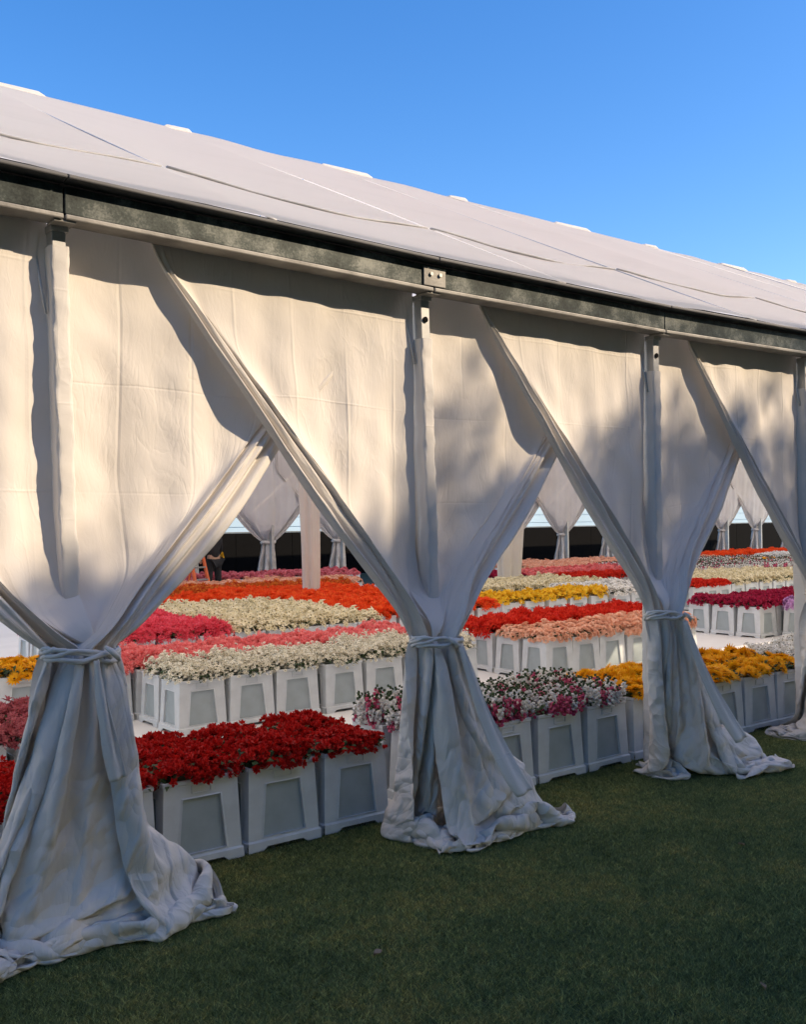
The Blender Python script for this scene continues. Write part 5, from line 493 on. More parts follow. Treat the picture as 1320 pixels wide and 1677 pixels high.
-1,-1,1,-1,-2,-2,4,0,0,-1,2,0,2,0,-1,-2,-5,-5,2,2,5,4,2,-1,-1,-1,-2,-3,-5,-1,-2,2,3,5,-1,-1,-4,-3,5,0,-3,-1,0,0,5,4,0,0,0,-1,-1,0,0,8,-1,-5,-1,-3,-1,-2,0,1,-1,3,1,-3,-2,0,6,5,2,1,1,-1,-1,-2,-1,-5,-4,-2,5,4,-1,3,-5,-5,5,0,0,0,0,-2,0,5,1,0,0,0,-2,1,-3,-1,-1,-1,0,0,0,1,1,-1,0,1,0,1,-1,-3,1,4,5,3,0,1,0,-1,1,-2,-5,-5,3,3,3,2,-9,-3,3,1,0,-2,-1,2,-1,3,2,0,1,-1,-2,-8,2,2,2,2,1,-1,1,-2,1,0,0,-2,-3,0,1,-1,-2,1,4,4,2,3,0,0,0,0,-5,-3,1,3,0,-1,-5,-1,0,-1,-1,0,1,2,-1,2,3,0,0,-1,-1,0,1,1,3,0,1,0,-1,0,1,-4,0,-1,1,-6,-2,1,-1,-2,2,3,3,3,1,0,2,3,-4,-2,0,2,2,-4,-5,-3,1,1,-1,0,1,3,-2,0,2,2,-1,-1,1,0,1,-1,4,3,1,1,0,-4,1,-2,-3,-6,3,0,-2,0,-3,0,0,-1,2,3,2,3,3,1,-5,-1,3,2,1,-4,-5,-3,2,-1,0,0,1,2,-2,1,1,0,0,2,1,-1,-3,1,1,-1,0,-2,1,1,0,5,-1,-1,0,-3,-2,1,1,-2,-3,-2,-1,3,0,2,3,2,-1,-1,4,2,-1,-3,-5,-3,3,-2,-2,1,3,2,-3,0,2,2,-2,-4,0,1,-1,0,2,-2,-1,0,0,6,2,3,0,0,-1,-2,-1,-5,-3,1,-1,1,-1,-1,0,1,4,-1,1,2,1,-1,-1,-1,-2,-1,-1,0,0,1,4,3,1,-2,3,-3,2,-2,-1,-3,-1,-1,0,1,2,3,1,0,2,0,0,2,-1,-2,-2,-1,-1,1,-1,0,1,0,-2,-2,-2,2,5,1,0,2,0,-5,-4,5,0,-2,-2,1,3,2,1,2,-4,5,1,0,-2,2,-2,-2,0,-1,-1,-3,0,-2,0,2,5,4,3,0,-1,0,-1,-1,-2,-4,-3,2,2,1,-2,-1,4,2,0,2,-2,-4,-2,-1,1,1,-2,1,0,3,-4,5,0,4,1,3,-5,0,3,0,0,-3,-4,-5,0,0,-2,0,1,2,4,5,1,0,0,-2,1,-2,-2,-2,-2,-2,0,1,6,3,-2,3,-2,-7,0,-1,-1,1,1,1,-1,-3,8,0,1,2,-1,1,0,-1,1,-1,-1,-2,-1,-3,-2,-1,-3,-1,0,3,2,3,2,1,1,1,0,-1,-1,-2,-5,-3,0,3,4,4,1,1,-3,-4,0,1,0,-1,1,1,1,1,-1,0,-1,-1,0,0,3,3,0,1,2,-2,-2,2,-1,-5,-1,-2,-3,0,-1,2,1,1,-1,1,4,2,2,-1,-7,-4,1,1,0,1,9,0,-1,-1,1,-5,-1,0,1,2,-4,-3,-2,-1,0,0,0,0,1,3,3,-1,-1,1,0,1,5,2,0,-4,-4,0,-4,-1,0,2,2,-2,0,0,2,5,-1,-5,-2,1,1,1,7,1,0,-3,0,-1,-1,1,2,0,-3,-5,-1,0,1,-1,-1,-1,2,6,-2,-1,2,1,3,2,-3,-3,0,0,-1,0,1,1,2,-1,1,-1,-1,2,0,1,1,-2,-3,-2,0,6,5,0,-1,0,-1,-2,-5,-3,2,3,-1,-4,2,-3,0,0,1,1,-1,2,0,6,0,-3,-5,-1,1,3,0,1,1,2,-1,-1,2,1,0,2,-3,0,1,-1,0,-3,-4,-1,3,5,1,0,2,-1,-3,-2,-2,-2,3,3,0,-4,4,-1,0,-1,-3,-3,2,5,-1,-3,-3,2,0,3,0,1,-2,0,-3,1,-1,0,0,5,1,1,-4,-2,3,0,0,2,-4,-1,2,5,3,0,0,-1,-3,0,-3,2,4,-1,-1,-3,2,-1,1,-1,0,0,2,-4,-1,5,1,2,1,-1,-1,2,0,0,-2,-1,-4,-1,-4,1,2,1,2,-1,2,4,1,-7,-1,-3,4,3,3,1,-2,1,0,-1,-3,3,4,-2,0,-2,2,0,1,-4,1,0,3,4,0,0,2,-2,1,1,0,-1,-2,0,-2,1,0,-3,-4,1,3,-2,-3,-1,0,1,4,0,1,-3,1,4,1,0,1,3,-3,-2,-1,5,0,-2,2,-1,4,1,0,0,0,0,0,1,0,-1,1,0,0,-1,0,0,-1,2,0,-3,-1,-3,-2,1,1,2,-1,-1,0,0,0,2,0,0,-1,1,2,-1,4,-2,0,-5,1,3,0,-1,5,-1,1,2,0,0,0,-1,0,0,0,0,0,1,-1,0,0,0,0,0,0,0,1,-6,-4,0,0,0,0,0,3,-1,-1,2,2,2,-1,-1,1])],
[(39,67,[
12,-1,-1,-1,-2,-1,-1,-1,-1,-1,-2,-1,-1,-1,-1,-1,-2,-1,-1,-1,-1,-1,-1,-2,-1,-1,-1,-1,-1,-2,-1,-1,-1,-1,-1,-2,-1,-1,-1,-1,-4,-3,3,2,1,-4,1,1,2,8,-2,-3,0,-4,0,-2,4,3,-4,-1,-1,4,1,1,-4,-1,3,-4,5,3,-4,-3,1,-1,7,-3,-3,-3,-2,-3,-4,3,4,-2,-3,1,3,3,1,2,-2,-1,-1,-2,-1,2,1,3,-2,-2,-1,2,1,-1,-1,0,1,-1,2,0,-1,-1,1,2,-1,-1,-1,-4,1,0,-2,1,1,0,-1,0,3,1,3,-1,-2,0,-2,-1,1,3,0,-1,-1,0,0,0,0,-1,1,0,1,0,0,-1,0,0,0,1,-1,-1,-4,2,2,-2,0,-1,1,0,0,1,-1,3,1,-2,0,-1,1,0,0,0,-1,0,-1,1,0,0,0,0,1,-1,1,0,-1,-1,1,-1,2,-1,0,-5,4,1,-2,0,-2,2,0,1,-1,0,1,2,-1,-1,0,1,0,0,0,-1,0,0,-1,1,0,-1,0,2,0,-1,1,0,-2,1,0,0,0,0,-2,2,0,-1,-1,0,1,0,0,1,-2,1,2,0,-1,0,0,0,-1,1,0,0,-2,1,-1,1,0,0,1,-1,0,0,0,0,0,0,0,0,0,-4,4,1,-2,-1,0,0,1,0,-1,0,0,2,0,0,0,-1,0,0,1,1,0,-1,-1,0,0,0,-1,1,0,0,1,0,-1,1,-1,1,0,-1,-2,1,1,0,-2,-1,2,0,0,0,-1,0,2,0,0,-1,1,0,0,1,-1,0,-1,-1,1,1,-1,0,0,1,0,-1,0,1,-1,0,0,0,0,-2,0,1,0,0,-1,1,0,0,0,0,-1,1,1,1,-1,0,-1,0,2,0,-2,0,1,-1,0,0,0,1,0,-1,1,0,-1,0,0,0,0,1,-1,0,1,0,-3,1,1,0,0,0,-1,-1,2,2,-1,0,0,-2,1,1,0,0,0,-2,0,1,1,-2,1,0,0,0,0,0,1,-1,0,1,-1,0,0,0,0,-2,2,-1,0,1,-1,-1,-1,2,1,0,0,-1,0,1,0,1,0,-1,0,-1,1,-1,0,0,1,-1,1,-1,1,-1,0,0,0,0,-1,0,1,-1,-1,0,2,-1,0,0,-2,1,-1,2,1,0,0,-1,1,0,0,0,-1,0,0,1,-1,0,0,0,1,-1,1,-1,0,0,0,1,-1,-2,1,1,0,-2,1,0,0,0,0,-1,0,-1,2,2,0,-1,0,0,0,1,-1,0,-1,1,-1,1,-1,0,0,0,0,0,0,0,0,0,0,1,-1,-1,1,-1,1,1,0,-1,1,-1,-2,0,0,3,1,-1,0,-1,0,1,1,0,-1,-1,0,1,-1,0,0,0,0,1,0,-1,0,0,0,1,-1,-2,1,-1,0,0,1,0,0,0,0,0,-1,-1,1,2,1,-1,0,0,0,0,1,-1,-1,0,0,1,-1,0,0,1,-1,0,1,-1,0,0,1,0,-1,-1,1,0,-1,2,-1,1,0,-1,-1,-1,2,0,1,0,0,0,-1,0,3,-1,0,-1,0,0,-1,0,0,0,0,0,0,0,0,0,0,0,1,-1,0,-1,-1,2,0,0,0,1,-1,1,-1,1,-3,2,2,0,-2,1,-1,1,1,-1,0,-1,0,1,-1,-1,1,0,1,-1,0,0,0,0,1,0,-1,0,-1,0,0,1,0,1,0,0,-1,-1,1,0,0,1,0,0,-1,2,0,0,0,-1,-1,1,0,-1,0,1,-1,0,1,-1,1,-1,0,0,1,0,0,-2,0,1,0,1,0,0,-1,1,0,-1,1,-2,3,0,-1,0,1,0,0,0,-1,-1,0,0,0,-1,0,2,-1,0,1,-1,0,0,1,0,1,-1,-2,0,0,0,1,1,0,-1,0,1,-2,-2,3,1,0,0,-1,1,0,0,0,0,-1,1,0,-2,1,0,-1,1,0,0,0,-1,1,1,0,5,-5,-1,0,0,-1,2,-1,1,-1,1,0,-3,0,3,0,1,-2,1,0,0,1,0,0,-1,-1,0,0,-1,1,0,0,0,0,0,0,0,0,1,8,-5,-2,-1,-1,-1,0,1,-1,0,2,0,-4,2,1,0,1,-1,1,0,0,0,2,-1,-2,1,0,-1,-1,0,1,0,0,0,0,-1,1,1,0,-1,2,0,1,-1,-2,0,2,-2,3,1,-3,-3,0,1,2,0,1,0,0,-1,1,0,0,-1,-1,0,0,-1,0,0,0,0,1,0,0,0,0,2,6,-2,-1,0,2,-4,-2,4,1,-1,-4,-3,5,-1,-4,2,0,2,1,0,-1,0,0,0,1,-2,1,0,-2,-1,1,1,0,0,0,-1,1,1,0,3,-3,2,2,1,1,-4,-2,2,-4,-2,-1,5,-2,-3,2,0,5,-1,-1,0,-2,0,3,-1,-2,1,0,-1,-1,1,0,1,0,0,0,0,0,1,-2,0,5,2,1,1,-3,-3,-1,1,0,5,-6,-3,1,-2,5,0,-2,1,-3,1,2,3,0,-1,-1,0,-3,-1,0,1,0,1,0,-1,1,0,1,-5,2,2,0,4,-2,-1,-2,0,6,3,-1,-4,-1,-4,-3,3,3,1,-5,1,2,6,-2,0,-2,-1,-1,0,-2,0,1,0,0,0,1,0,0,0,-4,0,-2,1,1,1,0,-1,1,3,8,-3,1,0,1,-3,1,-3,-5,-2,6,3,-2,-1,0,0,-1,0,2,-4,-2,1,1,0,0,0,1,-1,2,-7,1,-1,2,0,2,0,1,-2,-1,1,4,0,2,0,2,-2,-2,-5,0,-1,1,-3,4,3,1,-1,1,1,-1,-3,0,1,0,-1,1,-2,1,2,-5,2,-1,1,3,2,0,-4,1,-1,-3,-2,2,0,0,0,1,2,2,-5,0,-2,0,1,1,2,2,2,
2,0,-5,-1,-1,1,2,-1,0,2,2,5,1,2,-1,-1,-1,0,-2,-6,-1,-4,0,0,1,2,-1,-2,1,2,3,-3,-1,1,-2,1,1,6,6,0,-1,-1,-7,-1,0,0,2,2,2,-1,8,0,0,0,-1,-3,1,-3,0,-9,-1,1,0,1,0,1,-2,0,2,-1,1,3,-4,-1,2,0,5,5,1,0,-3,-1,-1,-1,1,1,-2,-1,2,8,-1,-2,-4,-3,5,-1,1,-5,-2,-3,3,3,-5,-3,2,1,-1,1,4,4,-3,-1,-2,-3,5,2,1,4,1,-2,-1,0,-2,-3,1,2,-2,1,6,1,0,0,-4,0,0,1,-1,2,3,-7,-2,2,-1,-5,1,0,4,5,-4,-1,0,-2,1,1,0,-4,0,3,3,1,1,1,-2,-5,-1,2,0,7,0,-2,1,1,-2,1,1,-1,1,-1,0,-2,0,1,1,-5,0,-1,2,-2,-1,-1,1,1,0,-1,-4,0,2,3,4,0,0,1,-1,-3,-3,-1,4,0,3,-1,1,-2,0,-1,-1,-3,-1,7,0,-1,0,0,-3,0,0,-1,-3,0,2,-2,3,2,-5,1,3,1,0,1,1,-3,-1,2,0,-2,-3,5,-2,2,3,-4,-2,0,-1,0,-2,-1,-2,7,1,-1,2,1,-4,-3,-1,1,0,0,3,-1,0,0,1,0,-5,-1,-1,6,4,-3,-3,1,0,1,5,2,-2,-1,-1,-2,-1,0,-1,2,-3,-2,3,7,1,-3,3,-3,-4,-4,4,-2,3,1,-2,0,0,3,-5,-3,1,0,2,6,2,-3,-3,1,-2,8,-1,-1,-3,-1,-2,-1,1,4,-1,1,-5,-1,2,5,0,2,1,-3,-3,2,-2,-1,3,-4,-1,4,-1,-6,0,2,-2,3,2,3,1,-2,0,-4,8,-1,-3,-3,0,1,0,2,1,-2,-1,-1,-1,-5,2,3,3,5,0,-5,-2,1,-1,-1,0,-1,-1,-2,0,2,-4,4,-1,3,4,2,-2,-3,0,7,-3,-2,0,1,1,2,-2,-2,2,-2,-2,-7,0,-1,6,4,3,2,1,-5,-1,-1,0,-1,-1,2,-5,2,1,-1,-2,1,1,2,4,0,-3,3,1,1,1,1,0,0,-1,-2,-2,2,1,6,-5,-2,-2,1,1,-1,3,2,-2,1,-2,-2,-1,1,-4,3,0,0,1,2,-4,0,2,2,3,-2,-6,6,-1,0,0,-1,-1,0,1,-1,-3,2,3,3,-3,-2,-4,-2,-2,4,2,2,1,0,-4,3,-1,-2,0,-1,1,2,0,-2,-3,3,1,2,2,-1,2,0,1,0,0,1,-1,-1,0,0,-3,2,-2,0,-2,-1,-3,-1,2,4,2,1,1,0,2,0,0,-2,0,0,4,-3,-2,-1,-2,5,0,0,0,-4,1,-1,0,0,1,1,1,0,0,3,-5,1,-3,-1,-2,1,3,0,-3,3,0,2,3,1,0,1,-1,1,1,-2,-1,2,-3,-2,1,0,3,2,-7,2,0,1,0,1,0,1,1,1,-2,-2,-1,2,-1,0,1,2,-2,-2,2,-1,0,0,-3,2,3,6,1,-1,0,-1,-2,0,-3,-2,7,-2,-1,-6,4,3,-1,0,-3,-1,1,2,0,2,-3,0,0,0,-1,1,-1,-3,3,1,-1,-1,0,-1,-2,2,4,5,2,-2,-2,-1,1,-1,-3,1,5,0,-10,2,3,2,1,2,-1,-1,1,-1,0,7,-3,-2,2,1,-4,-1,3,0,-2,4,2,-2,-2,-3,-3,-2,2,3,4,1,-4,-4,1,1,-1,2,2,-7,-2,2,4,-2,0,2,1,-2,6,1,-4,2,6,-1,-2,0,-1,-3,1,1,2,-1,1,3,-4,-4,-2,-3,1,3,5,-3,-1,-1,-2,0,4,1,-3,-2,-2,0,3,0,-1,-1,3,-2,5,0,3,4,0,1,-1,-2,-1,0,1,-3,2,3,0,0,-4,-3,-2,-3,0,4,4,-4,1,1,-4,-1,2,-2,-3,-1,-2,2,2,0,0,-1,0,0,6,1,2,4,-3,1,-1,-7,-2,5,4,1,0,-1,1,0,-4,-2,-2,-2,1,6,-3,-4,1,0,-2,2,-5,6,-2,-3,-3,0,3,4,-2,-2,0,6,5,-2,0,1,-3,-4,1,2,-4,4,4,-1,-2,0,4,-1,-1,-4,-5,1,2,5,-3,-3,0,1,0,-6,1,0,1,0,-2,0,1,4,-1,0,-3,4,1,0,-1,-3,7,0,0,-1,0,-5,0,4,6,-3,1,0,-1,-4,-3,-1,2,3,-2,-1,1,1,-4,-1,0,0,1,2,-3,-2,1,3,-1,0,-3,1,5,2,-3,-2,0,2,3,-5,2,-1,0,5,4,1,-3,-2,1,-5,-3,1,1,5,-1,-4,1,-4,-2,1,2,0,-2,0,-2,1,0,-1,2,4,2,1,1,1,-5,1,-1,0,-3,-1,1,0,1,6,4,-2,0,1,-5,-3,-2,0,2,1,0,0,3,-1,1,-2,-4,-1,1,2,1,-3,2,2,0,-1,-5,4,6,-2,1,-4,-6,1,-1,1,1,-1,2,7,2,1,-1,1,-3,-3,-3,-3,7,0,-2,1,-1,-2,-1,1,-1,1,1,-3,2,2,1,0,0,3,0,1,-2,-4,-2,0,2,-1,-1,-1,-1,0,3,6,0,-2,1,-1,-1,-1,-3,0,2,-1,-6,0,-1,3,1,1,-1,-2,1,1,1,-2,-1,0,1,1,0,8,-1,-4,-2,-2,2,0,0,-2,0,-1,6,3,0,0,0,1,-3,-4,-4,2,0,-3,-1,2,-3,3,1,0,-1,-3,5,1,-4,-2,1,2,2,3,-1,2,-2,-3,1,4,0,-1,-3,-3,0,2,3,0,0,2,-1,1,-5,-3,-1,3,-6,7,2,0,-3,-2,-2,2,4,2,-4,0,-5,-2,1,1,0,1,2,2,2,2,-2,-3,-1,2,-2,
-1,-1,5,5,-1,1,-1,-2,1,-6,-3,2,-2,-2,0,2,0,-1,1,4,3,1,-3,-3,2,-4,1,1,0,0,4,3,-4,-1,-5,3,0,-4,0,-1,0,3,4,4,0,-1,1,-1,-1,-4,-2,0,-3,-2,-1,1,3,-1,-3,3,2,1,1,-2,2,-5,-3,1,4,2,2,0,-5,1,-2,2,0,-1,-1,-1,-1,4,5,0,0,-1,0,-1,-2,-2,-5,0,-1,2,3,1,-1,-1,-2,1,3,3,-5,-4,1,-2,-1,2,1,6,3,-1,0,2,-3,0,-4,-3,-2,3,3,2,3,2,0,0,0,-3,-5,-3,-3,0,2,1,-1,3,-2,-1,1,0,2,1,0,-8,1,1,-2,3,2,5,-1,-1,-2,2,-1,0,-3,0,1,1,0,3,0,2,-2,0,3,-2,-4,0,3,3,-1,-2,2,-2,-3,1,0,0,4,-4,-1,-2,1,2,0,-2,5,3,-3,-2,-1,-1,2,1,-1,-2,-2,3,4,2,0,3,0,-2,-1,-6,2,3,3,-2,1,-1,0,-1,-5,0,1,-1,4,-1,-2,-2,2,-1,2,2,5,0,0,1,-1,-3,-1,-1,-2,2,1,1,2,3,1,1,-1,-2,-4,0,-1,0,2,2,2,3,3,2,1,0,-1,-1,-1,-1,0,-1,-1,-1,-3,-4,-4,-3,-1,0,2,4,4,3,3,1,0,-1,-2,-1,0,0,1,5,-2,0,-4,-4,5,-2,1,4,-7,3,5,-2,0,1,-2,-3,3,0,4,-3,0,0,-2,-4,0,3,1,0,1,3,0,1,-5,0,1,-5,3,1,4,1,-2,-4,-1,-3,3,2,0,2,-2,0,3,-1,0,-1,-1,-1,1,2,1,-1,-1,-1,-1,-1,2,0,1,1,-1,2,-1,0,-1,-3,1,0,1,1,0,-1,0,-1,-2,2,1,1,0,-2,0,2,0,1,-1,0,-3,2,2,0,0,-1,-1,0,-1,0,1,1,0,1,1,0,-1,-1,-1,-1,0,1,0,1,-1,1,-1,-1,0,0,0,3,-2,-2,3,1,-1,0,-1,0,1,-1,3,-1,0,-1,0,-1,-1,0,1,1,0,1,0,0,-1,0,-1,-2,1,-1,2,-1,0,0,-1,1,1,-2,3,-2,-1,1,1,0,0,-1,-1,1,1,1,0,-1,1,-2,0,-1,1,0,1,0,0,0,1,-1,-1,0,-1,0,-1,1,0,0,-1,1,0,0,0,0,0,-1,1,1,0,0,0,-1,0,1,1,0,-1,0,0,-1,0,0,0,1,0,1,-1,0,0,-1,0,0,-1,2,-3,0,1,0,0,1,-1,1,-1,0,-2,0,2,0,0,0,1,-1,0,1,0,1,-1,1,-1,-1,0,1,-1,1,0,0,0,0,0,-1,-1,0,2,-3,0,0,0,1,1,-1,0,0,0,0,-1,1,0,1,0,-1,1,0,0,1,0,0,-1,0,-1,0,0,0,0,0,1,1,-2,1,0,-1,-1,0,0,-1,0,0,1,0,1,0,0,-2,0,0,1,0,1,0,-1,0,-1,2,1,-1,0,1,-1,0,0,-1,1,0,0,0,0,0,-1,0,-1,0,0,-1,0,0,1,1,-1,1,0,-2,0,1,-1,0,1,1,0,-1,0,0,1,0,1,0,-1,0,-1,0,1,-1,0,1,0,-1,1,0,0,-1,-1,0,-1,0,0,0,1,1,-1,0,0,-2,2,-2,1,1,1,1,-1,-2,1,0,1,1,0,0,-1,0,0,-1,1,0,-1,1,0,0,-1,0,0,-1,-2,1,0,0,1,1,0,0,-1,0,0,-3,2,0,1,1,-1,1,0,-2,1,2,-1,1,0,0,-1,0,0,-1,1,0,0,0,0,0,-1,0,-1,-1,0,-1,1,2,0,0,1,-1,-2,0,0,0,-1,2,0,1,0,-1,0,1,0,1,-1,1,-1,-1,0,1,0,-1,1,0,0,-1,1,0,-2,0,-1,0,1,0,1,1,0,-1,0,-1,0,-2,0,0,1,1,1,-1,0,-1,1,1,1,0,-1,1,-1,0,-1,0,1,-1,0,1,0,-1,1,-1,-1,0,-1,0,0,2,0,0,0,0,-1,0,-2,1,-1,1,0,1,1,-2,1,0,1,0,1,0,0,-1,0,0,0,-1,1,0,-1,1,0,-1,0,-1,0,0,-1,1,2,0,-1,1,-1,-1,0,-1,-2,1,0,2,1,-1,0,-1,1,0,2,0,0,0,0,-1,0,0,0,0,0,0,-1,0,0,0,0,0,-1,1,0,2,-1,1,0,-1,-1,1,-1,-2,-1,1,1,1,0,-1,1,-1,2,0,1,1,-1,-1,0,0,0,0,-1,0,1,0,0,0,-1,-1,-1,2,-1,2,0,0,0,-1,0,-1,0,0,-1,-1,-1,3,1,-1,0,0,-1,0,2,2,-1,0,0,-1,0,0,-1,1,0,-1,1,-1,0,1,-2,-1,1,0,1,1,1,-1,0,-1,0,0,-1,-2,-1,1,1,1,1,0,-2,0,1,1,1,0,1,-2,0,0,0,0,0,0,0,-1,0,0,0,0,-2,3,0,2,0,-1,1,-1,-1,0,-1,1,-2,-1,0,0,1,1,0,-1,1,1,1,1,0,-1,1,-2,1,-1,0,0,0,0,0,0,0,-1,0,-5,5,3,0,0,1,-2,1,-1,-1,0,0,-3,1,-1,-1,2,1,0,-1,1,0,2,0,1,0,-1,0,-1,0,0,0,-1,0,0,0,0,1,-2,-2,-4,7,2,0,0,1,-1,-2,0,0,-1,1,-1,-4,1,1,3,0,-1,0,0,2,0,1,1,-1,-2,0,0,0,0,0,0,0,0,0,-1,0,8,0,0,-1,-2,-1,0,-1,-1,0,0,0,2,-4,-4,0,-1,5,1,-1,0,1,0,2,1,-1,0,-1,0,0,0,-1,0,0,0,-1,0,0,0,7,0,0,1,-2,-3,0,-1,1,-1,1,1,2,-2,-7,-2,1,
3,1,0,0,0,1,2,1,1,-1,-2,-1,0,0,0,0,0,-1,1,0,0,0,7,0,0,1,-3,-2,0,-1,-1,2,1,0,0,-3,0,-5,1,1,2,2,-1,-2,-1,4,2,0,0,-1,-1,0,0,0,0,-2,1,0,0,0,-1,2,-5,1,1,4,1,-2,0,-1,0,-1,0,3,1,-1,-6,0,0,3,1,-2,0,3,0,1,0,1,1,-3,0,0,0,-1,0,0,0,0,0,-1,1,3,-5,-6,2,3,0,-2,2,-3,3,2,1,1,1,-2,-3,0,-1,4,-1,2,-2,1,1,1,3,-1,-3,0,0,0,-1,0,0,-1,1,-1,1,8,-2,-3,-4,-5,-1,-1,3,2,7,-3,3,-5,-1,2,1,-4,-1,4,1,2,-2,-2,1,1,5,0,0,-3,-1,0,0,-1,0,0,0,-1,1,0,-1,0,1,1,-5,-2,0,1,3,-2,6,4,-3,0,0,1,-3,0,-1,1,1,2,-5,-3,6,4,1,-2,-1,-3,2,-1,0,0,-1,0,0,0,0,-4,0,-1,-1,3,1,-3,-1,0,6,6,-3,1,-1,4,-4,-2,0,2,-4,0,0,3,-4,-1,4,5,0,-2,-3,-1,1,0,0,0,0,0,1,1,-6,0,2,9,0,-5,-3,-3,3,5,0,0,1,-1,-3,2,-2,1,0,3,-3,-2,-1,1,-3,1,0,4,0,1,-1,-2,3,0,1,0,1,1,2,-2,-1,3,3,1,-3,-3,0,0,0,2,0,-1,3,-4,1,3,-2,-1,-2,-2,-2,3,1,0,-3,0,3,5,1,-3,0,0,1,-1,3,-1,0,0,-1,0,0,-2,2,-2,3,2,0,-4,0,-2,0,2,5,-1,2,-2,-6,-3,0,1,0,0,2,-2,0,1,5,3,1,-2,-1,0,0,-2,1,-1,-1,4,-1,-1,-2,-2,0,5,2,1,0,-9,-2,-1,1,0,3,0,-4,-1,1,-1,-2,2,1,-1,0,0,1,1,0,2,4,-1,-1,0,-1,0,0,3,2,2,2,-2,-3,4,1,0,-2,-4,-4,-1,-1,0,1,0,-1,0,-1,0,1,0,-2,0,0,1,1,1,0,0,1,1,2,1,1,0,-2,0,-1,6,0,-6,1,2,2,-1,-5,-2,-1,2,-2,0,-2,0,0,0,-1,2,-3,2,0,-2,1,0,0,0,0,1,2,1,-1,1,2,0,1,1,-1,-4,6,-1,1,-6,-2,0,-4,1,-3,4,0,1,1,-3,-1,2,-1,0,-2,0,0,1,0,-2,0,0,2,0,1,0,-1,2,0,2,1,0,1,1,-1,4,1,-2,-3,0,1,-4,-3,0,-2,2,2,0,3,-3,-2,4,-3,-2,1,-1,0,1,0,-2,1,1,1,-2,2,1,-1,1,1,2,0,1,0,1,-1,-1,1,3,1,-2,2,-4,-3,-1,1,3,2,0,1,1,-2,-2,-3,-2,1,-1,-1,-1,1,0,0,0,4,-2,-2,1,1,1,2,1,-1,1,1,-3,-2,1,4,2,1,0,0,1,2,3,-1,-3,-1,-2,-2,-1,1,-2,-5,0,1,0,-1,1,1,0,0,-2,2,1,-1,-2,1,2,2,2,-1,0,-5,4,6,0,-2,-4,0,1,4,1,-1,2,-3,-1,-1,1,-1,1,-1,-4,-4,-1,-1,2,1,0,-1,1,1,1,-1,-1,0,1,0,2,1,1,0,1,4,-4,-4,-1,3,1,5,-6,-4,0,0,4,0,2,1,2,-2,0,0,0,-5,-4,2,-2,1,0,0,1,-3,3,0,0,-2,1,2,1,1,1,-3,-1,-1,2,3,2,-2,-3,-1,0,-2,1,4,1,0,0,-1,1,2,1,-5,-2,0,-3,0,2,1,1,-1,2,-2,1,-3,2,0,0,0,2,1,5,-4,1,1,0,-2,0,-1,1,0,1,1,0,-1,1,-2,-1,-2,4,3,-3,-2,-3,-2,0,0,1,-1,0,1,2,-3,1,-3,1,1,1,0,1,6,-2,-1,1,1,-2,-1,3,3,0,-1,-2,-2,3,-1,-3,-1,3,1,-1,1,0,-1,-7,0,-1,0,0,1,-1,0,0,1,0,-2,0,1,0,1,5,1,0,-4,-1,-2,0,2,1,4,1,-1,-2,-2,3,0,-1,0,-4,1,1,3,0,0,-6,-1,0,0,0,0,-1,-2,-2,3,-1,0,0,1,0,-2,-2,-2,1,0,2,4,-1,1,-1,4,2,1,1,-3,0,0,1,-5,-3,2,3,2,0,-4,0,0,0,-1,-1,-2,0,0,1,2,-3,-2,1,0,-2,2,0,-2,-2,1,-1,2,-2,0,-3,4,5,3,-2,0,-2,-3,4,2,-4,-3,0,4,2,-2,0,0,1,0,1,2,0,-4,0,0,0,-1,-3,-2,0,2,-2,-1,0,0,-4,2,-1,-2,-2,4,5,4,-1,2,-3,0,2,0,-3,-3,-1,3,2,0,0,0,0,2,1,3,-2,-1,0,-1,0,-1,-8,4,2,2,-2,0,-1,-1,-3,3,-3,0,-1,3,8,1,-2,2,-1,0,0,-1,0,-3,2,-1,1,-1,1,0,-2,3,3,2,-2,0,1,-2,0,-5,-1,0,4,2,-3,0,1,-2,0,5,-6,-1,1,5,1,2,0,-1,-2,2,2,-1,-2,-1,2,-2,1,-1,0,1,-1,2,4,-1,1,-2,0,0,-5,1,-1,0,5,2,-4,-3,2,-1,2,3,-6,2,-2,6,0,0,4,-1,-2,0,1,1,-3,-1,1,0,-1,0,0,0,4,1,1,0,0,-1,-1,-2,3,-3,-1,0,2,3,-3,-4,0,-1,2,3,-1,2,5,0,3,-4,1,2,-2,0,0,-4,-2,1,0,0,0,-2,2,-2,5,3,-1,1,-1,1,3,-2,-2,-2,-2,-1,4,4,-1,-4,-2,1,5,0,-1,2,5,0,1,-2,-1,0,0,0,-1,-3,-1,1,-1,-2,0,-2,1,1,6,2,
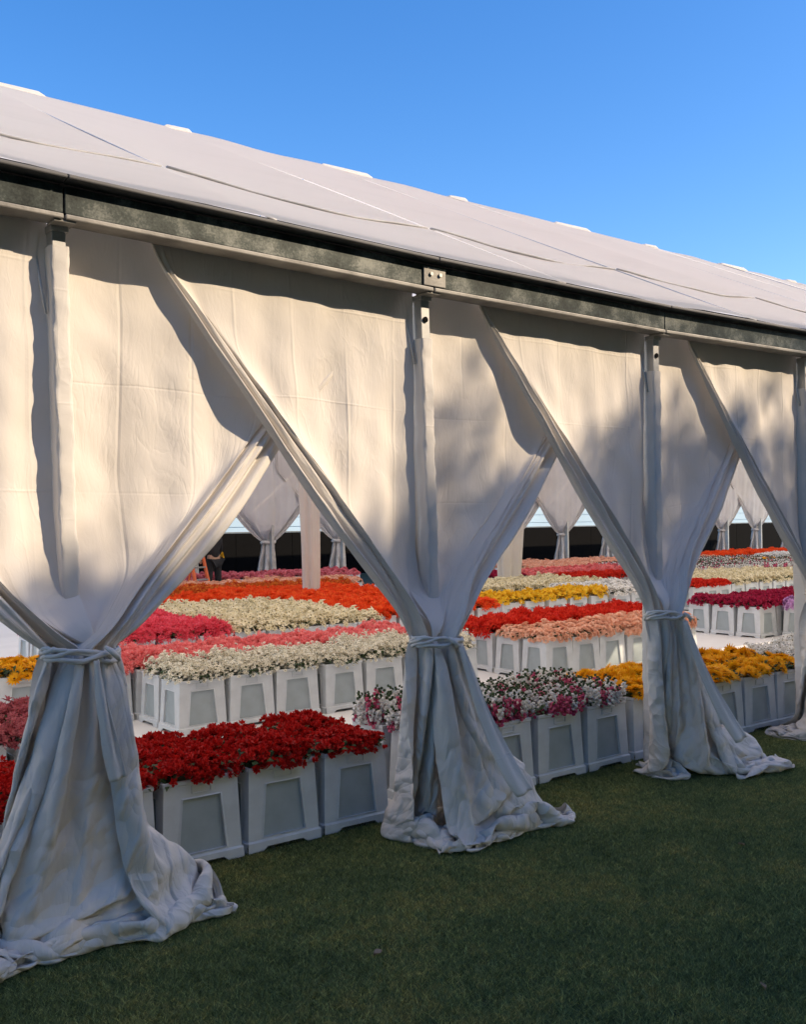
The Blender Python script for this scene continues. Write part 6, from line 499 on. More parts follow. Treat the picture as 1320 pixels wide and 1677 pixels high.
0,-1,-1,-3,3,4,-4,-2,0,-3,4,6,-2,-2,4,-4,-6,0,3,7,1,-1,1,0,0,0,-1,-1,-1,-3,1,0,2,-1,-2,-2,-1,3,7,-1,-1,1,-2,-1,0,7,2,-2,2,1,1,-1,-1,-9,3,-1,-1,-1,3,6,0,-1,0,0,-1,0,1,-1,-1,-2,1,-1,1,1,-1,-1,-1,2,2,2,-1,2,1,3,0,-1,2,-1,1,0,1,-2,-1,-6,3,-3,-2,1,3,4,1,-2,0,1,0,0,-3,-3,-3,2,0,0,0,-1,0,1,0,7,0,2,-2,2,3,4,0,2,-2,-2,1,0,-1,-3,-4,-2,2,-1,-1,2,5,-1,2,2,-1,1,0,-1,-3,-2,-3,3,-1,0,1,0,-3,1,3,3,0,-3,1,4,3,3,0,1,-3,-3,2,-1,-3,-1,-3,-3,0,1,1,3,5,1,1,-2,1,2,-3,-3,-2,-3,1,0,0,1,0,1,-2,2,4,2,2,0,1,2,3,0,0,-1,1,-3,-1,1,-1,-4,-5,1,0,2,3,6,-2,0,1,1,-1,-1,-1,-3,-4,-1,3,2,0,0,0,0,-1,2,3,0,3,-1,-2,0,3,1,1,-3,0,1,1,-1,-3,2,-4,-2,0,1,7,2,-2,2,-1,0,-1,0,-4,-2,-1,3,1,0,-4,1,1,0,3,3,2,-3,-1,-2,-3,0,2,0,-1,2,6,3,0,4,-4,-2,-4,-2,1,0,7,2,0,-2,0,-1,-1,1,-3,-1,-2,-1,1,2,-2,-1,-1,1,5,-2,0,-2,-2,0,-3,1,1,1,2,3,3,4,-2,1,-5,0,0,-2,-2,6,1,0,0,1,1,-1,-3,0,-4,-3,2,2,2,2,-2,1,0,0,-3,-1,-1,-1,-2,1,-1,2,0,-1,0,4,8,1,-3,-1,-1,-1,0,-4,1,8,1,0,-1,1,-1,-2,-1,-3,-2,0,-1,1,-1,1,-1,2,2,-4,-3,-1,-2,2,-1,1,0,3,1,-3,2,4,7,0,-2,-3,0,-3,3,-4,4,3,2,0,-2,-1,2,-3,-4,3,-3,-1,0,0,2,0,-1,-2,-7,0,-2,4,-1,-1,-1,2,-2,7,-1,-5,2,8,2,0,-3,-2,0,-3,1,2,4,1,-1,1,0,0,0,-4,-6,1,0,0,2,1,1,1,0,224,0,0,0,0,0,0,0,0,0,0,0,0,0,0,0,0,0,0,0,0,0,0,0,0,0,0,0,0,0,0,0,0,0,0,0,0,0,0,-9,1,2,-3,1,-2,4,-2,-1,1,0,0,-1,-1,1,-1,2,-2,2,2,-2,0,-1,0,1,0,0,-1,1,0,1,0,0,-2,1,1,0,-1,2,-9,1,-1,3,-2,1,-2,2,0,-2,1,-1,0,1,-1,1,0,1,-1,-1,1,0,0,0,0,0,0,0,0,0,0,1,0,1,-1,-1,1,1,-1,-9,0,0,0,0,1,0,-1,0,1,-1,0,0,0,1,-1,0,1,-1,0,2,-1,0,0,-1,0,0,1,0,0,0,0,1,0,0,0,-1,0,1,-10,0,0,0,0,0,0,1,0,0,0,0,1,-1,0,1,-2,1,0,1,-1,0,0,0,0,0,1,-1,0,1,-1,1,0,0,0,0,0,1,-1,-8,-2,0,0,1,0,-1,1,1,-1,0,0,0,0,0,0,0,0,1,-1,0,1,0,-1,0,1,-1,1,0,0,0,0,0,1,-1,0,0,0,0,-9,0,-1,1,0,0,0,0,0,0,0,0,0,1,-1,0,1,0,-1,1,0,0,0,0,-1,0,1,0,0,0,1,-1,0,0,1,-1,1,0,0,-9,-1,1,-1,0,1,0,0,0,0,0,1,-1,0,1,0,0,-1,0,0,0,0,0,1,0,-1,1,0,0,0,0,0,0,1,-1,1,0,0,0,-10,0,0,0,1,0,0,-1,1,0,1,-1,0,0,0,1,-1,0,1,0,-1,0,1,-1,0,1,-1,1,0,0,0,0,1,-1,1,-1,0,0,0,-9,0,0,0,0,1,-1,0,0,1,-1,1,0,0,-1,0,1,0,0,-2,2,0,0,0,0,0,0,0,0,0,0,1,-1,1,0,0,0,0,1,-10,1,-1,1,0,-1,1,0,0,0,1,-1,0,0,1,0,-1,1,0,0,0,0,0,0,0,-1,1,0,0,0,0,0,1,-1,0,1,0,0,-1,-10,0,1,0,0,0,0,0,0,1,0,0,0,0,-1,0,1,-1,0,1,0,0,0,0,0,0,-1,1,0,0,0,0,0,1,0,0,-1,1,0,-8,-1,0,0,0,0,0,1,0,-1,0,1,0,-1,1,0,0,0,1,-1,0,0,0,0,0,0,0,0,0,0,1,0,0,0,0,0,1,-1,1,-9,0,0,0,0,0,0,0,0,1,0,0,0,0,0,0,0,0,-1,0,0,1,0,0,0,0,0,0,1,0,-1,0,0,0,1,0,0,0,0,-9,0,0,0,0,1,-1,1,0,-1,1,0,0,0,0,-1,0,1,0,0,0,0,0,0,1,-1,0,0,0,0,1,0,0,0,0,0,0,0,0,-8,0,-1,0,1,-1,1,0,-1,1,-1,1,0,0,-1,1,0,0,0,0,0,0,0,1,-1,0,0,1,-1,1,-1,1,0,0,0,0,0,0,0,-9,0,0,1,-1,0,0,0,1,0,0,-1,1,1,-1,0,0,0,-1,1,0,0,1,-1,1,0,0,-1,1,-1,1,-1,1,0,0,0,0,1,0,-9,1,0,-1,1,0,0,0,0,-1,0,1,0,0,0,0,0,-1,1,0,1,-1,0,1,-1,0,0,0,0,1,0,0,0,0,0,0,1,-1,0,-8,0,-1,0,0,0,1,0,0,0,0,-1,1,0,1,-1,-1,1,0,0,0,1,0,0,0,0,-1,1,0,0,-1,1,0,1,-1,1,-1,0,0,-9,1,0,0,0,0,0,
0,0,0,0,0,0,1,-1,0,0,0,1,0,-1,1,0,0,0,-1,1,0,0,0,0,0,0,0,1,-1,1,0,0,-7,-1,-1,1,0,0,0,0,0,-1,0,1,0,1,0,-1,0,1,-1,0,1,-1,1,0,0,0,-1,0,1,-1,1,0,0,0,0,1,-1,0,0,-4,-4,1,-1,0,1,-1,1,-1,1,-1,-1,2,0,0,-1,0,0,0,1,-1,1,0,0,0,0,0,0,0,0,0,0,1,0,0,-1,1,0,0,-4,-3,-2,1,0,0,1,-1,0,0,0,1,0,0,-1,1,-1,0,0,0,1,0,0,0,1,0,-1,0,0,1,-1,1,-1,0,0,1,0,0,0,0,0,0,-1,-5,-1,-1,1,0,0,1,-2,1,0,1,-2,2,-2,1,0,0,0,0,1,0,-1,1,-1,1,-1,0,0,1,0,0,0,-1,0,0,-1,1,3,-2,-4,-5,1,-1,2,0,-1,1,2,-2,0,0,-1,-1,0,2,-1,0,0,1,0,1,-1,-1,0,1,0,0,0,0,0,0,0,0,0,-3,7,-1,-5,-1,-1,-5,1,0,-1,3,2,-2,-1,1,-1,1,0,-1,-2,1,1,1,0,0,0,0,0,0,-1,0,0,0,0,0,1,0,0,0,-8,0,1,3,2,-3,-2,-1,0,3,-2,1,0,0,-1,2,-2,1,0,-1,1,0,0,1,-1,0,0,1,-2,2,-1,0,1,-1,0,0,0,0,0,-6,1,-4,4,0,3,3,-5,-2,0,6,-4,-4,1,0,2,-1,1,-2,-1,1,1,2,-3,0,1,2,-1,-1,0,1,-1,0,0,1,-1,0,0,0,3,-7,-1,-1,2,0,2,4,3,-1,-6,-2,-1,-2,7,4,-1,-7,-1,1,-2,1,1,0,-1,0,2,1,-4,0,0,1,-1,1,-1,0,0,1,-1,6,-2,-1,-8,1,3,5,2,1,0,-1,-4,-4,3,1,2,2,1,-2,-4,-3,-2,3,5,1,-3,-3,-3,-1,-2,2,-1,1,-1,1,0,0,0,0,5,0,-1,1,-1,1,1,-1,1,1,-4,-1,-2,0,-1,0,1,6,2,-2,-3,-6,-2,3,6,2,-6,-4,0,-2,0,0,1,1,-2,1,0,0,1,2,0,0,0,-1,4,1,1,-1,-1,-2,-1,1,-5,-2,1,3,2,3,2,-3,-4,-3,0,2,4,0,-3,0,1,-5,-1,0,0,2,-1,1,3,1,-1,0,2,2,2,0,-4,-1,-1,2,2,1,-1,-2,-4,-1,4,1,2,-1,0,-1,-2,-1,0,2,1,3,-4,-4,1,0,-3,0,0,3,1,-2,0,-3,0,-1,-1,1,1,-4,0,0,0,8,5,-1,0,-4,-5,1,3,3,-2,0,1,-1,-3,0,2,1,1,-1,1,2,-3,-6,-1,1,-1,0,1,0,-3,1,-1,-1,-2,1,1,0,-3,4,4,3,1,0,-2,-3,0,1,-3,5,-2,0,-1,0,0,0,1,-3,1,0,-1,2,4,-3,-4,-1,1,-2,0,-3,0,0,0,3,3,0,-3,-1,0,-2,4,4,-1,-1,-3,-4,0,3,3,0,2,-2,-1,0,-1,-1,0,1,1,-1,1,3,1,-2,-5,-3,0,2,-3,-1,0,1,5,0,-4,-4,1,-1,0,1,6,1,0,-2,-3,-1,-1,2,8,-1,-3,-1,-2,1,0,0,3,-2,-1,3,1,2,0,-1,-4,-3,1,-5,0,1,4,2,-8,1,2,0,-3,0,-1,1,8,1,0,-5,-2,2,2,3,0,-1,-3,1,-1,-1,1,-1,0,3,-4,0,5,3,1,-2,-3,-5,-4,-1,4,5,-2,-1,3,-1,-2,-4,-3,1,-2,1,6,2,-3,-1,0,3,1,2,-2,-2,2,-3,-2,3,-2,2,3,-1,-6,1,5,3,1,-3,-5,-3,1,4,3,1,1,-2,1,-4,-3,-3,-3,0,1,3,4,2,-4,-1,-1,1,1,1,0,-1,-3,3,-3,5,1,0,-3,-1,-2,3,3,2,1,-2,-4,5,0,-3,-4,-1,-1,2,3,5,0,-1,3,-1,1,2,1,-4,-2,-2,1,2,-1,-1,-1,-3,1,0,2,3,-3,4,-4,-2,0,4,3,1,1,0,5,-1,-6,-4,0,4,5,1,1,1,0,-5,2,0,2,2,-1,-3,-5,2,-1,3,-2,-3,0,-1,2,3,2,-1,-1,-1,-3,0,2,3,3,0,6,-8,-5,2,6,4,3,-2,2,-4,1,-6,-3,-3,0,1,4,7,-2,-1,-8,2,4,2,-5,1,2,5,-1,-2,3,-2,-1,-2,-3,-2,4,5,2,-6,2,6,5,1,0,-1,0,0,-1,-3,-3,-3,-2,-2,-1,2,2,-2,-1,1,2,3,3,-3,0,3,3,0,0,-1,0,0,-3,-4,0,0,4,4,-2,6,3,0,-1,1,0,1,-1,1,-3,-1,1,-6,-2,1,0,0,-1,-3,0,0,1,2,3,1,2,1,1,2,-3,1,0,-4,-3,-2,0,1,4,-2,-2,-3,1,1,-1,-1,0,4,4,2,1,-1,2,-3,-1,-2,-2,2,1,-3,-2,-3,4,6,4,-1,0,0,-2,1,0,0,0,-4,-3,-2,0,3,1,4,-4,-8,0,0,-1,1,1,3,3,4,3,-1,-2,-2,2,1,2,-2,-1,-4,-1,-3,3,2,0,-2,3,1,1,0,-1,1,-1,-5,-1,-1,0,-2,1,3,1,-7,-3,0,0,1,-2,3,5,0,0,5,0,-2,0,1,3,-1,0,-3,-5,-2,1,-1,-2,1,3,6,0,1,0,0,-2,-6,1,-1,1,2,4,0,0,-5,-3,-5,0,2,2,-4,1,2,-2,-2,-1,1,2,6,6,-1,-2,1,-9,0,4,2,-5,-2,-1,5,4,0,-1,0,-3,-4,0,1,0,2,4,0,1,-3,-4,-5,2,0,0,1,-4,2,3,-4,-1,1,3,2,3,2,-3,
-3,-6,0,2,4,-3,-3,3,6,0,-1,-2,-2,0,-1,-1,0,1,5,1,0,0,0,-7,-3,-2,7,-3,3,2,-1,-1,-5,1,-2,0,0,2,3,1,0,-6,-1,-2,4,2,-4,3,4,1,-2,1,-1,-1,0,-2,0,0,6,2,1,-1,0,-7,-5,-1,8,3,0,0,0,-1,-5,-4,0,1,0,3,6,-1,-2,-6,-1,0,0,0,0,6,0,0,0,2,0,-1,1,-1,-2,0,7,3,0,1,-1,-2,-5,0,3,2,0,0,-2,-3,0,1,2,-1,0,4,-1,-1,0,-6,-2,-2,0,0,4,3,1,-1,0,2,5,-6,-5,0,0,0,5,6,2,-2,1,-5,-8,0,0,2,2,0,-1,3,1,-3,-1,-1,-2,9,3,1,-4,-5,-2,1,-1,0,7,-1,0,0,-1,-5,1,-2,-1,1,0,0,6,6,1,-5,0,-3,-3,-3,0,5,0,2,0,-4,0,1,1,-3,-1,4,1,3,-1,-1,-2,-1,-1,1,4,0,1,-1,4,-1,-4,-4,-1,1,-1,1,7,1,-1,0,3,-3,-2,1,-2,0,6,-1,-8,0,3,1,3,-8,2,0,3,0,-2,-2,-1,0,1,5,-1,0,2,6,-1,-3,1,-4,-6,3,1,-1,4,4,4,0,-1,-3,-8,0,8,-2,-7,4,2,-1,-1,0,0,-5,3,2,1,0,1,-3,-3,0,2,4,0,1,6,-5,0,-5,0,2,-1,-1,0,5,5,1,1,1,-2,-3,-4,-2,0,2,2,1,1,-1,-5,6,-2,-3,2,1,-1,-1,0,-1,-4,1,4,0,0,3,1,1,-3,-2,2,-6,1,-1,1,-1,0,2,1,0,1,1,1,2,4,-1,-5,1,-2,-1,1,-2,0,-3,4,1,-1,1,-1,2,-2,2,-1,-1,-7,6,4,2,-3,-3,0,-2,0,0,-3,1,0,-1,2,3,1,0,0,3,-1,-1,-1,-1,1,0,5,-2,-2,0,2,0,-1,1,-3,0,1,-1,1,-5,-2,2,4,2,-2,-1,-1,1,-3,1,-1,1,-1,1,0,1,-2,-1,2,0,2,-4,4,5,-1,1,0,-2,-1,2,1,-4,-3,2,-1,-2,4,0,6,0,-1,0,1,-1,-1,-7,-2,2,6,1,-1,2,1,-1,-3,2,-4,-5,1,0,3,2,1,-2,-3,0,3,-4,1,-1,4,2,0,-2,-1,-3,1,7,1,0,-3,-2,1,1,-5,-6,-1,-1,4,1,3,5,-3,-4,-2,3,1,0,0,2,-2,-1,-4,1,1,1,3,-3,2,1,-1,-2,1,1,-2,-2,6,0,-3,-1,-4,2,3,1,-5,-4,-2,1,2,4,3,-1,-1,-1,-2,-1,2,1,-1,0,-3,4,1,1,-2,-1,0,-1,0,1,1,2,-2,-4,-2,6,-2,-3,-2,1,-1,3,1,-2,2,-4,-4,3,4,-3,2,4,-3,1,-2,3,-2,-1,1,2,0,-2,-1,2,0,-3,1,-1,3,-1,-1,0,-1,-3,4,-4,-1,0,0,1,1,4,0,-4,0,1,-3,-2,-2,4,5,3,-6,-2,-1,6,0,-2,-1,0,-2,0,0,0,2,-3,3,0,-1,-1,-1,1,0,0,-1,1,0,3,-2,2,1,-1,2,-2,-1,-6,-2,3,1,6,-3,0,-4,-1,1,2,-1,1,-1,0,-1,0,0,1,3,-3,0,3,-2,0,1,-2]),
 (47,67,[
-12,1,1,1,1,1,1,1,1,1,1,1,0,1,1,1,1,1,1,1,1,1,1,1,1,1,1,1,1,1,1,1,1,1,1,0,1,1,1,1,1,1,1,1,1,1,1,-3,2,-3,3,2,2,1,-4,-4,1,-1,-3,5,3,1,-5,0,4,0,2,2,-5,1,-3,2,2,1,-3,5,-1,3,-5,-4,3,4,-1,1,-5,-1,-1,4,2,1,1,-5,-1,2,1,-2,-1,1,1,2,0,-2,-2,-1,-1,2,0,1,-1,-2,3,3,0,1,-1,-1,-5,3,2,0,2,0,0,1,0,-1,-2,1,1,1,1,-2,-3,0,0,2,1,1,-2,-1,0,0,-1,0,1,1,1,-1,-1,0,-2,0,0,0,2,1,0,-2,0,2,1,0,-1,-1,-1,2,1,0,1,1,1,-2,1,-1,-2,1,3,-2,-1,-2,0,1,1,1,0,-1,-1,0,0,-2,1,0,1,1,0,-1,0,-1,-1,0,0,0,2,1,1,-1,0,1,0,-1,-1,1,-1,1,1,2,-1,1,-1,0,0,0,0,0,0,0,-1,-1,0,1,1,-1,1,-1,-2,-1,0,0,0,2,-1,1,0,0,-1,-2,1,0,0,0,2,0,0,1,0,-1,0,-1,1,0,0,1,1,0,1,0,0,0,-2,1,0,-1,1,0,-2,0,0,1,0,2,-2,-1,0,-1,1,0,0,1,-1,0,0,0,0,-1,0,0,1,1,0,0,0,1,-1,0,0,0,0,0,0,1,1,0,0,0,1,-1,-1,0,1,-1,0,-1,0,0,0,1,0,0,-1,-2,1,1,0,0,0,0,0,1,-2,0,0,0,0,1,1,0,0,1,-1,1,-1,1,-1,1,0,-1,2,-1,1,1,1,-1,-1,0,0,-1,0,0,0,-1,1,0,1,0,-1,0,-3,2,1,0,0,0,0,0,1,-1,-1,0,0,0,0,2,1,-1,0,1,-1,1,-1,1,-1,1,0,1,0,0,1,0,0,0,-1,0,-1,1,-1,0,0,-1,0,1,1,0,-1,-1,1,0,0,0,-1,0,1,0,0,0,-1,0,0,1,1,1,0,-1,0,0,0,0,1,0,0,-1,1,0,1,0,1,1,-1,-1,1,-1,-1,0,0,-1,0,1,0,0,0,-1,-2,1,1,0,0,0,0,1,-1,0,0,0,0,0,0,1,0,0,1,0,0,-1,1,0,0,0,0,0,0,0,1,2,-1,0,-1,-1,0,0,0,-1,1,0,-1,1,1,0,-1,-1,1,0,0,0,0,0,0,-1,1,-1,0,0,0,0,1,1,0,0,0,0,1,1,-1,1,-1,0,0,1,0,0,1,0,0,-1,1,-2,0,0,0,-1,0,1,-1,1,1,0,-1,0,1,0,0,0,0,0,0,0,-1,1,0,0,0,1,0,0,0,0,0,1,0,0,0,0,0,0,0,0,1,1,1,-2,1,0,-2,1,-1,0,0,0,-1,1,1,1,-1,0,0,0,0,-1,1,0,0,1,-1,-1,0,0,0,1,0,1,-1,1,1,0,-1,1,1,0,-1,0,-1,1,0,1,0,1,-1,0,-1,1,-1,1,-1,-1,0,1,0,1,1,0,-1,1,0,0,0,0,-1,2,-1,0,1,-1,0,0,0,1,0,0,0,0,0,1,1,0,0,0,-1,1,-1,0,0,1,1,-1,-1,0,1,-1,0,0,0,0,-1,0,2,1,-1,0,0,0,0,0,0,0,0,0,0,0,-1,0,1,0,0,0,1,0,0,1,0,1,1,-1,0,0,-1,0,0,0,0,2,0,-2,1,-1,1,-1,1,-2,0,1,0,1,1,-1,-1,1,0,0,0,0,0,0,1,-1,0,0,0,0,-1,1,1,0,0,0,0,0,2,1,0,-1,0,-1,1,0,-1,1,1,0,-3,0,2,-1,1,-1,0,0,-1,0,1,1,1,0,-1,1,0,0,0,0,0,0,1,-1,0,0,0,0,1,-1,1,0,0,0,2,2,0,-1,1,-1,-1,-1,1,-1,0,1,0,-2,-1,2,1,-1,0,0,0,0,0,0,0,1,-1,1,0,0,0,0,0,0,0,0,0,0,0,0,0,0,1,-1,1,0,0,2,2,0,0,0,0,-1,-1,0,1,-2,0,2,-2,-3,3,0,1,-1,-1,0,0,0,1,-1,0,0,0,1,-1,0,0,0,0,0,0,1,-1,0,0,1,-1,0,1,-1,0,1,2,1,0,0,1,0,0,-2,-1,1,0,0,1,-1,-7,3,4,-1,0,0,0,0,0,-2,1,0,-1,1,0,0,1,-1,-1,0,1,0,0,1,0,-1,-1,1,0,0,1,-1,2,2,0,1,0,0,1,1,-2,-2,-1,1,-1,1,-1,-1,-7,7,2,0,-1,-1,0,-1,1,-1,-1,-1,1,0,0,0,0,-1,1,0,1,-1,0,0,0,1,0,-1,0,1,0,2,1,0,0,1,1,0,0,1,-2,-2,1,-1,-2,2,0,-4,-3,7,0,-1,0,0,-2,0,-1,0,-1,0,1,0,-1,0,0,0,-1,0,2,1,0,-1,-1,1,0,1,-1,1,0,3,0,0,0,0,2,0,0,1,-1,-2,-3,-2,2,2,-1,-4,2,3,-1,0,0,-2,-1,-2,0,-2,0,1,1,0,-1,1,-3,-2,0,5,4,-2,-1,1,-2,1,0,0,0,2,1,0,0,1,0,0,0,1,-1,-2,-5,0,2,1,3,-1,-3,-5,7,0,-1,0,-1,-2,-1,0,-1,-1,0,1,0,0,-3,-2,0,1,0,2,4,1,-1,1,-1,0,0,0,-1,0,2,1,0,1,1,1,-1,0,1,0,1,-1,-1,-2,2,-1,-5,-1,5,-1,-1,-1,-4,0,0,2,-2,-2,0,-1,-2,0,1,0,0,1,1,1,2,1,-1,-1,-2,0,-1,0,1,-1,1,1,1,2,2,2,0,-1,1,0,1,-1,-1,-1,0,0,-6,4,-1,1,-3,-2,-1,2,-4,1,0,-1,
-2,0,6,3,0,3,-5,0,0,-1,-3,-1,-1,0,0,0,1,-1,1,0,0,1,0,2,2,2,0,0,0,0,0,0,1,0,1,-3,-4,3,-1,0,-3,0,0,2,-5,-4,-1,2,-1,2,6,3,0,0,-4,0,-3,0,2,0,2,-3,-1,0,0,0,0,1,-1,0,-1,2,3,1,1,0,1,0,1,0,0,-1,0,-5,0,0,-1,0,0,1,-1,-4,-1,1,-2,3,-1,0,6,0,2,-1,-2,2,-3,-1,3,-1,3,0,-2,1,0,0,-2,1,-1,0,-2,0,5,2,1,-2,1,0,0,0,0,0,-3,-3,-1,0,0,0,0,-6,-1,1,0,0,1,-2,-1,0,1,1,2,0,2,3,-1,-3,0,0,2,3,0,-1,0,0,-2,0,-1,-1,-2,-2,3,4,3,-2,-2,1,2,2,1,-1,-6,0,0,0,0,1,-1,-2,-3,1,-2,-1,2,1,-3,0,3,4,-1,-1,0,0,4,0,1,0,-3,-1,-1,-1,0,-1,0,-1,1,0,0,0,1,4,3,1,-3,-1,0,3,2,-4,-4,0,2,0,0,1,-1,0,-3,3,-3,0,-1,-1,0,1,0,0,1,2,1,-1,0,-3,-2,1,-1,0,0,0,1,-1,1,-1,0,1,-1,0,0,5,4,2,-1,-2,-2,2,1,-7,1,2,0,0,-8,7,3,1,1,3,1,-1,2,-4,-5,-5,2,0,1,-2,-1,-1,1,0,-1,0,1,0,0,-1,1,0,-1,0,0,0,-1,0,1,4,5,2,0,-3,-3,1,-1,-2,1,2,-1,-5,3,6,1,0,0,0,3,0,0,0,-2,-6,-3,-1,-1,-2,1,0,0,0,1,0,0,0,1,0,0,1,-2,-1,0,0,0,-1,0,3,6,2,0,-1,-3,1,-2,-1,1,1,4,-3,1,1,1,2,0,1,1,0,0,-1,-1,-4,-4,1,0,-2,-1,0,0,-1,0,0,0,0,0,1,2,2,-1,-4,-1,-1,0,0,0,1,6,3,0,1,-1,0,-3,0,0,4,1,-1,0,0,-1,0,2,1,0,1,0,1,-1,-2,0,0,0,0,-2,-1,-1,-1,-1,0,0,0,0,0,0,1,2,-1,-1,-3,-1,-1,-1,0,5,4,0,1,0,-1,-2,-1,1,1,0,1,0,0,2,-1,2,1,-1,2,-1,0,1,-2,-2,0,0,1,-1,1,-1,0,0,0,0,-1,0,0,-1,3,1,-1,1,-2,-2,-2,-2,-1,1,6,-1,1,0,-2,-1,2,3,-2,-1,1,0,1,-1,1,-4,3,3,2,0,-1,-1,0,0,-1,-1,1,-1,1,0,-1,0,-1,0,0,1,3,-2,1,0,0,0,1,0,0,-1,0,-1,0,0,-1,0,-2,8,-1,0,-3,-1,2,-2,0,-3,2,3,1,0,1,1,-1,0,-1,0,0,-1,-1,0,0,0,0,0,0,-1,1,-1,2,0,1,0,1,-1,0,-1,1,-1,-1,1,-1,1,0,-1,7,0,0,1,-2,-2,1,-1,-4,6,0,-1,1,1,0,0,-1,0,0,0,-2,0,0,0,0,0,0,-1,0,0,1,1,1,0,0,0,0,0,0,0,-1,-1,1,0,0,0,0,6,2,-1,0,-1,-2,1,-1,1,1,0,0,0,2,-1,1,0,-1,-1,1,0,-2,-2,1,0,-1,0,1,0,-1,0,1,1,0,0,0,1,0,0,-1,0,-1,0,1,0,-1,1,8,-1,0,-1,1,-2,-1,3,1,-1,-1,0,1,-1,1,0,0,0,0,-2,1,-1,0,-2,0,0,0,0,-1,1,1,0,1,0,0,-1,0,1,0,0,0,0,-1,0,0,1,0,5,1,0,1,-1,-1,-2,1,4,-1,0,-1,0,1,0,-1,1,0,0,-1,1,0,-4,1,0,0,0,-1,0,-1,-1,-2,-2,3,2,2,0,-1,0,-2,0,-1,1,1,1,1,0,0,3,3,1,0,0,-1,-2,0,3,0,1,-2,1,0,-1,0,2,0,-1,-2,2,-1,-2,0,0,0,-1,0,0,-1,1,1,-1,-3,-3,0,0,0,0,-1,1,0,0,1,0,0,2,0,0,2,2,1,0,-1,-1,1,2,-2,1,-1,1,1,-3,0,2,1,-2,-2,3,-2,-3,1,1,0,-1,-1,1,0,0,0,2,-1,-3,-2,-2,-1,1,0,1,0,-1,0,1,1,0,0,0,1,3,3,-1,0,0,-1,2,0,-1,0,1,-3,-3,1,4,1,-1,-1,0,1,-4,-1,2,-1,0,0,0,0,0,-1,2,-4,-3,0,0,-1,1,0,0,1,0,-1,3,-1,0,0,1,1,0,2,0,0,1,-1,0,1,-1,0,2,-2,-3,2,3,-1,-1,1,-1,0,-3,0,2,-1,-2,0,1,1,0,0,-1,-1,-3,-1,-1,-1,0,2,-1,0,1,2,1,1,-1,0,1,0,1,0,1,0,2,-3,0,3,0,-2,2,-2,-4,2,2,1,-2,0,0,0,-2,0,2,-1,-1,0,0,1,0,0,0,0,-1,-2,-2,-2,0,1,0,-1,0,-1,1,-1,-1,0,1,2,3,1,0,0,1,-3,1,2,2,-2,0,-1,-1,3,0,-3,-4,2,-1,0,1,1,1,-2,0,1,-1,1,2,0,0,-1,1,-1,-1,-2,-2,-1,0,-3,0,-1,1,1,1,1,0,2,1,4,-2,1,-1,0,1,2,-1,-2,1,-1,0,0,2,-3,-5,-1,1,0,1,2,2,-3,2,0,-1,3,-1,0,1,-1,0,1,-2,-2,0,-2,-3,0,1,1,-1,1,0,1,-1,0,-3,1,5,4,-2,0,4,-2,-1,0,0,-1,3,-1,0,-4,0,-4,0,0,1,2,1,-1,3,0,0,2,-1,0,0,0,-1,0,1,-1,0,-2,1,-1,0,1,0,-1,-1,-1,-4,1,2,-1,4,3,-1,-3,3,2,3,1,0,-2,2,0,0,-3,0,-1,
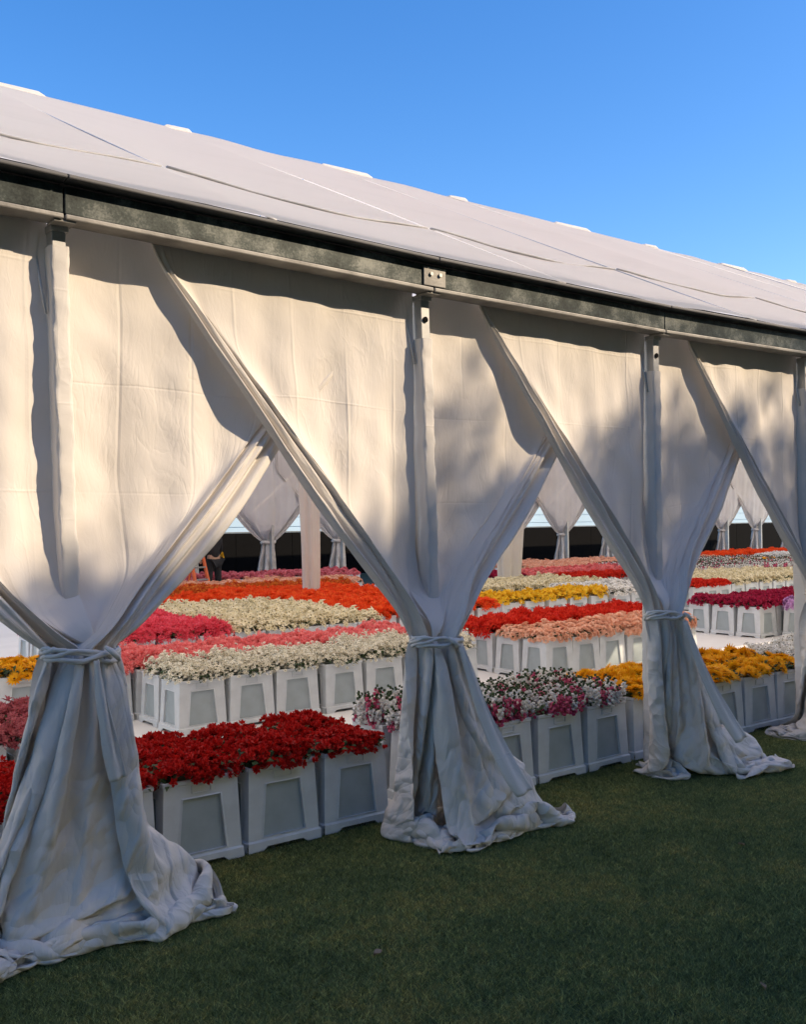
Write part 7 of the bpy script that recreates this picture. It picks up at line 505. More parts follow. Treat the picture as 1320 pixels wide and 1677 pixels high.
-1,-2,0,1,0,0,-1,2,2,2,-1,0,0,0,0,0,0,0,-1,0,0,0,0,-2,2,-1,-6,4,1,1,1,-3,-1,-2,5,2,2,-3,3,3,0,-2,4,-1,0,-1,-3,-1,2,-1,1,0,-2,1,-4,2,1,3,1,0,0,0,0,0,0,-1,-1,1,0,-1,2,-2,-1,6,-2,0,1,-1,-2,-5,1,0,0,0,2,0,2,5,-1,2,2,0,-3,-2,0,-1,0,1,0,0,-3,2,-3,1,1,3,1,0,0,1,-1,0,-2,1,-1,-1,1,-2,-1,1,1,3,1,0,1,1,-3,-1,-2,2,1,-2,-2,0,1,5,3,1,1,-2,-1,-3,-2,-2,-1,1,4,5,-2,-2,2,-2,-2,0,1,1,0,1,0,-3,1,-1,0,0,0,2,0,-1,1,0,2,2,2,0,-1,0,-5,-4,-4,4,1,0,5,2,3,0,1,-1,-1,-2,-2,-4,-2,-1,4,4,3,-3,-2,-1,0,0,1,0,0,0,-2,-1,0,0,0,1,0,0,2,-1,0,-2,-1,4,7,-2,0,-7,-2,4,-1,-1,0,0,-1,3,5,2,-2,0,0,-1,0,-3,-2,-2,5,2,0,1,-1,-2,-1,-1,-1,1,-1,-2,0,0,0,-1,1,0,1,-1,0,0,1,0,-1,3,5,-1,1,-4,-2,-1,0,0,-1,-2,0,0,4,6,-1,-2,2,1,-2,-4,-2,-1,4,4,-1,1,0,0,-2,-1,-1,0,-2,-1,0,1,2,-1,-1,0,0,-1,2,-1,1,0,-1,5,2,1,0,-3,-1,-1,-1,-2,-3,-1,0,1,5,5,1,-1,-1,0,0,-3,-4,-1,4,5,-1,1,-1,0,0,-2,0,-3,1,1,0,0,-1,1,-1,1,1,-1,0,0,-1,3,-1,2,5,0,-1,-5,-4,-1,-2,0,-1,1,3,1,3,4,0,-2,0,1,-1,-1,-4,-1,2,5,0,0,0,0,1,0,-1,0,0,0,-1,1,-1,0,0,1,-1,1,0,0,-1,0,-1,7,2,1,-2,0,-4,0,-1,-1,-1,1,-1,0,4,3,1,-2,-2,1,-1,1,-5,3,1,2,1,-1,0,-1,0,-1,0,-1,1,0,-1,1,0,0,-1,1,-2,0,1,-1,0,2,1,7,-1,1,-2,1,-1,1,-5,-3,1,0,-1,-1,4,4,0,-4,-2,0,0,1,-1,0,1,2,1,-1,1,-1,-3,0,1,-1,0,0,0,1,-1,0,-1,1,0,0,0,1,-3,0,6,4,0,1,-1,0,-4,-2,-1,0,-1,0,0,0,3,5,1,0,-1,0,1,-2,-3,2,-1,0,1,-1,1,0,-2,-1,0,0,0,0,0,0,0,0,-1,0,0,0,-1,3,0,-1,5,3,1,0,-1,-3,-1,-1,-3,-3,1,0,0,0,5,6,0,-2,-1,-3,0,5,-1,-2,1,-1,1,-1,-4,1,1,-1,0,1,-1,-1,0,-1,1,1,-1,-1,0,1,-1,1,1,1,4,3,1,0,0,1,-3,-7,1,-2,-1,0,0,-1,6,3,2,-1,0,0,0,0,-1,-1,1,0,1,-1,0,-1,1,-2,0,0,-1,-1,1,-1,1,0,1,0,0,1,0,1,-1,0,3,3,1,3,-2,-2,-3,-3,0,-2,-1,0,0,0,4,0,2,1,0,1,0,1,0,0,0,1,-3,0,0,0,2,-1,1,-1,-1,0,1,-2,0,-1,2,0,1,-1,1,2,-2,0,3,4,-1,0,3,-3,-4,-1,-4,-1,0,0,0,2,1,-1,4,0,1,3,0,-1,1,1,-1,-11,-1,0,0,0,1,1,2,2,1,2,1,0,-1,-1,-1,-1,-1,-1,-1,-1,-2,-1,-2,-2,-2,-1,-1,0,2,1,3,3,3,3,2,2,0,0,0,-1,-1,-1,-1,0,1,0,2,-2,-5,1,-1,0,4,-1,0,4,0,-5,-1,-1,6,-3,2,-3,-1,-1,6,2,-5,-1,-3,7,0,-5,1,2,2,2,-2,-1,-4,4,0,2,-4,5,-1,3,-4,-4,3,-1,6,0,-2,0,-2,1,0,1,0,1,2,-1,-2,-2,0,0,3,-1,3,-3,0,1,2,0,-3,1,0,1,-1,-1,2,1,1,0,-5,2,1,1,-1,1,1,2,-2,0,-1,-2,3,1,0,-2,0,-1,0,1,0,0,2,0,0,-1,-3,1,1,0,2,-1,-1,1,0,0,0,0,-1,1,1,0,-1,0,2,0,0,-2,0,-1,2,1,0,0,1,1,-1,-1,-2,2,-1,-2,1,-1,-1,0,1,0,1,0,0,0,0,0,-2,0,3,-2,0,0,1,0,0,1,-1,1,-1,1,0,0,0,1,0,0,-1,0,0,1,0,0,0,1,0,0,0,-2,0,1,-1,0,-1,-1,1,0,0,1,0,0,-1,0,0,0,-1,2,1,-1,0,0,0,0,0,0,0,0,1,1,-1,0,0,1,-1,0,0,0,1,0,0,0,1,-2,1,0,-1,1,0,-1,-1,1,-1,0,0,1,0,0,0,0,0,0,-1,-1,2,0,0,-1,1,0,-1,1,0,0,1,0,1,-1,0,0,0,1,0,-2,1,0,0,1,0,1,-1,1,0,-1,-1,0,-1,0,-1,1,-1,0,0,1,1,-1,-1,0,0,0,0,0,1,-1,1,0,0,0,0,-1,1,-1,2,1,0,-1,1,0,0,0,0,-1,0,0,2,-1,0,1,-1,1,0,-2,1,-1,0,0,-1,0,1,0,0,0,0,0,-1,1,0,-2,2,0,-1,1,-1,0,1,-1,1,0,0,1,1,0,0,-1,0,1,0,-1,0,0,0,1,0,1,-1,0,0,0,-1,0,-1,0,-1,1,-1,0,0,1,1,-1,-1,1,-1,0,0,0,0,1,-1,1,0,0,0,0,1,-1,1,1,0,0,-1,1,0,0,-1,0,1,0,0,0,0,0,1,0,-1,0,-1,-1,-1,1,
-1,1,-1,1,0,0,0,0,-1,1,0,0,-1,1,-1,0,1,0,0,-1,1,0,1,-1,2,0,0,0,-1,2,0,-1,-1,0,1,0,0,0,0,0,0,0,-1,-1,-2,1,0,0,-1,1,-1,1,0,0,0,0,-1,1,-1,0,0,0,1,-1,1,-1,1,-1,1,0,1,1,1,-1,0,1,0,0,0,-1,-1,1,-1,1,0,1,-1,1,-1,-1,-1,-1,0,-1,0,0,0,1,0,0,-1,0,1,0,-1,1,-1,0,0,0,1,-1,1,-1,0,1,0,0,1,1,0,-1,0,2,1,-2,1,-1,-1,1,-1,1,0,0,0,0,-2,0,-2,0,1,0,0,0,-1,1,-1,1,-1,0,0,1,-1,0,0,0,0,0,1,-1,0,0,0,2,0,1,0,-1,0,0,0,3,-1,0,-1,0,0,0,0,0,0,1,-1,-1,0,-1,0,0,-1,0,0,1,0,0,-1,1,0,0,0,0,-1,0,0,1,-1,0,0,-1,1,1,0,0,1,0,1,0,0,1,0,0,-2,2,-1,0,-1,1,0,1,-1,0,-1,-1,-2,0,0,1,-1,1,-1,0,1,0,0,0,0,0,0,0,-2,1,-1,1,0,0,0,0,0,0,1,0,2,0,0,-1,1,2,0,-2,-1,1,-1,1,0,0,0,0,1,-1,-1,-2,1,0,-1,1,-1,1,0,0,0,-1,0,1,0,-1,0,0,-1,1,-1,0,0,1,1,-1,0,0,2,0,0,1,-1,0,2,1,-2,1,-1,0,0,-1,2,-1,1,0,-1,-1,-2,0,0,0,0,0,0,0,0,0,1,0,-1,0,1,-2,0,1,0,0,0,-2,3,0,-1,0,0,1,2,-2,1,1,-1,3,1,-3,-1,1,0,-1,1,0,0,0,0,-1,1,-2,0,0,1,-1,0,0,0,0,1,0,0,0,0,-1,0,-1,0,0,0,-1,0,2,2,-2,-1,0,1,2,1,-2,1,0,2,2,-2,-2,1,1,-1,0,0,1,-1,1,-1,-1,-2,0,1,-1,0,0,0,0,0,0,1,0,0,0,-1,0,-2,1,1,0,-2,0,0,3,0,-2,0,-1,3,2,-1,-1,1,0,3,1,-4,1,0,0,0,1,-1,0,0,1,0,-3,1,0,0,0,0,-1,1,0,1,0,0,0,-1,0,-2,0,1,0,1,-2,0,1,2,0,-1,-1,-1,0,3,2,-1,0,0,2,5,-5,-2,3,-2,0,0,0,-1,0,1,0,-3,1,0,-1,0,1,0,0,0,0,1,0,0,0,-2,0,-1,0,1,0,-2,1,0,2,3,-3,0,0,-1,-1,1,2,0,0,3,2,1,-6,1,1,0,0,1,-1,0,1,0,-4,1,0,1,0,-1,1,0,-1,-1,3,0,-1,0,-2,0,1,0,0,-3,2,0,1,-2,3,1,-2,1,-1,0,2,0,-1,-1,1,5,2,-2,-6,5,-2,1,-1,0,0,1,0,-7,2,2,0,0,1,-1,-1,-2,1,2,3,0,-1,1,-4,1,0,1,0,-1,1,0,0,-1,3,-1,-1,1,0,-1,0,-1,0,2,0,4,3,-4,-4,3,0,0,0,-1,2,0,-8,1,2,1,1,1,-1,-3,0,0,1,1,4,0,1,0,0,2,1,2,0,-1,-1,-1,-1,-2,-1,0,0,1,0,0,1,0,-1,-1,3,1,3,-6,-2,3,0,0,0,1,0,-7,-1,1,2,3,1,-3,0,0,0,-2,5,2,3,1,2,0,-1,0,0,-1,0,1,0,0,-2,-1,-3,-1,0,1,0,1,1,0,-1,-1,1,2,1,-6,1,0,1,2,-1,1,-3,-2,-1,4,6,-1,4,0,-1,-2,1,1,0,0,0,-1,0,0,-1,-1,-1,1,-1,0,1,2,0,-1,-4,-1,-1,0,0,0,-1,0,1,2,4,1,-4,-3,1,1,2,0,1,5,-2,-1,3,-2,1,-1,3,1,0,-1,-6,1,-1,-4,1,0,1,-1,-1,1,0,1,1,0,1,2,2,-2,-4,1,0,0,1,0,1,0,2,0,1,0,-6,2,0,1,2,0,5,0,1,0,-2,-1,1,0,3,0,-2,-3,-2,1,-2,-3,-1,0,1,1,-2,1,2,-1,0,-1,0,0,4,2,-3,1,0,-1,1,0,0,-1,0,2,3,-3,-1,0,2,1,0,1,3,2,0,-1,-1,-1,-1,1,-1,-3,-1,-1,2,3,1,1,-4,-2,0,3,-3,-2,0,0,1,-1,1,2,2,1,-1,-2,-1,-3,-1,1,2,1,2,3,0,-3,1,1,1,0,4,3,1,-3,-1,-2,2,1,-3,-4,-2,4,-4,-1,6,5,-2,0,1,-3,-4,0,1,1,0,0,1,0,1,0,1,0,0,0,0,-4,-4,-1,1,2,2,5,-2,-1,2,0,1,7,0,1,0,0,-2,-2,-1,-4,-5,4,1,3,1,-1,-4,0,1,-2,1,4,2,-1,-1,0,1,0,0,-1,0,-1,0,-1,-2,-1,2,1,-2,-3,-1,2,4,3,-1,1,1,-1,1,0,-1,1,2,-3,-1,0,-2,-1,-1,-1,2,-2,-1,1,2,3,3,1,0,1,0,0,0,-1,0,0,1,-1,0,-2,0,0,2,1,-2,-1,-2,-3,-2,1,6,2,1,0,0,-6,-2,0,1,0,6,-4,0,3,1,0,-1,-4,-1,-1,3,5,3,0,1,-1,-1,2,0,0,0,0,-1,-1,2,-1,-1,0,0,-1,0,3,1,-3,-2,-3,-3,2,7,0,1,0,-6,0,0,0,-1,0,3,1,-1,1,5,-1,-2,-4,0,0,0,2,5,2,1,0,-2,2,0,0,0,0,-2,-3,3,0,-1,-1,-1,-1,1,2,3,-1,-2,-1,2,1,-1,1,0,2,-4,-1,-2,-1,1,0,-2,3,3,3,0,-1,0,-4,0,0,0,2,1,1,0,0,-1,0,0,-1,0,1,0,-1,2,1,1,0,0,-2,
-1,3,2,0,0,-1,1,0,-1,0,-3,0,-2,0,-1,-1,0,0,2,3,-1,4,1,-2,-2,-2,3,0,-1,-1,-2,1,1,-1,0,0,0,0,-1,2,-1,0,2,1,1,2,1,1,0,0,1,-1,0,-1,1,0,0,-1,-1,-3,-3,2,-1,0,1,-2,2,0,5,2,1,-1,-3,-3,2,1,1,-1,-2,0,1,0,0,0,-1,1,-1,-1,1,0,1,1,0,0,1,0,2,-2,4,1,0,0,0,0,4,0,-2,-4,-5,1,-1,-1,2,1,0,2,4,1,1,-4,-4,0,2,1,0,-1,-1,0,1,-1,0,1,-1,0,1,-1,0,0,2,0,1,-1,-1,1,5,0,0,0,0,1,0,4,0,1,0,-4,-6,-1,0,0,2,-1,-1,5,2,0,0,-4,-2,-1,4,-1,-1,0,1,1,0,0,-1,-1,-1,-1,1,1,0,0,2,0,0,1,1,2,2,0,0,0,-1,1,4,1,-1,1,1,0,-3,-5,-3,1,-2,0,3,4,0,1,-3,-3,-1,0,6,-3,-4,1,0,2,1,0,-1,-1,1,-1,-1,1,0,0,2,2,2,0,1,0,0,0,0,1,-1,5,-1,1,-1,0,2,1,-3,-5,-3,-1,0,0,5,4,0,-3,-3,-1,-1,2,6,-3,-6,0,1,1,1,1,-2,-2,0,2,0,-1,0,-1,2,0,2,0,1,0,0,1,1,2,-1,4,2,-1,0,2,1,-1,-3,-5,-3,0,1,2,3,2,2,-5,-3,-1,1,5,3,-3,-6,-1,2,1,0,2,0,0,-1,1,1,-3,-1,-2,0,0,1,-1,2,1,1,1,1,-8,3,5,4,-2,1,2,2,0,-4,-4,-3,0,-1,6,2,1,0,-5,-2,-1,1,7,1,-4,-3,-2,1,2,-1,0,-1,0,0,1,2,-1,-2,-1,-1,-1,1,0,1,0,-1,-1,-6,-1,0,4,7,-1,-3,1,4,-1,-3,-5,-1,1,1,5,3,0,-2,-4,-2,-2,2,7,1,-5,-4,0,1,2,-1,0,-1,1,1,3,2,0,-3,-4,-2,0,0,2,-2,0,0,-7,0,-1,1,-1,1,4,0,3,4,0,-2,-6,0,1,2,5,3,-1,-3,-3,-4,1,3,5,-1,-5,-3,1,1,1,0,-1,0,0,-1,-3,2,3,2,-2,-4,0,0,1,0,-1,-9,3,3,0,-1,-1,-1,1,0,6,3,-1,-2,-3,-1,2,0,4,3,-1,-3,-1,-5,1,5,3,-3,-5,-1,1,2,-1,1,-1,-1,1,0,-2,0,0,2,0,-2,-1,0,0,0,-5,1,0,0,3,-3,-4,2,1,1,7,1,1,-3,-3,0,-2,4,4,0,-1,-4,-2,-3,1,6,3,-5,-3,-1,1,2,-1,0,0,0,1,0,-1,-1,-1,0,-1,0,1,-1,1,4,-1,0,1,3,1,2,-3,-5,-4,2,5,-2,1,-4,-2,-1,1,0,7,0,-3,-3,-3,-2,1,8,5,-7,-2,-1,1,0,-1,1,-1,2,-1,1,0,0,-1,-2,-1,-2,1,0,7,1,-1,0,-1,2,-1,1,0,-3,-5,2,3,-4,0,-4,2,-1,-2,1,7,2,-2,-6,-4,1,2,6,3,-5,-2,-1,2,-2,0,1,1,0,-2,3,1,-1,1,-3,0,-2,-1,7,0,1,0,-2,-2,-1,-2,0,2,3,0,1,-1,-1,-6,2,-3,-1,1,2,5,-1,-4,-4,-3,-1,2,6,3,0,-3,-1,1,-2,0,2,2,0,-2,0,3,0,1,-1,1,-2,5,-3,-3,-3,-2,0,-2,1,1,7,0,-1,0,2,-2,2,1,3,0,-5,-3,3,0,1,-4,-3,-1,-2,2,4,1,2,-1,0,-2,0,0,3,2,1,0,0,1,-1,0,-1,1,-3,-2,-2,-1,0,-1,1,1,8,-5,-2,3,0,-1,4,0,2,-1,2,3,-3,-3,1,0,0,-4,-1,-1,-1,0,0,0,2,1,3,-2,-2,0,3,3,1,1,-1,1,-2,1,0,-8,0,0,1,1,1,3,4,-3,-3,0,-2,3,2,4,0,0,-2,-2,-5,2,1,5,0,1,-2,-5,-1,-2,1,0,1,0,0,0,1,0,0,0,1,2,1,2,0,2,-1,0,-7,1,3,2,2,2,1,-2,-8,0,0,2,2,1,1,-1,-1,0,3,-2,4,1,-2,1,2,-2,-4,-4,-1,1,2,1,0,1,-1,1,1,-3,1,-2,-2,0,1,2,1,1,0,-1,3,2,1,1,1,0,-4,3,-1,-1,-3,-5,2,1,-1,-4,4,0,6,-4,-4,3,7,0,-1,-3,-5,-1,0,2,0,1,0,1,-1,-1,2,-4,-2,1,0,-1,0,1,0,-1,7,0,0,1,0,0,-1,1,0,0,0,-1,0,-1,-5,-2,-2,-3,5,1,0,4,1,-4,-1,1,0,-1,-4,1,-2,2,0,1,1,0,1,1,1,0,-2,-3,-1,0,-1,0,1,8,-2,1,-1,1,-4,-1,-1,0,2,1,0,0,0,-1,0,-3,0,-4,-1,2,1,1,2,-1,0,1,1,-3,-1,0,-1,-1,1,-1,2,1,0,3,1,1,0,-1,-4,-2,-1,0,6,0,-3,-3,-5,-1,0,0,-1,1,2,1,0,0,3,6,-1,-4,-3,2,-6,0,2,4,-1,0,1,0,4,-6,0,0,0,-1,1,-1,1,1,0,3,0,2,0,0,-2,-2,-1,-3,-3,-1,-1,0,1,-1,0,2,-1,-1,1,0,1,-1,4,6,-2,-4,1,7,1,-4,-4,2,1,0,6,0,-3,-6,-1,1,0,0,0,-1,0,0,1,3,1,0,2,1,-1,-1,-7,0,-1,0,0,1,0,2,0,0,0,0,1,1,0,-2,-1,0,2,1,3,2,2,-1,0,1,0,-2,4,0,-2,-5,-1,0,-1,0,-1,1,0,-1,2,2,2,-2,-1,0,-1,-8,
1,0,-1,2,3,3,2,1,1,-1,-1,-1,0,-1,3,0,0,-4,-2,1,3,0,3,-1,-1,1,1,-3,3,0,-3,-3,-1,-1,-1,1,0,0,1,-2,-1,1,0,-1,0,0,-4,1,2,5,2,0,1,1,0,-1,1,0,-1,-1,-1,-6,-3,-1,3,1,-1,-1,3,2,4,1,-1,0,-5,-2,0,1,-2,0,1,0,-1,-1,1,-1,-1,1,-1,-1,0,0,0,5,1,2,0,0,0,0,0,0,0,-2,-1,-3,-2,-2,2,1,-2,-2,-2,-1,1,2,4,3,1,0,-6,0,3,3,0,-3,-4,1,0,-1,0,-2,0,1,1,-3,-1,1,0,0,6,2,-1,-1,0,1,0,-1,-3,-1,-4,-4,1,0,1,1,2,4,2,-4,-3,-3,1,1,4,0,5,-1,-1,-1,1,1,0,-4,-3,1,0,-1,1,-1,1,-1,-3,0,0,0,2,8,0,-1,0,1,-1,-2,-6,-2,-2,1,2,2,0,3,1,2,-1,2,1,-4,-5,-3,1,3,5,-1,2,-2,-1,1,1,0,-2,-4,-1,-3,2,-1,2,0,-1,-1,-1,1,2,0,8,-1,1,0,-3,0,-4,-3,1,3,3,1,0,1,-1,-2,0,1,2,-2,1,-1,-5,-4,0,2,3,3,1,-2,0,-2,-3,3,-2,-1,-2,0,1,-1,0,2,-2,-1,2,1,0,224,0,0,0,0,0,0,0,0,0,0,0,0,0,0,0,0,0,0,0,0,0,0,0,0,0,0,0,0,0,0,0,0,0,0,0,0,0,0,0,0,0,0,0,0,0,0,-10,0,2,-2,1,1,-1,-1,1,0,0,2,-2,1,-2,1,-1,0,1,2,0,-2,-1,1,1,0,0,0,2,-2,2,-2,0,0,2,-2,2,-2,-1,2,-1,2,-1,1,-2,-1,2,-9,0,0,1,-1,0,0,0,-1,1,0,0,1,0,-1,-1,1,0,0,0,0,1,1,-1,0,0,0,0,1,1,0,0,-2,0,1,1,-1,0,0,-1,1,0,1,-1,-1,1,0,-10,1,-1,1,0,-1,0,1,0,-1,1,-1,2,-1,0,-1,1,0,1,-1,0,0,0,1,0,0,1,-1,0,1,0,0,-1,1,-1,1,0,-1,0,0,1,0,-1,1,0,-1,0,-10,0,1,0,0,0,0,-1,1,-1,0,1,0,-1,1,0,-1,1,0,0,0,0,0,0,1,0,0,1,-1,1,-1,0,0,0,0,1,-1,1,-1,0,0,0,1,-1,1,0,-2,-10,1,-1,1,0,-1,0,1,-1,0,1,0,-1,1,1,-1,0,0,0,0,0,0,1,0,-1,1,0,0,0,1,0,0,0,-1,0,0,1,0,-1,0,1,-1,1,-1,0,0,0,-9,0,0,0,0,0,0,-1,0,1,0,0,0,0,0,0,0,1,-1,1,0,0,-1,0,1,0,0,0,0,1,0,0,0,-1,0,1,-1,0,1,0,-1,1,0,0,0,0,0,-8,-1,0,0,-1,1,-1,1,0,0,-1,0,0,1,0,0,0,0,1,-1,0,0,0,1,0,0,0,1,0,-1,1,0,0,-1,1,0,0,0,0,-1,1,-1,0,1,0,-1,0,-9,-1,0,0,1,-1,1,-1,0,0,0,0,1,-1,1,0,0,0,0,0,0,0,1,-1,1,0,0,0,0,1,0,0,0,0,-1,0,0,0,0,0,0,1,-1,1,0,0,-1,-10,1,0,0,0,1,-1,1,-1,0,0,0,0,0,0,0,1,-1,1,0,0,0,0,0,0,0,0,1,0,0,0,1,0,-1,0,0,0,0,0,0,0,-1,1,0,0,0,0,-9,0,0,0,0,0,0,-1,1,0,0,0,0,0,0,1,-1,1,-1,0,0,0,0,1,0,0,0,0,0,0,1,1,0,0,-2,1,-1,1,0,-1,0,1,0,0,1,-1,0,-9,0,0,0,0,-1,1,0,0,0,0,-1,0,1,0,0,0,0,1,0,-1,1,0,0,0,1,-1,1,0,0,-1,1,1,-1,0,-1,1,-1,0,1,0,-1,1,0,0,0,-1,-9,0,0,0,1,0,-1,1,-1,0,0,1,0,-1,0,0,1,0,-1,1,0,-1,1,1,0,-1,1,-1,1,0,1,0,0,0,-1,0,-1,1,0,-1,0,1,0,0,0,1,0,-9,0,1,0,-1,0,1,-1,0,0,0,0,0,1,0,0,-1,1,0,-1,1,0,0,0,1,0,-1,1,0,0,0,0,1,0,-1,-1,2,-1,0,0,0,0,0,0,1,1,-1,-9,0,0,0,0,0,0,0,0,0,0,0,0,0,0,0,1,-1,1,0,-1,1,0,1,0,0,0,-1,0,0,0,2,1,-1,-1,1,-2,0,0,1,0,0,-1,1,0,1,0,-8,0,-1,0,1,0,-1,0,0,0,0,0,0,0,0,1,0,0,0,0,0,0,1,0,0,0,0,0,0,1,-1,0,0,2,-1,-2,1,0,0,0,-1,1,0,0,1,0,1,-9,0,1,0,-1,0,1,0,0,0,-1,0,1,0,0,0,0,0,0,1,-1,0,1,0,1,-1,0,0,0,0,1,-1,1,0,0,0,-1,0,0,0,0,0,0,0,1,-1,1,-9,0,0,0,1,0,-1,0,0,0,1,-1,0,0,1,-1,1,0,0,-1,1,1,0,1,0,1,-1,-1,1,-1,0,0,1,1,0,-3,1,0,0,-1,1,0,0,0,-1,1,2,-8,0,-1,1,-1,1,0,0,0,-1,0,1,-1,1,-1,1,0,1,-1,1,-1,1,2,-1,0,1,0,-1,-1,1,0,0,-1,2,0,-1,-1,0,0,0,0,0,1,-1,0,1,0,-9,1,0,0,0,-1,1,-1,0,1,0,-1,1,-1,1,1,-1,0,1,-1,2,0,0,0,0,1,0,2,-3,-1,1,0,0,0,1,1,-3,0,1,0,-1,0,0,0,1,-1,2,-8,-1,1,0,0,
0,0,0,0,0,-1,1,0,0,0,0,1,0,-1,0,1,2,-1,0,0,2,1,2,-2,-3,-1,1,-1,0,2,2,-2,-1,-1,0,0,0,0,0,-1,2,0,-8,0,0,0,0,0,0,0,0,0,0,0,-1,1,1,0,0,-1,1,0,1,0,0,0,0,1,2,-1,4,-2,-3,-1,0,0,0,1,2,-3,0,-1,0,0,0,0,1,0,1,-7,-1,0,0,0,0,-1,1,1,1,-2,0,0,0,1,-1,1,0,0,1,0,0,0,1,0,-1,2,0,2,3,-3,-3,-1,0,0,0,1,1,-3,1,-1,0,1,0,-1,1,1,-4,-2,-2,0,1,-1,1,1,3,-1,-3,-1,0,0,-1,2,-1,1,-1,1,1,0,0,0,0,0,1,1,0,3,4,-1,-5,-2,0,0,0,1,0,-2,0,-1,0,0,0,2,0,-1,-3,-2,0,-2,-1,3,3,0,-1,0,-3,-1,0,0,0,1,0,1,1,0,0,0,-1,0,0,1,1,0,-1,1,1,3,-2,-2,-2,1,0,1,-2,-1,1,-1,1,0,0,1,3,-3,-4,-2,-2,1,2,0,1,1,-1,-3,0,0,2,3,3,0,2,0,1,0,-2,-1,-2,-2,-3,1,1,0,-1,2,0,2,0,-2,-2,0,1,0,-1,-3,1,1,1,0,0,-4,3,-1,-5,2,1,-2,2,0,6,3,0,-2,-1,1,0,0,2,1,0,0,0,0,1,-1,-1,-1,-6,0,1,0,-3,-1,0,0,0,0,0,1,0,-2,0,-1,0,2,0,-1,-4,-2,1,3,2,0,-2,-2,1,1,7,4,-1,-1,-4,-3,-1,1,0,2,1,1,1,-1,1,1,-1,1,-5,-3,0,1,0,-1,-1,0,0,1,-2,0,-1,-1,0,0,0,0,1,-4,2,1,1,4,3,-4,-5,-2,1,4,5,1,-2,-1,-1,-4,-2,-1,0,0,-1,-1,1,1,-1,1,1,-1,-1,1,0,1,0,0,0,0,-2,0,1,0,-2,-1,1,1,0,0,4,-3,-1,0,1,3,0,-3,-3,-1,-1,-2,-1,0,0,3,4,1,-2,-3,-2,0,1,0,1,2,2,2,2,0,-2,-2,-2,-2,0,1,0,0,-1,-1,1,-1,-1,0,0,1,0,-5,6,1,-2,1,2,1,-1,-5,0,-3,-3,1,2,6,1,-2,-3,-2,-1,3,2,2,1,0,2,0,0,1,0,-1,0,0,-2,-3,-3,1,0,0,-1,-1,1,-1,-1,1,0,0,-5,6,1,-2,-1,1,4,0,-4,-2,-3,0,1,2,-2,-2,-1,1,5,4,0,0,0,1,0,-1,1,-1,0,1,-1,-1,-1,0,-2,-1,-2,0,0,1,-1,-1,1,-1,0,0,0,-5,3,3,-1,-3,-2,4,2,1,-3,-3,5,4,-2,-2,0,1,3,-1,1,0,-1,0,0,0,0,-1,0,0,-1,-1,-1,0,-1,2,0,-3,-2,0,1,1,-1,-2,0,0,0,0,-1,-1,0,1,-2,-2,2,3,1,-1,-2,-4,2,5,1,2,1,-1,1,-1,-1,1,-1,0,1,0,0,1,0,-3,0,0,-1,0,-1,0,0,-2,-2,-1,1,2,-1,-2,0,0,1,3,-3,-2,3,-2,0,-2,3,1,-3,1,0,-3,0,4,2,1,-1,-1,0,1,0,1,0,-1,-1,0,-2,-1,5,1,-2,-1,0,0,-2,1,2,-2,-3,-1,0,1,0,-2,0,0,8,-1,-1,-1,-1,-2,-1,-1,0,-2,3,-1,-1,-3,0,-1,0,1,-1,0,1,1,1,0,0,1,1,1,1,-5,0,5,0,0,0,1,-2,0,1,1,-3,-2,2,0,-3,-1,0,-4,1,7,2,-1,-1,-1,-4,2,0,4,-3,-3,-2,-2,1,-2,0,0,1,1,-1,0,0,1,0,-1,1,1,4,-2,-1,2,1,0,1,1,0,0,-1,1,-3,2,1,-3,-4,-1,-6,0,1,5,4,-3,-4,0,3,5,0,0,-3,-2,-2,-1,3,-4,-1,0,-1,1,0,-1,0,0,1,0,0,2,3,-2,1,0,1,1,0,0,0,0,-1,1,1,-1,0,-2,-2,-1,-1,-1,-3,4,3,-4,2,5,2,-3,1,-1,0,-4,-2,2,1,-3,-2,0,0,0,0,0,0,0,0,1,-1,2,2,0,0,1,0,0,0,0,1,2,1,-4,0,2,-1,-4,0,1,1,-4,-3,4,2,2,2,0,-5,3,1,-3,-2,-1,0,2,-1,-4,1,-1,0,0,-1,0,0,1,0,0,1,2,0,1,0,0,2,-1,0,0,2,1,-2,1,-1,0,-2,1,1,-1,0,-2,1,5,-1,0,-1,-3,0,5,0,-1,-5,-3,2,3,-3,-2,0,-1,0,0,-1,0,0,0,2,0,0,3,0,0,0,0,2,1,1,-1,0,1,-2,-1,1,-1,1,1,-2,3,-4,-2,4,0,0,1,-2,-2,5,1,-3,-1,-4,0,4,3,-4,1,-4,0,-1,-1,-1,0,1,0,2,3,0,-1,0,0,0,0,1,0,0,0,-1,-1,0,1,1,-2,0,4,-1,2,-3,0,2,-2,1,1,-2,-3,6,1,-3,0,-4,1,4,-2,-1,3,-8,1,2,-2,-2,0,1,0,1,4,5,-1,-2,-2,-1,-1,0,0,1,-1,0,1,0,2,0,-4,-1,6,0,-3,-1,5,0,-1,2,-3,-3,2,3,0,-4,0,-2,3,5,-3,1,-4,-4,-1,2,0,-2,0,1,1,0,2,4,1,0,-1,-1,0,1,1,1,-1,0,-2,0,5,0,-5,-6,4,-1,1,-2,4,0,3,0,-5,-3,7,0,-4,1,-1,0,2,3,-1,1,-9,-1,2,0,-1,0,0,0,1,0,3,5,2,-1,1,-1,-3,-1,1,3,-2,0,-2,5,-5,-1,0,-3,2,-3,1,-1,4,3,1,-1,-6,-2,6,0,3,-2,-4,1,3,
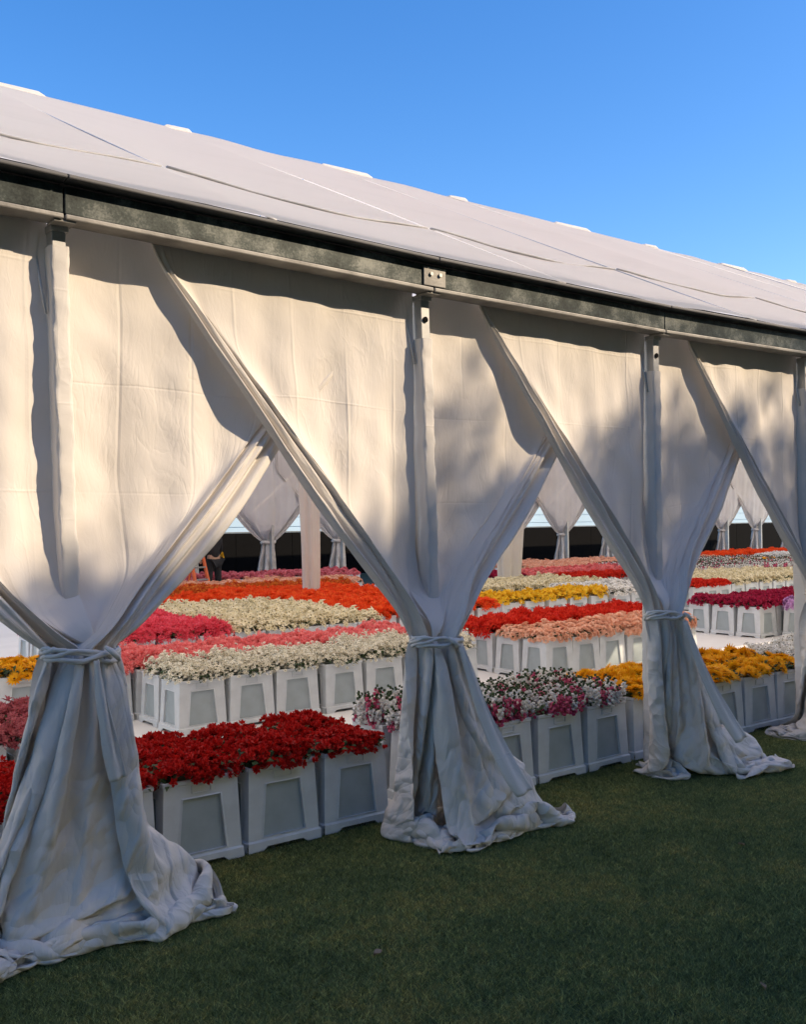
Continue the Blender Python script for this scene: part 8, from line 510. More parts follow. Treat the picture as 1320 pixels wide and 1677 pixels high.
-1,4,0,-8,-2,2,-1,-2,0,0,1,1,-1,2,2,5,1,1,-1,-2,0,0,2,-2,-2,1,3,2,-1,-3,-1,-4,1,-1,-2,5,4,-1,-3,-5,2,3,1,3,-5,-2,0,4,2,1,-2,-7,-1,2,-1,-2,1,-1,1,2,-1,1,1,3,2,3,-1,-3,-1,1,2,-3,-5,1,1,5,5,-3,-4,-3,0,-1,0,6,2,2,-4,-4,2,-2,3,6,-8,-2,0,3,2,0,-4,-6,3,1,-1,-2,1,0,0,1,0,0,1,0,3,3,0,-2,-3,3,4,-4,-2,0,1,-1,2,3,-3,-2,0,0,3,6,1,0,-2,-2,-3,0,1,6,-6,0,0,-2,3,2,-4,-4,1,1,-1,0,1,-1,1,1,0,-1,1,-1,0,1,0,3,0,2,-1,1,0,-4,0,3,2,0,-2,-4,-1,0,6,7,0,-2,-4,-3,-1,-2,2,3,-1,-1,0,-3,0,1,-1,-2,0,1,0,0,1,-1,2,-1,0,1,0,1,0,0,-1,-1,2,0,1,-1,2,1,2,1,1,-1,-2,-3,-1,-1,3,2,1,-1,-4,-4,0,-2,5,-2,0,2,0,-1,-1,-1,-2,0,0,-1,0,2,0,0,2,0,-1,1,1,2,1,0,-2,-1,6,1,1,-2,0,-2,-2,0,-4,2,4,0,1,-2,2,-2,2,-1,-7,-3,3,-2,0,0,4,0,1,-1,-1,-1,-3,-1,0,1,0,2,0,1,3,2,0,0,0,-1,0,0,-1,7,-2,-2,-1,0,-2,-1,-4,3,6,-1,-5,-1,1,1,3,5,-1,-1,-6,-6,1,1,-1,3,1,2,2,-3,0,0,-1,-1,-3,0,3,-1,-1,0,3,2,0,-1,0,0,3,-2,0,0,1,-1,-4,-2,0,1,1,-2,0,1,-3,0,5,7,0,-1,-3,1,0,-6,-2,1,2,2,3,0,-1,3,2,-1,0,-1,-1,-2,-3,1,1,-3,0,3,0,1,-1,-2,3,-5,0,-2,0,1,3,4,2,-3,-4,-2,0,-1,1,0,2,6,1,1,-2,0,-4,-5,2,2,1,3,1,-2,-1,1,2,0,0,-2,-2,3,0,-2,-1,1,0,2,1,-1,0,-1,-7,0,1,2,2,5,-1,-4,0,0,-2,-2,0,2,-2,0,3,3,1,-3,-2,1,6,-2,-4,4,-1,1,1,-2,0,-3,-2,1,2,3,3,-4,-4,4,2,-3,1,0,4,-1,-3,0,1,0,1,-1,-4,0,2,2,0,1,-1,0,-8,3,-2,0,3,3,8,-1,-1,-7,-3,-2,0,1,5,3,0,-6,0,-1,1,-1,-1,0,8,1,-4,-5,3,0,2,0,2,2,4,1,0,-1,0,0,-1,1,0,1,1,1,-3,-1,-4,-2,-3,0,0,7,5,0,2,-2,-3,-3,-4,-1,4,5,2,-2,-3,-2,0,-1,0,-2,6,1,-1,-2,0,-1,-1,1,2,3,-5,-2,-1,3,3,3,1,-2,2,0,2,0,2,-2,-3,-5,-4,1,-2,3,6,1,3,-4,-1,1,-6,-1,2,5,0,1,-2,-2,-4,0,1,-2,4,4,-2,-2,-1,-2,-1,0,-7,3,4,2,1,-1,-2,0,4,-3,-1,0,2,0,2,2,-3,-3,0,-5,0,4,5,0,0,-2,-4,1,0,-4,1,7,1,-2,-1,0,-2,-1,0,-2,1,3,0,0,0,0,0,3,-1,1,0,-2,-2,-1,-2,-2,1,-1,-1,0,2,0,2,4,4,-4,-1,-3,-2,2,4,1,-1,1,1,-2,-3,-3,2,4,1,-2,0,0,-1,0,-1,-2,0,2,2,2,-2,0,3,1,-3,-2,-2,-2,-2,1,1,0,0,-2,0,-1,1,0,3,2,2,1,-4,-2,-1,3,5,3,0,1,0,-2,-5,-4,2,1,0,1,0,2,1,0,-2,0,1,-3,0,2,0,-3,-1,-1,0,1,2,2,0,0,1,-1,-1,0,-1,1,-1,-1,5,4,-2,-3,-3,-4,2,1,-1,0,4,3,-1,-1,-2,-4,2,2,3,0,-1,-2,-1,4,1,-3,0,0,0,1,-1,-2,2,1,0,0,0,0,0,1,1,3,0,1,-5,-3,-2,-2,2,3,1,-2,1,-3,1,0,-2,-1,0,1,4,1,-1,2,1,-3,0,-1,1,3,2,-1,-2,-1,0,0,1,-2,4,1,1,-1,-2,0,3,2,0,1,-4,-1,-3,1,1,2,0,0,3,-1,-3,-4,-1,0,1,3,3,1,-3,-3,2,-1,3,2,-1,-4,0,0,-2,-3,1,4,0,1,1,1,3,-2,-3,1,3,2,1,0,-2,-3,-2,2,0,4,-1,-1,-4,0,-1,2,7,1,-3,-5,-1,-1,7,0,0,2,-4,-2,0,1,4,1,-2,2,0,-2,-3,-2,-1,2,2,2,0,2,-1,-1,-2,-2,0,-1,0,0,-1,2,2,5,-2,3,1,0,-2,-4,-3,3,6,1,-5,-5,4,2,2,1,1,-1,-3,-2,0,2,3,-1,-4,-2,1,-1,0,1,2,2,0,0])],
[(33,51,[
12,-1,-2,-1,-2,-1,-1,-2,-1,-1,-2,-1,-2,-1,-1,-2,-1,-1,-2,-1,-2,-1,-1,-2,-1,-1,-2,-1,-1,-2,-1,-2,-1,3,0,-3,-4,3,2,3,-6,1,0,4,0,4,2,-6,0,-3,-2,-2,1,5,1,-7,3,2,-1,-1,0,-2,-1,7,-3,-3,3,-1,-1,-2,-1,3,0,-2,-3,4,3,2,3,-1,-1,-4,-2,-2,-1,2,1,-1,0,0,0,0,0,-2,0,2,0,2,-3,2,-1,-1,-1,0,3,-2,2,-4,3,0,3,1,1,-2,-3,-3,1,0,-1,1,1,0,-1,0,0,0,-1,-1,1,1,2,-1,0,1,-1,-1,2,1,-2,0,0,1,1,2,-1,1,-7,-1,4,0,-1,0,1,-1,0,0,-1,1,1,-2,0,1,0,1,1,0,0,0,0,1,0,1,-1,0,0,1,1,1,-6,3,-2,3,-2,0,0,-1,1,0,-1,0,1,-1,-1,1,0,0,1,0,1,-1,0,0,1,0,1,0,-1,0,0,2,-1,-4,3,3,-6,2,0,-1,1,0,0,-1,1,-1,0,0,-1,1,0,1,0,2,-1,-1,1,-1,1,1,1,-2,0,1,-1,0,1,1,-1,-1,0,-1,0,0,0,0,0,-1,1,-1,-1,1,-1,1,0,1,2,-2,1,-1,1,1,1,-1,1,-1,1,0,-1,0,1,0,1,-3,1,-2,0,0,0,-1,0,0,0,0,0,0,0,1,1,2,-2,-1,2,2,-1,0,0,1,0,-1,0,0,1,-1,0,0,0,0,-1,-1,0,-1,1,0,0,0,0,-1,0,0,1,0,1,-1,1,0,1,1,-1,1,-1,1,-1,1,-1,0,1,0,-1,0,0,1,-3,-1,1,0,0,-1,0,0,0,0,0,0,1,1,0,-1,2,1,-1,1,0,1,-2,1,-1,0,1,-1,1,-1,0,0,-2,1,-1,0,-1,1,0,-1,0,1,-1,0,1,1,1,0,0,2,0,0,0,0,0,0,0,0,0,-1,1,0,0,-1,-1,0,0,-1,0,0,-1,0,1,-1,0,0,-1,1,1,0,0,1,1,1,0,0,0,1,-1,0,0,0,1,-1,0,0,-1,1,-2,-1,0,-1,0,1,-1,1,0,-1,0,0,1,0,1,0,0,3,-1,-1,1,0,0,1,0,-1,-1,1,0,0,0,-1,1,-1,-1,-2,1,0,0,0,-1,0,0,0,0,0,1,1,0,1,2,-1,1,0,0,1,0,-1,-1,0,0,1,-1,1,0,-3,1,-2,0,0,0,-1,1,0,0,0,-1,-1,1,1,0,1,2,3,-3,0,1,0,1,0,-2,-1,1,1,-1,0,0,1,-3,-1,1,-1,0,-1,1,1,-1,0,-1,0,0,0,1,2,1,1,0,1,-1,-1,3,0,-1,-1,-1,-2,3,0,0,0,-1,2,-3,-3,2,-1,0,0,0,0,0,0,-1,0,0,1,4,-1,3,0,-1,-1,-1,1,2,1,-4,-1,0,1,0,1,-1,0,0,0,-1,-1,-1,-1,0,1,0,-1,0,1,-2,1,1,3,1,3,-2,0,-1,1,1,1,-1,-1,-3,0,1,1,-1,0,1,0,-1,0,-2,0,-1,-2,1,1,0,0,-1,0,-1,2,3,2,2,-1,0,0,-1,2,1,0,-2,-3,2,-2,0,1,0,-1,0,2,-3,-1,1,-2,-1,1,0,0,-1,0,-1,1,0,3,4,1,0,0,-2,2,0,1,-1,-1,1,-1,-4,1,-1,0,1,0,1,-2,-1,0,-2,-1,0,1,1,-1,0,-1,-1,1,4,5,-1,1,-1,0,0,1,0,-1,1,0,-4,-1,0,1,-1,0,-1,-1,0,-1,1,0,-2,-1,2,-1,0,-1,-1,0,2,8,1,0,0,-1,1,-1,2,-2,-1,0,0,-3,-3,0,0,2,-1,1,0,-1,3,-2,0,3,-2,-4,0,0,0,-1,-1,1,7,1,1,0,1,-2,0,0,1,-6,-1,2,2,-2,-1,0,-1,0,-1,2,2,-3,0,2,-2,-3,0,2,-1,-1,-1,0,1,0,3,4,1,1,1,0,-1,-1,1,-1,-1,-2,0,0,-1,0,1,0,-2,0,1,0,0,-3,-4,0,3,1,-1,-2,0,-1,0,1,0,4,3,0,0,2,-1,0,-3,-2,-3,3,0,0,0,-1,-1,-1,1,0,0,-2,-1,1,-3,-2,7,-3,0,-3,-1,1,-1,0,-3,2,4,5,0,1,-5,0,-2,-2,-2,1,1,2,1,-1,-1,-2,0,2,2,-1,2,-1,0,-2,5,-6,-5,0,1,0,1,3,-1,-2,0,2,-3,0,-1,-3,3,-1,-2,2,0,0,3,0,-2,0,-1,6,0,-2,1,0,-2,-1,2,-5,-5,0,0,-1,0,1,0,-1,0,-2,1,1,-1,-1,1,3,-5,0,3,1,1,2,1,-2,-1,4,-3,0,-1,1,-1,4,-2,-8,0,-1,-1,-1,-1,2,0,-2,1,-1,-1,3,0,1,-2,2,-2,-1,1,2,3,-1,1,-3,1,3,2,1,-2,3,-3,2,-3,-5,1,0,0,0,-3,-2,2,4,1,0,-3,4,1,0,0,-1,-3,0,3,-1,3,4,-4,-3,1,4,4,-1,-1,1,0,1,-5,-1,1,0,-2,-2,0,0,4,1,1,2,-4,0,4,1,1,-1,-3,-2,1,0,2,3,5,-3,-7,4,3,-1,2,2,1,-5,1,-1,-3,-1,0,0,0,3,1,0,-1,2,-2,-1,3,3,0,1,-2,2,-2,-3,1,0,5,1,-6,3,2,1,1,2,-3,-2,-3,0,-1,1,0,-1,0,2,1,0,0,3,-1,-1,0,5,-4,2,-1,2,-3,-1,-1,1,5,-3,-3,1,0,1,2,-7,0,-1,-1,0,0,0,0,0,2,1,2,-1,0,-2,2,2,-2,5,-3,1,0,2,-1,0,-1,2,-2,-4,0,0,0,1,
-6,-1,-1,0,-1,1,-1,0,0,1,3,-2,2,0,1,-3,1,4,0,2,-4,-2,7,0,1,4,-6,1,-2,-4,0,1,-2,-7,1,-2,0,-1,1,-2,1,-2,3,-1,3,0,1,1,-1,-2,2,4,0,-2,1,4,3,-7,4,0,1,0,-5,-1,3,-4,-8,1,-1,-1,2,-1,-1,-1,0,0,3,0,0,1,2,2,-3,-2,2,3,4,3,-4,1,1,-6,6,0,-1,0,1,-5,2,-6,-1,-1,2,-2,0,-1,-1,0,0,2,0,0,0,1,1,5,-2,-3,2,-2,2,1,2,7,-7,0,2,1,-1,-1,0,3,-3,-4,1,0,-1,-2,-1,0,0,0,1,4,-2,-1,1,1,-2,4,0,-1,2,-1,-2,2,6,5,-5,0,-1,1,1,-1,-3,-3,-2,0,-2,-2,-1,1,0,1,-1,-2,5,2,-1,0,-1,2,-1,1,0,0,-2,2,6,-2,3,2,-4,1,-1,-3,0,1,-10,2,2,-2,-2,0,3,-2,0,0,0,0,5,-3,7,-2,-4,0,0,0,2,1,-2,2,3,0,2,0,0,1,-2,2,-1,-9,0,0,-1,2,0,0,-1,-1,0,1,0,1,7,-7,7,4,-6,-2,0,0,1,7,-6,-3,-1,3,7,-1,4,1,-3,-1,-9,-1,0,1,0,0,2,-1,-2,1,1,-1,2,1,-1,0,2,6,0,-2,-4,-1,2,-2,0,-1,0,3,9,2,0,0,1,-9,0,0,-1,3,2,-2,0,0,-2,0,0,-1,3,2,-2,1,5,0,-1,0,0,-7,4,-2,2,0,-2,4,9,1,-1,-1,-9,-1,1,2,1,3,-2,6,-3,-3,-4,3,-3,0,5,-2,1,1,5,-3,2,-2,-5,1,0,-1,-1,2,1,5,4,0,1,-9,1,0,4,5,-5,-2,3,0,4,-5,3,-4,-2,0,2,-1,-2,2,9,1,0,-2,-8,0,0,0,1,0,1,7,3,1,0,-2,0,1,1,-1,-2,0,2,0,0,-2,1,1,-1,-3,-2,0,0,1,1,1,3,0,-5,1,2,0,-3,-1,3,9,2,-2,5,2,-3,-1,5,-2,-7,0,-1,1,-2,1,-1,-2,3,-2,-1,0,0,2,0,1,1,-2,0,1,0,0,-2,2,4,3,-8,1,1,3,-1,3,8,-7,-5,1,1,-1,3,5,-7,0,0,5,0,0,1,1,-1,0,-1,-8,1,2,2,-5,0,1,8,2,5,4,1,-2,-3,-3,-2,-1,0,0,-1,-2,-2,-3,-2,1,1,3,4,2,1,-2,-2,-3,-3,0,0,2,2,2,1,1,-1,3,0,1,-5,5,-3,1,3,4,-5,0,0,-4,2,-4,3,-1,0,2,1,4,-1,-4,-1,-1,-5,4,2,1,2,-4,1,1,0,1,-1,-1,1,3,-2,0,1,-1,2,-2,-2,-1,1,-1,-1,2,0,2,2,-1,-1,-1,-2,-1,1,1,3,-1,-3,-1,1,1,-1,0,0,-3,5,-2,2,-1,0,1,-2,-1,-1,3,-2,-1,0,2,1,0,1,-1,-2,-1,0,-1,2,2,-1,-2,-1,2,-1,0,-2,1,0,2,1,0,-1,-1,0,2,1,1,0,-4,-1,0,0,1,1,0,0,-2,-1,0,0,1,1,0,0,-2,2,1,-2,-2,0,1,1,1,-1,0,1,-1,1,4,3,-2,-5,-2,0,1,-1,0,1,0,0,-1,0,0,0,0,0,0,-1,3,-2,-1,0,0,1,-1,1,-1,-1,2,2,-1,-1,0,1,2,-2,-2,1,0,0,0,-1,0,0,0,-1,1,0,0,1,-2,2,0,-2,0,1,-1,1,0,-1,1,1,1,-2,0,-1,2,1,0,-2,-1,0,0,1,0,0,0,-1,0,0,0,1,-1,0,2,-1,-1,0,1,0,-1,0,0,0,2,0,-1,-1,0,0,2,0,-1,-1,1,0,-1,0,0,0,0,0,0,0,0,1,-2,3,-3,-1,0,1,0,1,0,-1,1,4,-3,-1,0,-1,1,-1,3,-3,0,1,0,0,0,0,-1,0,0,-1,1,0,0,0,2,-1,-1,-1,1,1,0,0,0,1,1,-1,0,-1,0,-1,2,-1,-1,0,1,-1,0,0,0,0,0,0,0,-1,2,0,-1,3,-2,0,-1,1,-1,1,1,0,1,-1,-1,0,0,-1,0,2,-1,0,-1,0,1,-1,1,-1,1,-1,-1,1,0,0,1,-1,3,-1,0,-2,2,0,-1,1,1,1,-1,-2,0,-1,1,-1,-1,3,-1,0,-1,0,0,0,0,0,0,0,0,0,0,0,1,2,0,0,-1,0,0,1,1,2,-2,-1,-1,0,0,-1,1,0,0,-1,0,1,0,0,-1,0,0,0,0,-1,1,0,1,-1,2,1,0,1,-3,0,0,1,2,0,-2,-1,-1,0,1,0,0,0,1,-3,0,1,0,0,1,-1,0,0,0,-1,2,0,0,1,2,1,-1,-2,0,0,2,1,0,-3,-1,1,-1,1,0,-1,1,0,-1,0,-1,1,0,0,0,1,-2,1,0,0,1,0,2,3,-2,1,-2,-1,1,1,1,-1,-2,-1,0,1,0,0,0,-1,3,-3,-1,0,1,0,0,0,0,0,-1,1,0,1,0,6,-1,-2,1,-1,-2,0,2,0,-1,-2,0,0,1,0,1,-1,0,1,-3,1,0,-1,1,0,0,-1,1,0,-1,1,1,0,7,-3,0,-2,0,-1,-1,2,1,-2,0,-1,-1,2,1,-1,1,0,-2,1,-1,-1,1,0,0,0,0,0,-1,1,0,1,1,7,-2,-2,0,0,-2,0,0,1,-1,0,-1,0,2,0,-2,1,1,-1,0,-1,-1,-1,2,-1,1,0,-1,1,-1,1,2,0,7,-4,1,0,0,-2,-1,0,0,-1,0,0,0,5,-4,0,0,0,2,-2,0,-4,0,3,1,-1,0,0,-1,1,0,1,1,7,-3,0,0,0,-1,
-4,1,0,0,0,2,2,-1,-3,1,2,0,0,-2,-3,-4,2,3,1,1,-1,0,0,-1,1,1,1,5,0,-1,1,0,-1,-3,-2,1,-1,0,2,6,-5,-1,1,-1,0,-1,2,-4,1,-2,1,2,0,0,0,0,0,0,1,2,4,0,0,0,0,0,-4,-1,0,-1,1,-2,-1,2,8,0,-1,1,1,-1,-2,-3,3,-1,0,-1,0,-1,-1,0,-1,2,2,-1,4,1,-1,0,2,-2,-5,-3,4,5,-3,-6,1,4,6,3,-1,-2,-1,-1,3,0,-2,-2,1,2,-4,-2,0,0,1,3,-10,4,7,3,0,-2,1,-6,-2,5,-1,2,3,2,-2,-5,-3,-1,3,2,-1,0,0,1,2,5,0,-1,-5,-1,0,0,3,-9,-1,2,5,4,2,1,-3,0,-5,0,11,2,-6,-7,-2,-2,2,-1,5,1,3,0,-1,4,1,1,-1,0,-4,-2,1,2,-8,3,0,-4,1,6,5,1,-8,-4,4,5,6,2,-2,-4,-2,-3,0,-2,2,-2,-1,-2,0,2,3,4,4,-2,-2,0,1,-8,-1,1,5,4,-2,1,1,-2,-1,-2,-2,3,7,4,1,-2,-1,-3,1,0,-2,-3,-3,-2,-1,3,1,6,2,0,-2,0,-6,3,3,2,2,5,-2,2,-1,0,-4,-10,-1,0,7,5,1,-2,-2,-5,-2,1,-1,0,-1,-1,0,6,0,4,1,0,-1,8,0,0,0,0,-3,-4,-4,7,3,1,-1,-11,-4,0,3,8,4,-1,0,-3,-4,-1,1,7,-3,-3,2,-1,1,1,1,0,8,1,-1,1,-3,-7,-2,-2,-3,6,7,2,0,-7,-8,1,0,6,6,-4,-1,3,-3,4,-1,3,-2,-4,1,0,2,0,0,8,-1,1,-3,-7,-1,-1,1,-6,1,1,9,6,-1,-6,-9,1,-1,4,9,-2,1,3,-4,-9,0,3,1,1,-1,1,3,1,8,0,-4,-8,-1,1,0,0,3,-7,0,1,6,8,0,-3,-9,-3,0,-1,8,0,5,0,-2,-5,-3,2,-1,2,1,0,3,9,-7,-8,2,0,0,0,0,9,-6,-5,-1,-1,7,6,0,-1,-6,-5,3,0,2,1,3,3,-1,-2,-6,0,-1,1,1,-1,-3,-4,3,-1,1,-1,1,4,-1,6,-5,-7,2,-3,8,5,-1,2,-3,-8,-2,1,1,2,4,3,0,-1,-6,0,-1,0,0,-7,0,1,1,1,1,-1,5,-5,7,4,-6,-8,-1,1,7,3,-4,4,1,-5,-3,-2,0,1,3,5,3,-4,-4,-2,-1,1,-8,1,1,0,1,-1,4,4,-3,-5,10,3,-6,-8,0,2,6,1,-6,5,5,-4,-6,-3,0,1,4,0,0,-1,0,-1,-1,-8,0,2,1,-1,1,7,0,-3,-3,0,9,1,-4,-9,-2,4,4,2,-7,2,0,-1,1,-2,0,-1,1,2,0,-1,-1,0,-9,2,0,0,2,0,5,-1,1,-3,-3,4,7,0,-6,-5,-2,3,6,0,-4,4,-1,-4,0,-3,2,0,3,-2,-2,1,0,-10,3,-1,1,2,2,2,-2,1,1,-5,-1,5,6,0,-7,-5,8,2,3,-2,-4,4,-1,-1,-4,-5,2,-1,1,0,1,2,-8,-2,1,2,3,2,-1,0,0,0,1,-4,-1,7,0,2,-5,-3,5,5,4,-3,0,0,-4,0,-5,-2,-1,0,2,0,0,-3,-2,-3,4,1,3,-6,0,3,1,1,-4,0,-5,8,2,2,-4,-3,6,5,0,-2,0,1,-2,-3,-3,-2,0,1,1,-2,-1,-3,4,-1,1,-4,-3,5,0,0,1,-1,-5,7,0,-3,-3,1,-1,3,4,6,-1,0,-2,-1,0,-8,0,4,0,-1,0,-1,0,-3,6,-2,0,2,-4,3,-2,1,-3,-2,1,5,4,-3,-9,1,-1,0,8,5,-2,0,1,-1,-3,-3,3,-1,0,0,-2,0,1,0,0,9,-4,-1,3,-4,-5,2,-2,-1,1,5,3,-4,-9,0,0,1,9,2,-1,0,0,1,-4,-1,1,-1,1,-4,4,4,-3,5,1,3,-2,-2,0,-5,1,-1,-1,3,-1,0,2,-5,-7,2,2,2,6,-1,1,0,0,0,-8,2,-1,-1,-5,8,3,2,-1,0,0,0,-2,2,0,0,-1,-3,-2,-4,5,0,1,-8,3,0,-1,6,1,0,0,0,-1,-4,-3,2,1,-1,5,3,-1,-2,2,3,-1,-4,3,1,0,-3,0,0,0,-1,0,-2,-4,-7,2,0,6,5,-1,0,1,-3,1,-3,-1,1,6,-3,-3,2,2,-1,4,2,0,0,-1,-2,1,-9,3,6,-4,1,0,-1,-8,-2,2,1,8,0,0,-1,0,1,-1,-4,-4,6,1,-1,-2,2,-1,0,4,0,0,0,-1,-1,0,-6,3,3,-2,0,0,-6,-3,-1,0,4,6,-1,1,0,-1,0,-5,-4,226,0,0,0,0,0,0,0,0,0,0,0,0,0,0,0,0,0,0,0,0,0,0,0,0,0,0,0,0,0,0,0,0,-11,0,0,1,-1,0,0,0,0,3,-2,0,1,1,-2,0,0,0,0,0,0,2,-1,-1,0,0,2,-2,1,0,1,-1,1,-12,0,1,-1,1,0,1,-2,1,0,1,1,1,-1,-1,0,0,0,0,0,0,0,1,-1,0,1,-1,1,-1,1,0,1,-1,-12,1,-1,0,1,1,-1,0,0,0,1,0,1,-1,1,-2,0,0,0,1,0,0,0,1,-1,0,0,1,0,0,-1,1,-1,-11,0,0,0,-1,1,0,1,-1,0,0,1,1,-2,1,1,-1,0,0,-1,1,0,0,0,1,-1,0,1,0,0,0,-1,2,-11,0,0,0,0,0,0,0,0,-1,2,1,-2,2,1,-1,-1,-1,0,1,0,-1,1,1,-1,1,0,0,0,0,0,0,
0,-12,1,0,-1,1,0,1,-1,0,0,0,1,0,0,0,1,0,-1,0,0,0,0,0,0,1,-1,0,0,1,0,0,0,0,-11,0,-1,1,0,0,0,1,-1,0,1,0,0,0,0,0,0,0,0,0,0,0,0,0,0,1,0,0,0,0,0,0,0,-10,-1,1,-2,1,0,0,0,1,0,0,1,-1,1,-2,0,2,0,-2,0,1,0,0,0,1,-1,0,1,0,0,0,0,-1,-10,-1,-1,1,0,0,1,-1,0,0,2,-1,0,0,1,0,-1,0,1,-1,0,0,0,1,0,0,0,0,0,0,0,0,1,-11,0,1,0,-1,1,-1,1,-1,2,0,0,0,-1,0,0,0,1,-1,1,-1,1,0,0,-1,1,0,0,0,0,0,1,0,-10,0,-1,0,1,-1,1,-1,1,0,0,0,1,0,0,0,0,-1,0,0,1,-1,1,-1,1,0,1,-1,1,-1,1,-1,0,-10,-1,0,0,0,1,0,0,-1,2,0,0,-1,1,0,0,-1,1,0,0,-1,1,-1,1,0,0,0,0,0,1,-1,0,0,-10,0,-1,0,1,0,0,0,1,0,-1,0,1,0,0,-1,1,-1,1,-1,1,-1,1,0,0,0,0,1,-1,0,1,0,0,-10,0,0,0,0,0,0,0,1,0,0,0,0,0,0,0,0,0,0,0,-1,1,-1,1,0,1,-1,0,1,0,0,0,-1,-10,1,0,0,-1,0,1,0,0,0,0,0,0,1,-1,1,-1,1,-1,0,1,-1,0,0,0,0,1,0,-1,1,-1,1,0,-10,1,-1,2,-2,0,0,1,0,0,0,-1,1,0,1,-1,1,-1,1,-1,-1,1,0,0,1,-1,0,0,1,0,0,0,0,-8,-1,0,-1,1,0,0,1,0,0,-1,0,-1,1,0,1,0,0,-1,0,0,0,0,0,0,1,0,0,0,-1,1,0,0,-7,-2,0,1,-1,0,0,0,0,1,-1,-1,1,1,0,0,-1,1,0,0,0,-1,1,0,0,0,-1,1,-1,1,0,0,0,-6,-2,1,-1,0,-1,0,0,2,0,-1,-1,0,1,0,0,0,0,1,-1,-1,0,0,0,1,-1,1,-1,1,0,1,-1,0,-6,-1,1,0,-2,0,0,1,0,1,-1,-2,1,1,-1,0,0,0,0,0,1,0,-1,0,0,0,0,0,0,1,-1,1,0,-7,0,2,1,1,-5,2,1,0,-1,0,2,1,-5,0,-1,1,0,1,0,0,1,-1,-1,0,0,0,0,1,-1,1,0,-1,-7,5,-2,2,-2,0,0,0,-1,1,0,3,-1,-6,0,1,0,-1,0,1,-2,0,2,0,-1,1,-1,0,0,0,1,-1,1,-5,3,1,-1,1,-2,-3,2,-1,1,4,1,-1,3,-4,-2,-2,1,-1,1,4,3,-2,0,-3,-4,-1,-1,0,1,-1,1,0,-6,2,3,0,2,-1,-5,3,4,-3,2,-4,0,-1,5,2,0,-2,4,0,2,-3,-3,-6,-2,2,3,-5,-1,0,1,1,-1,-1,-4,0,3,2,3,-1,-3,3,0,-1,1,-9,3,-1,-1,2,7,-1,0,-2,-1,-1,1,-1,1,2,-1,-7,0,1,-1,1,1,-1,-3,-3,4,6,0,-3,-2,3,-4,-1,1,-4,3,2,1,-4,0,-1,1,0,8,4,-2,-4,-3,2,-4,-5,1,2,1,7,0,2,-8,-6,-1,5,3,1,-7,0,-4,5,5,-5,-2,-1,0,-1,0,-1,3,1,3,3,-5,-3,6,2,-6,-3,2,1,3,1,-1,3,-6,-5,0,2,-3,-2,0,4,-2,0,5,0,-1,-2,-2,2,-3,-1,0,3,5,1,-5,1,5,2,-7,-2,4,-7,0,1,3,6,-2,5,-3,0,-4,-5,0,5,-4,-3,6,7,-2,-2,-3,-1,1,-4,0,4,4,-2,-6,5,7,-4,-5,-1,-4,2,-1,3,1,3,-10,0,2,6,2,-7,-2,7,0,-7,-1,9,3,-3,-3,-7,0,0,3,0,0,-2,-1,5,7,-3,-6,1,-1,2,0,-4,-1,1,-1,1,-5,4,6,-7,-4,8,2,-5,-3,7,6,0,-4,-3,-3,-3,6,-2,1,0,-4,3,3,-3,4,-1,-1,-8,3,3,1,-2,-2,7,-6,-4,6,1,-7,5,6,-4,-5,5,6,-1,-6,-3,1,3,5,0,-3,-4,-2,2,1,2,-1,-6,4,1,0,0,-1,-1,1,6,-1,-1,-1,2,-7,-3,7,-2,-6,7,5,1,-5,-6,-1,8,-1,-5,1,0,2,3,0,-6,5,5,-5,-2,3,2,1,-9,6,6,-7,0,4,1,-7,-4,4,2,-2,8,3,-1,-7,-2,3,-2,1,-1,1,-1,4,-6,5,4,-3,-1,1,0,1,2,-4,-5,6,6,-6,-4,8,2,-6,-5,0,0,4,8,-1,-1,-7,1,7,-2,-4,0,0,0,-1,1,2,-2,0,0,0,3,-2,0,0,-7,7,1,-4,-2,11,0,-4,-5,-4,-1,5,7,-1,-6,-3,3,7,1,-4,-2,-1,0,0,0,1,-2,1,3,0,-2,-2,-2,5,-2,4,-3,-5,-1,12,2,-2,-7,-5,-1,7,3,2,-8,-3,6,6,-1,-1,-4,0,0,0,-1,1,1,0,0,0,1,-4,0,2,5,-1,-4,-6,2,10,0,-2,-10,-1,1,11,-1,-5,-1,-2,-1,4,-2,1,0,1,-1,2,-1,-1,1,0,0,0,-2,-4,4,1,7,-2,-7,-5,4,10,-1,-4,-7,-1,3,6,-2,-5,-3,2,1,1,1,0,1,0,1,0,-2,-1,4,-2,1,-2,2,-8,4,6,2,-4,-6,-3,3,9,2,-5,-6,-2,5,4,-2,-2,-1,2,0,0,1,1,0,0,-2,0,1,-1,4,-1,-2,1,-2,-7,1,8,6,-7,-7,1,4,6,-3,-4,-6,1,7,4,-3,-1,-1,
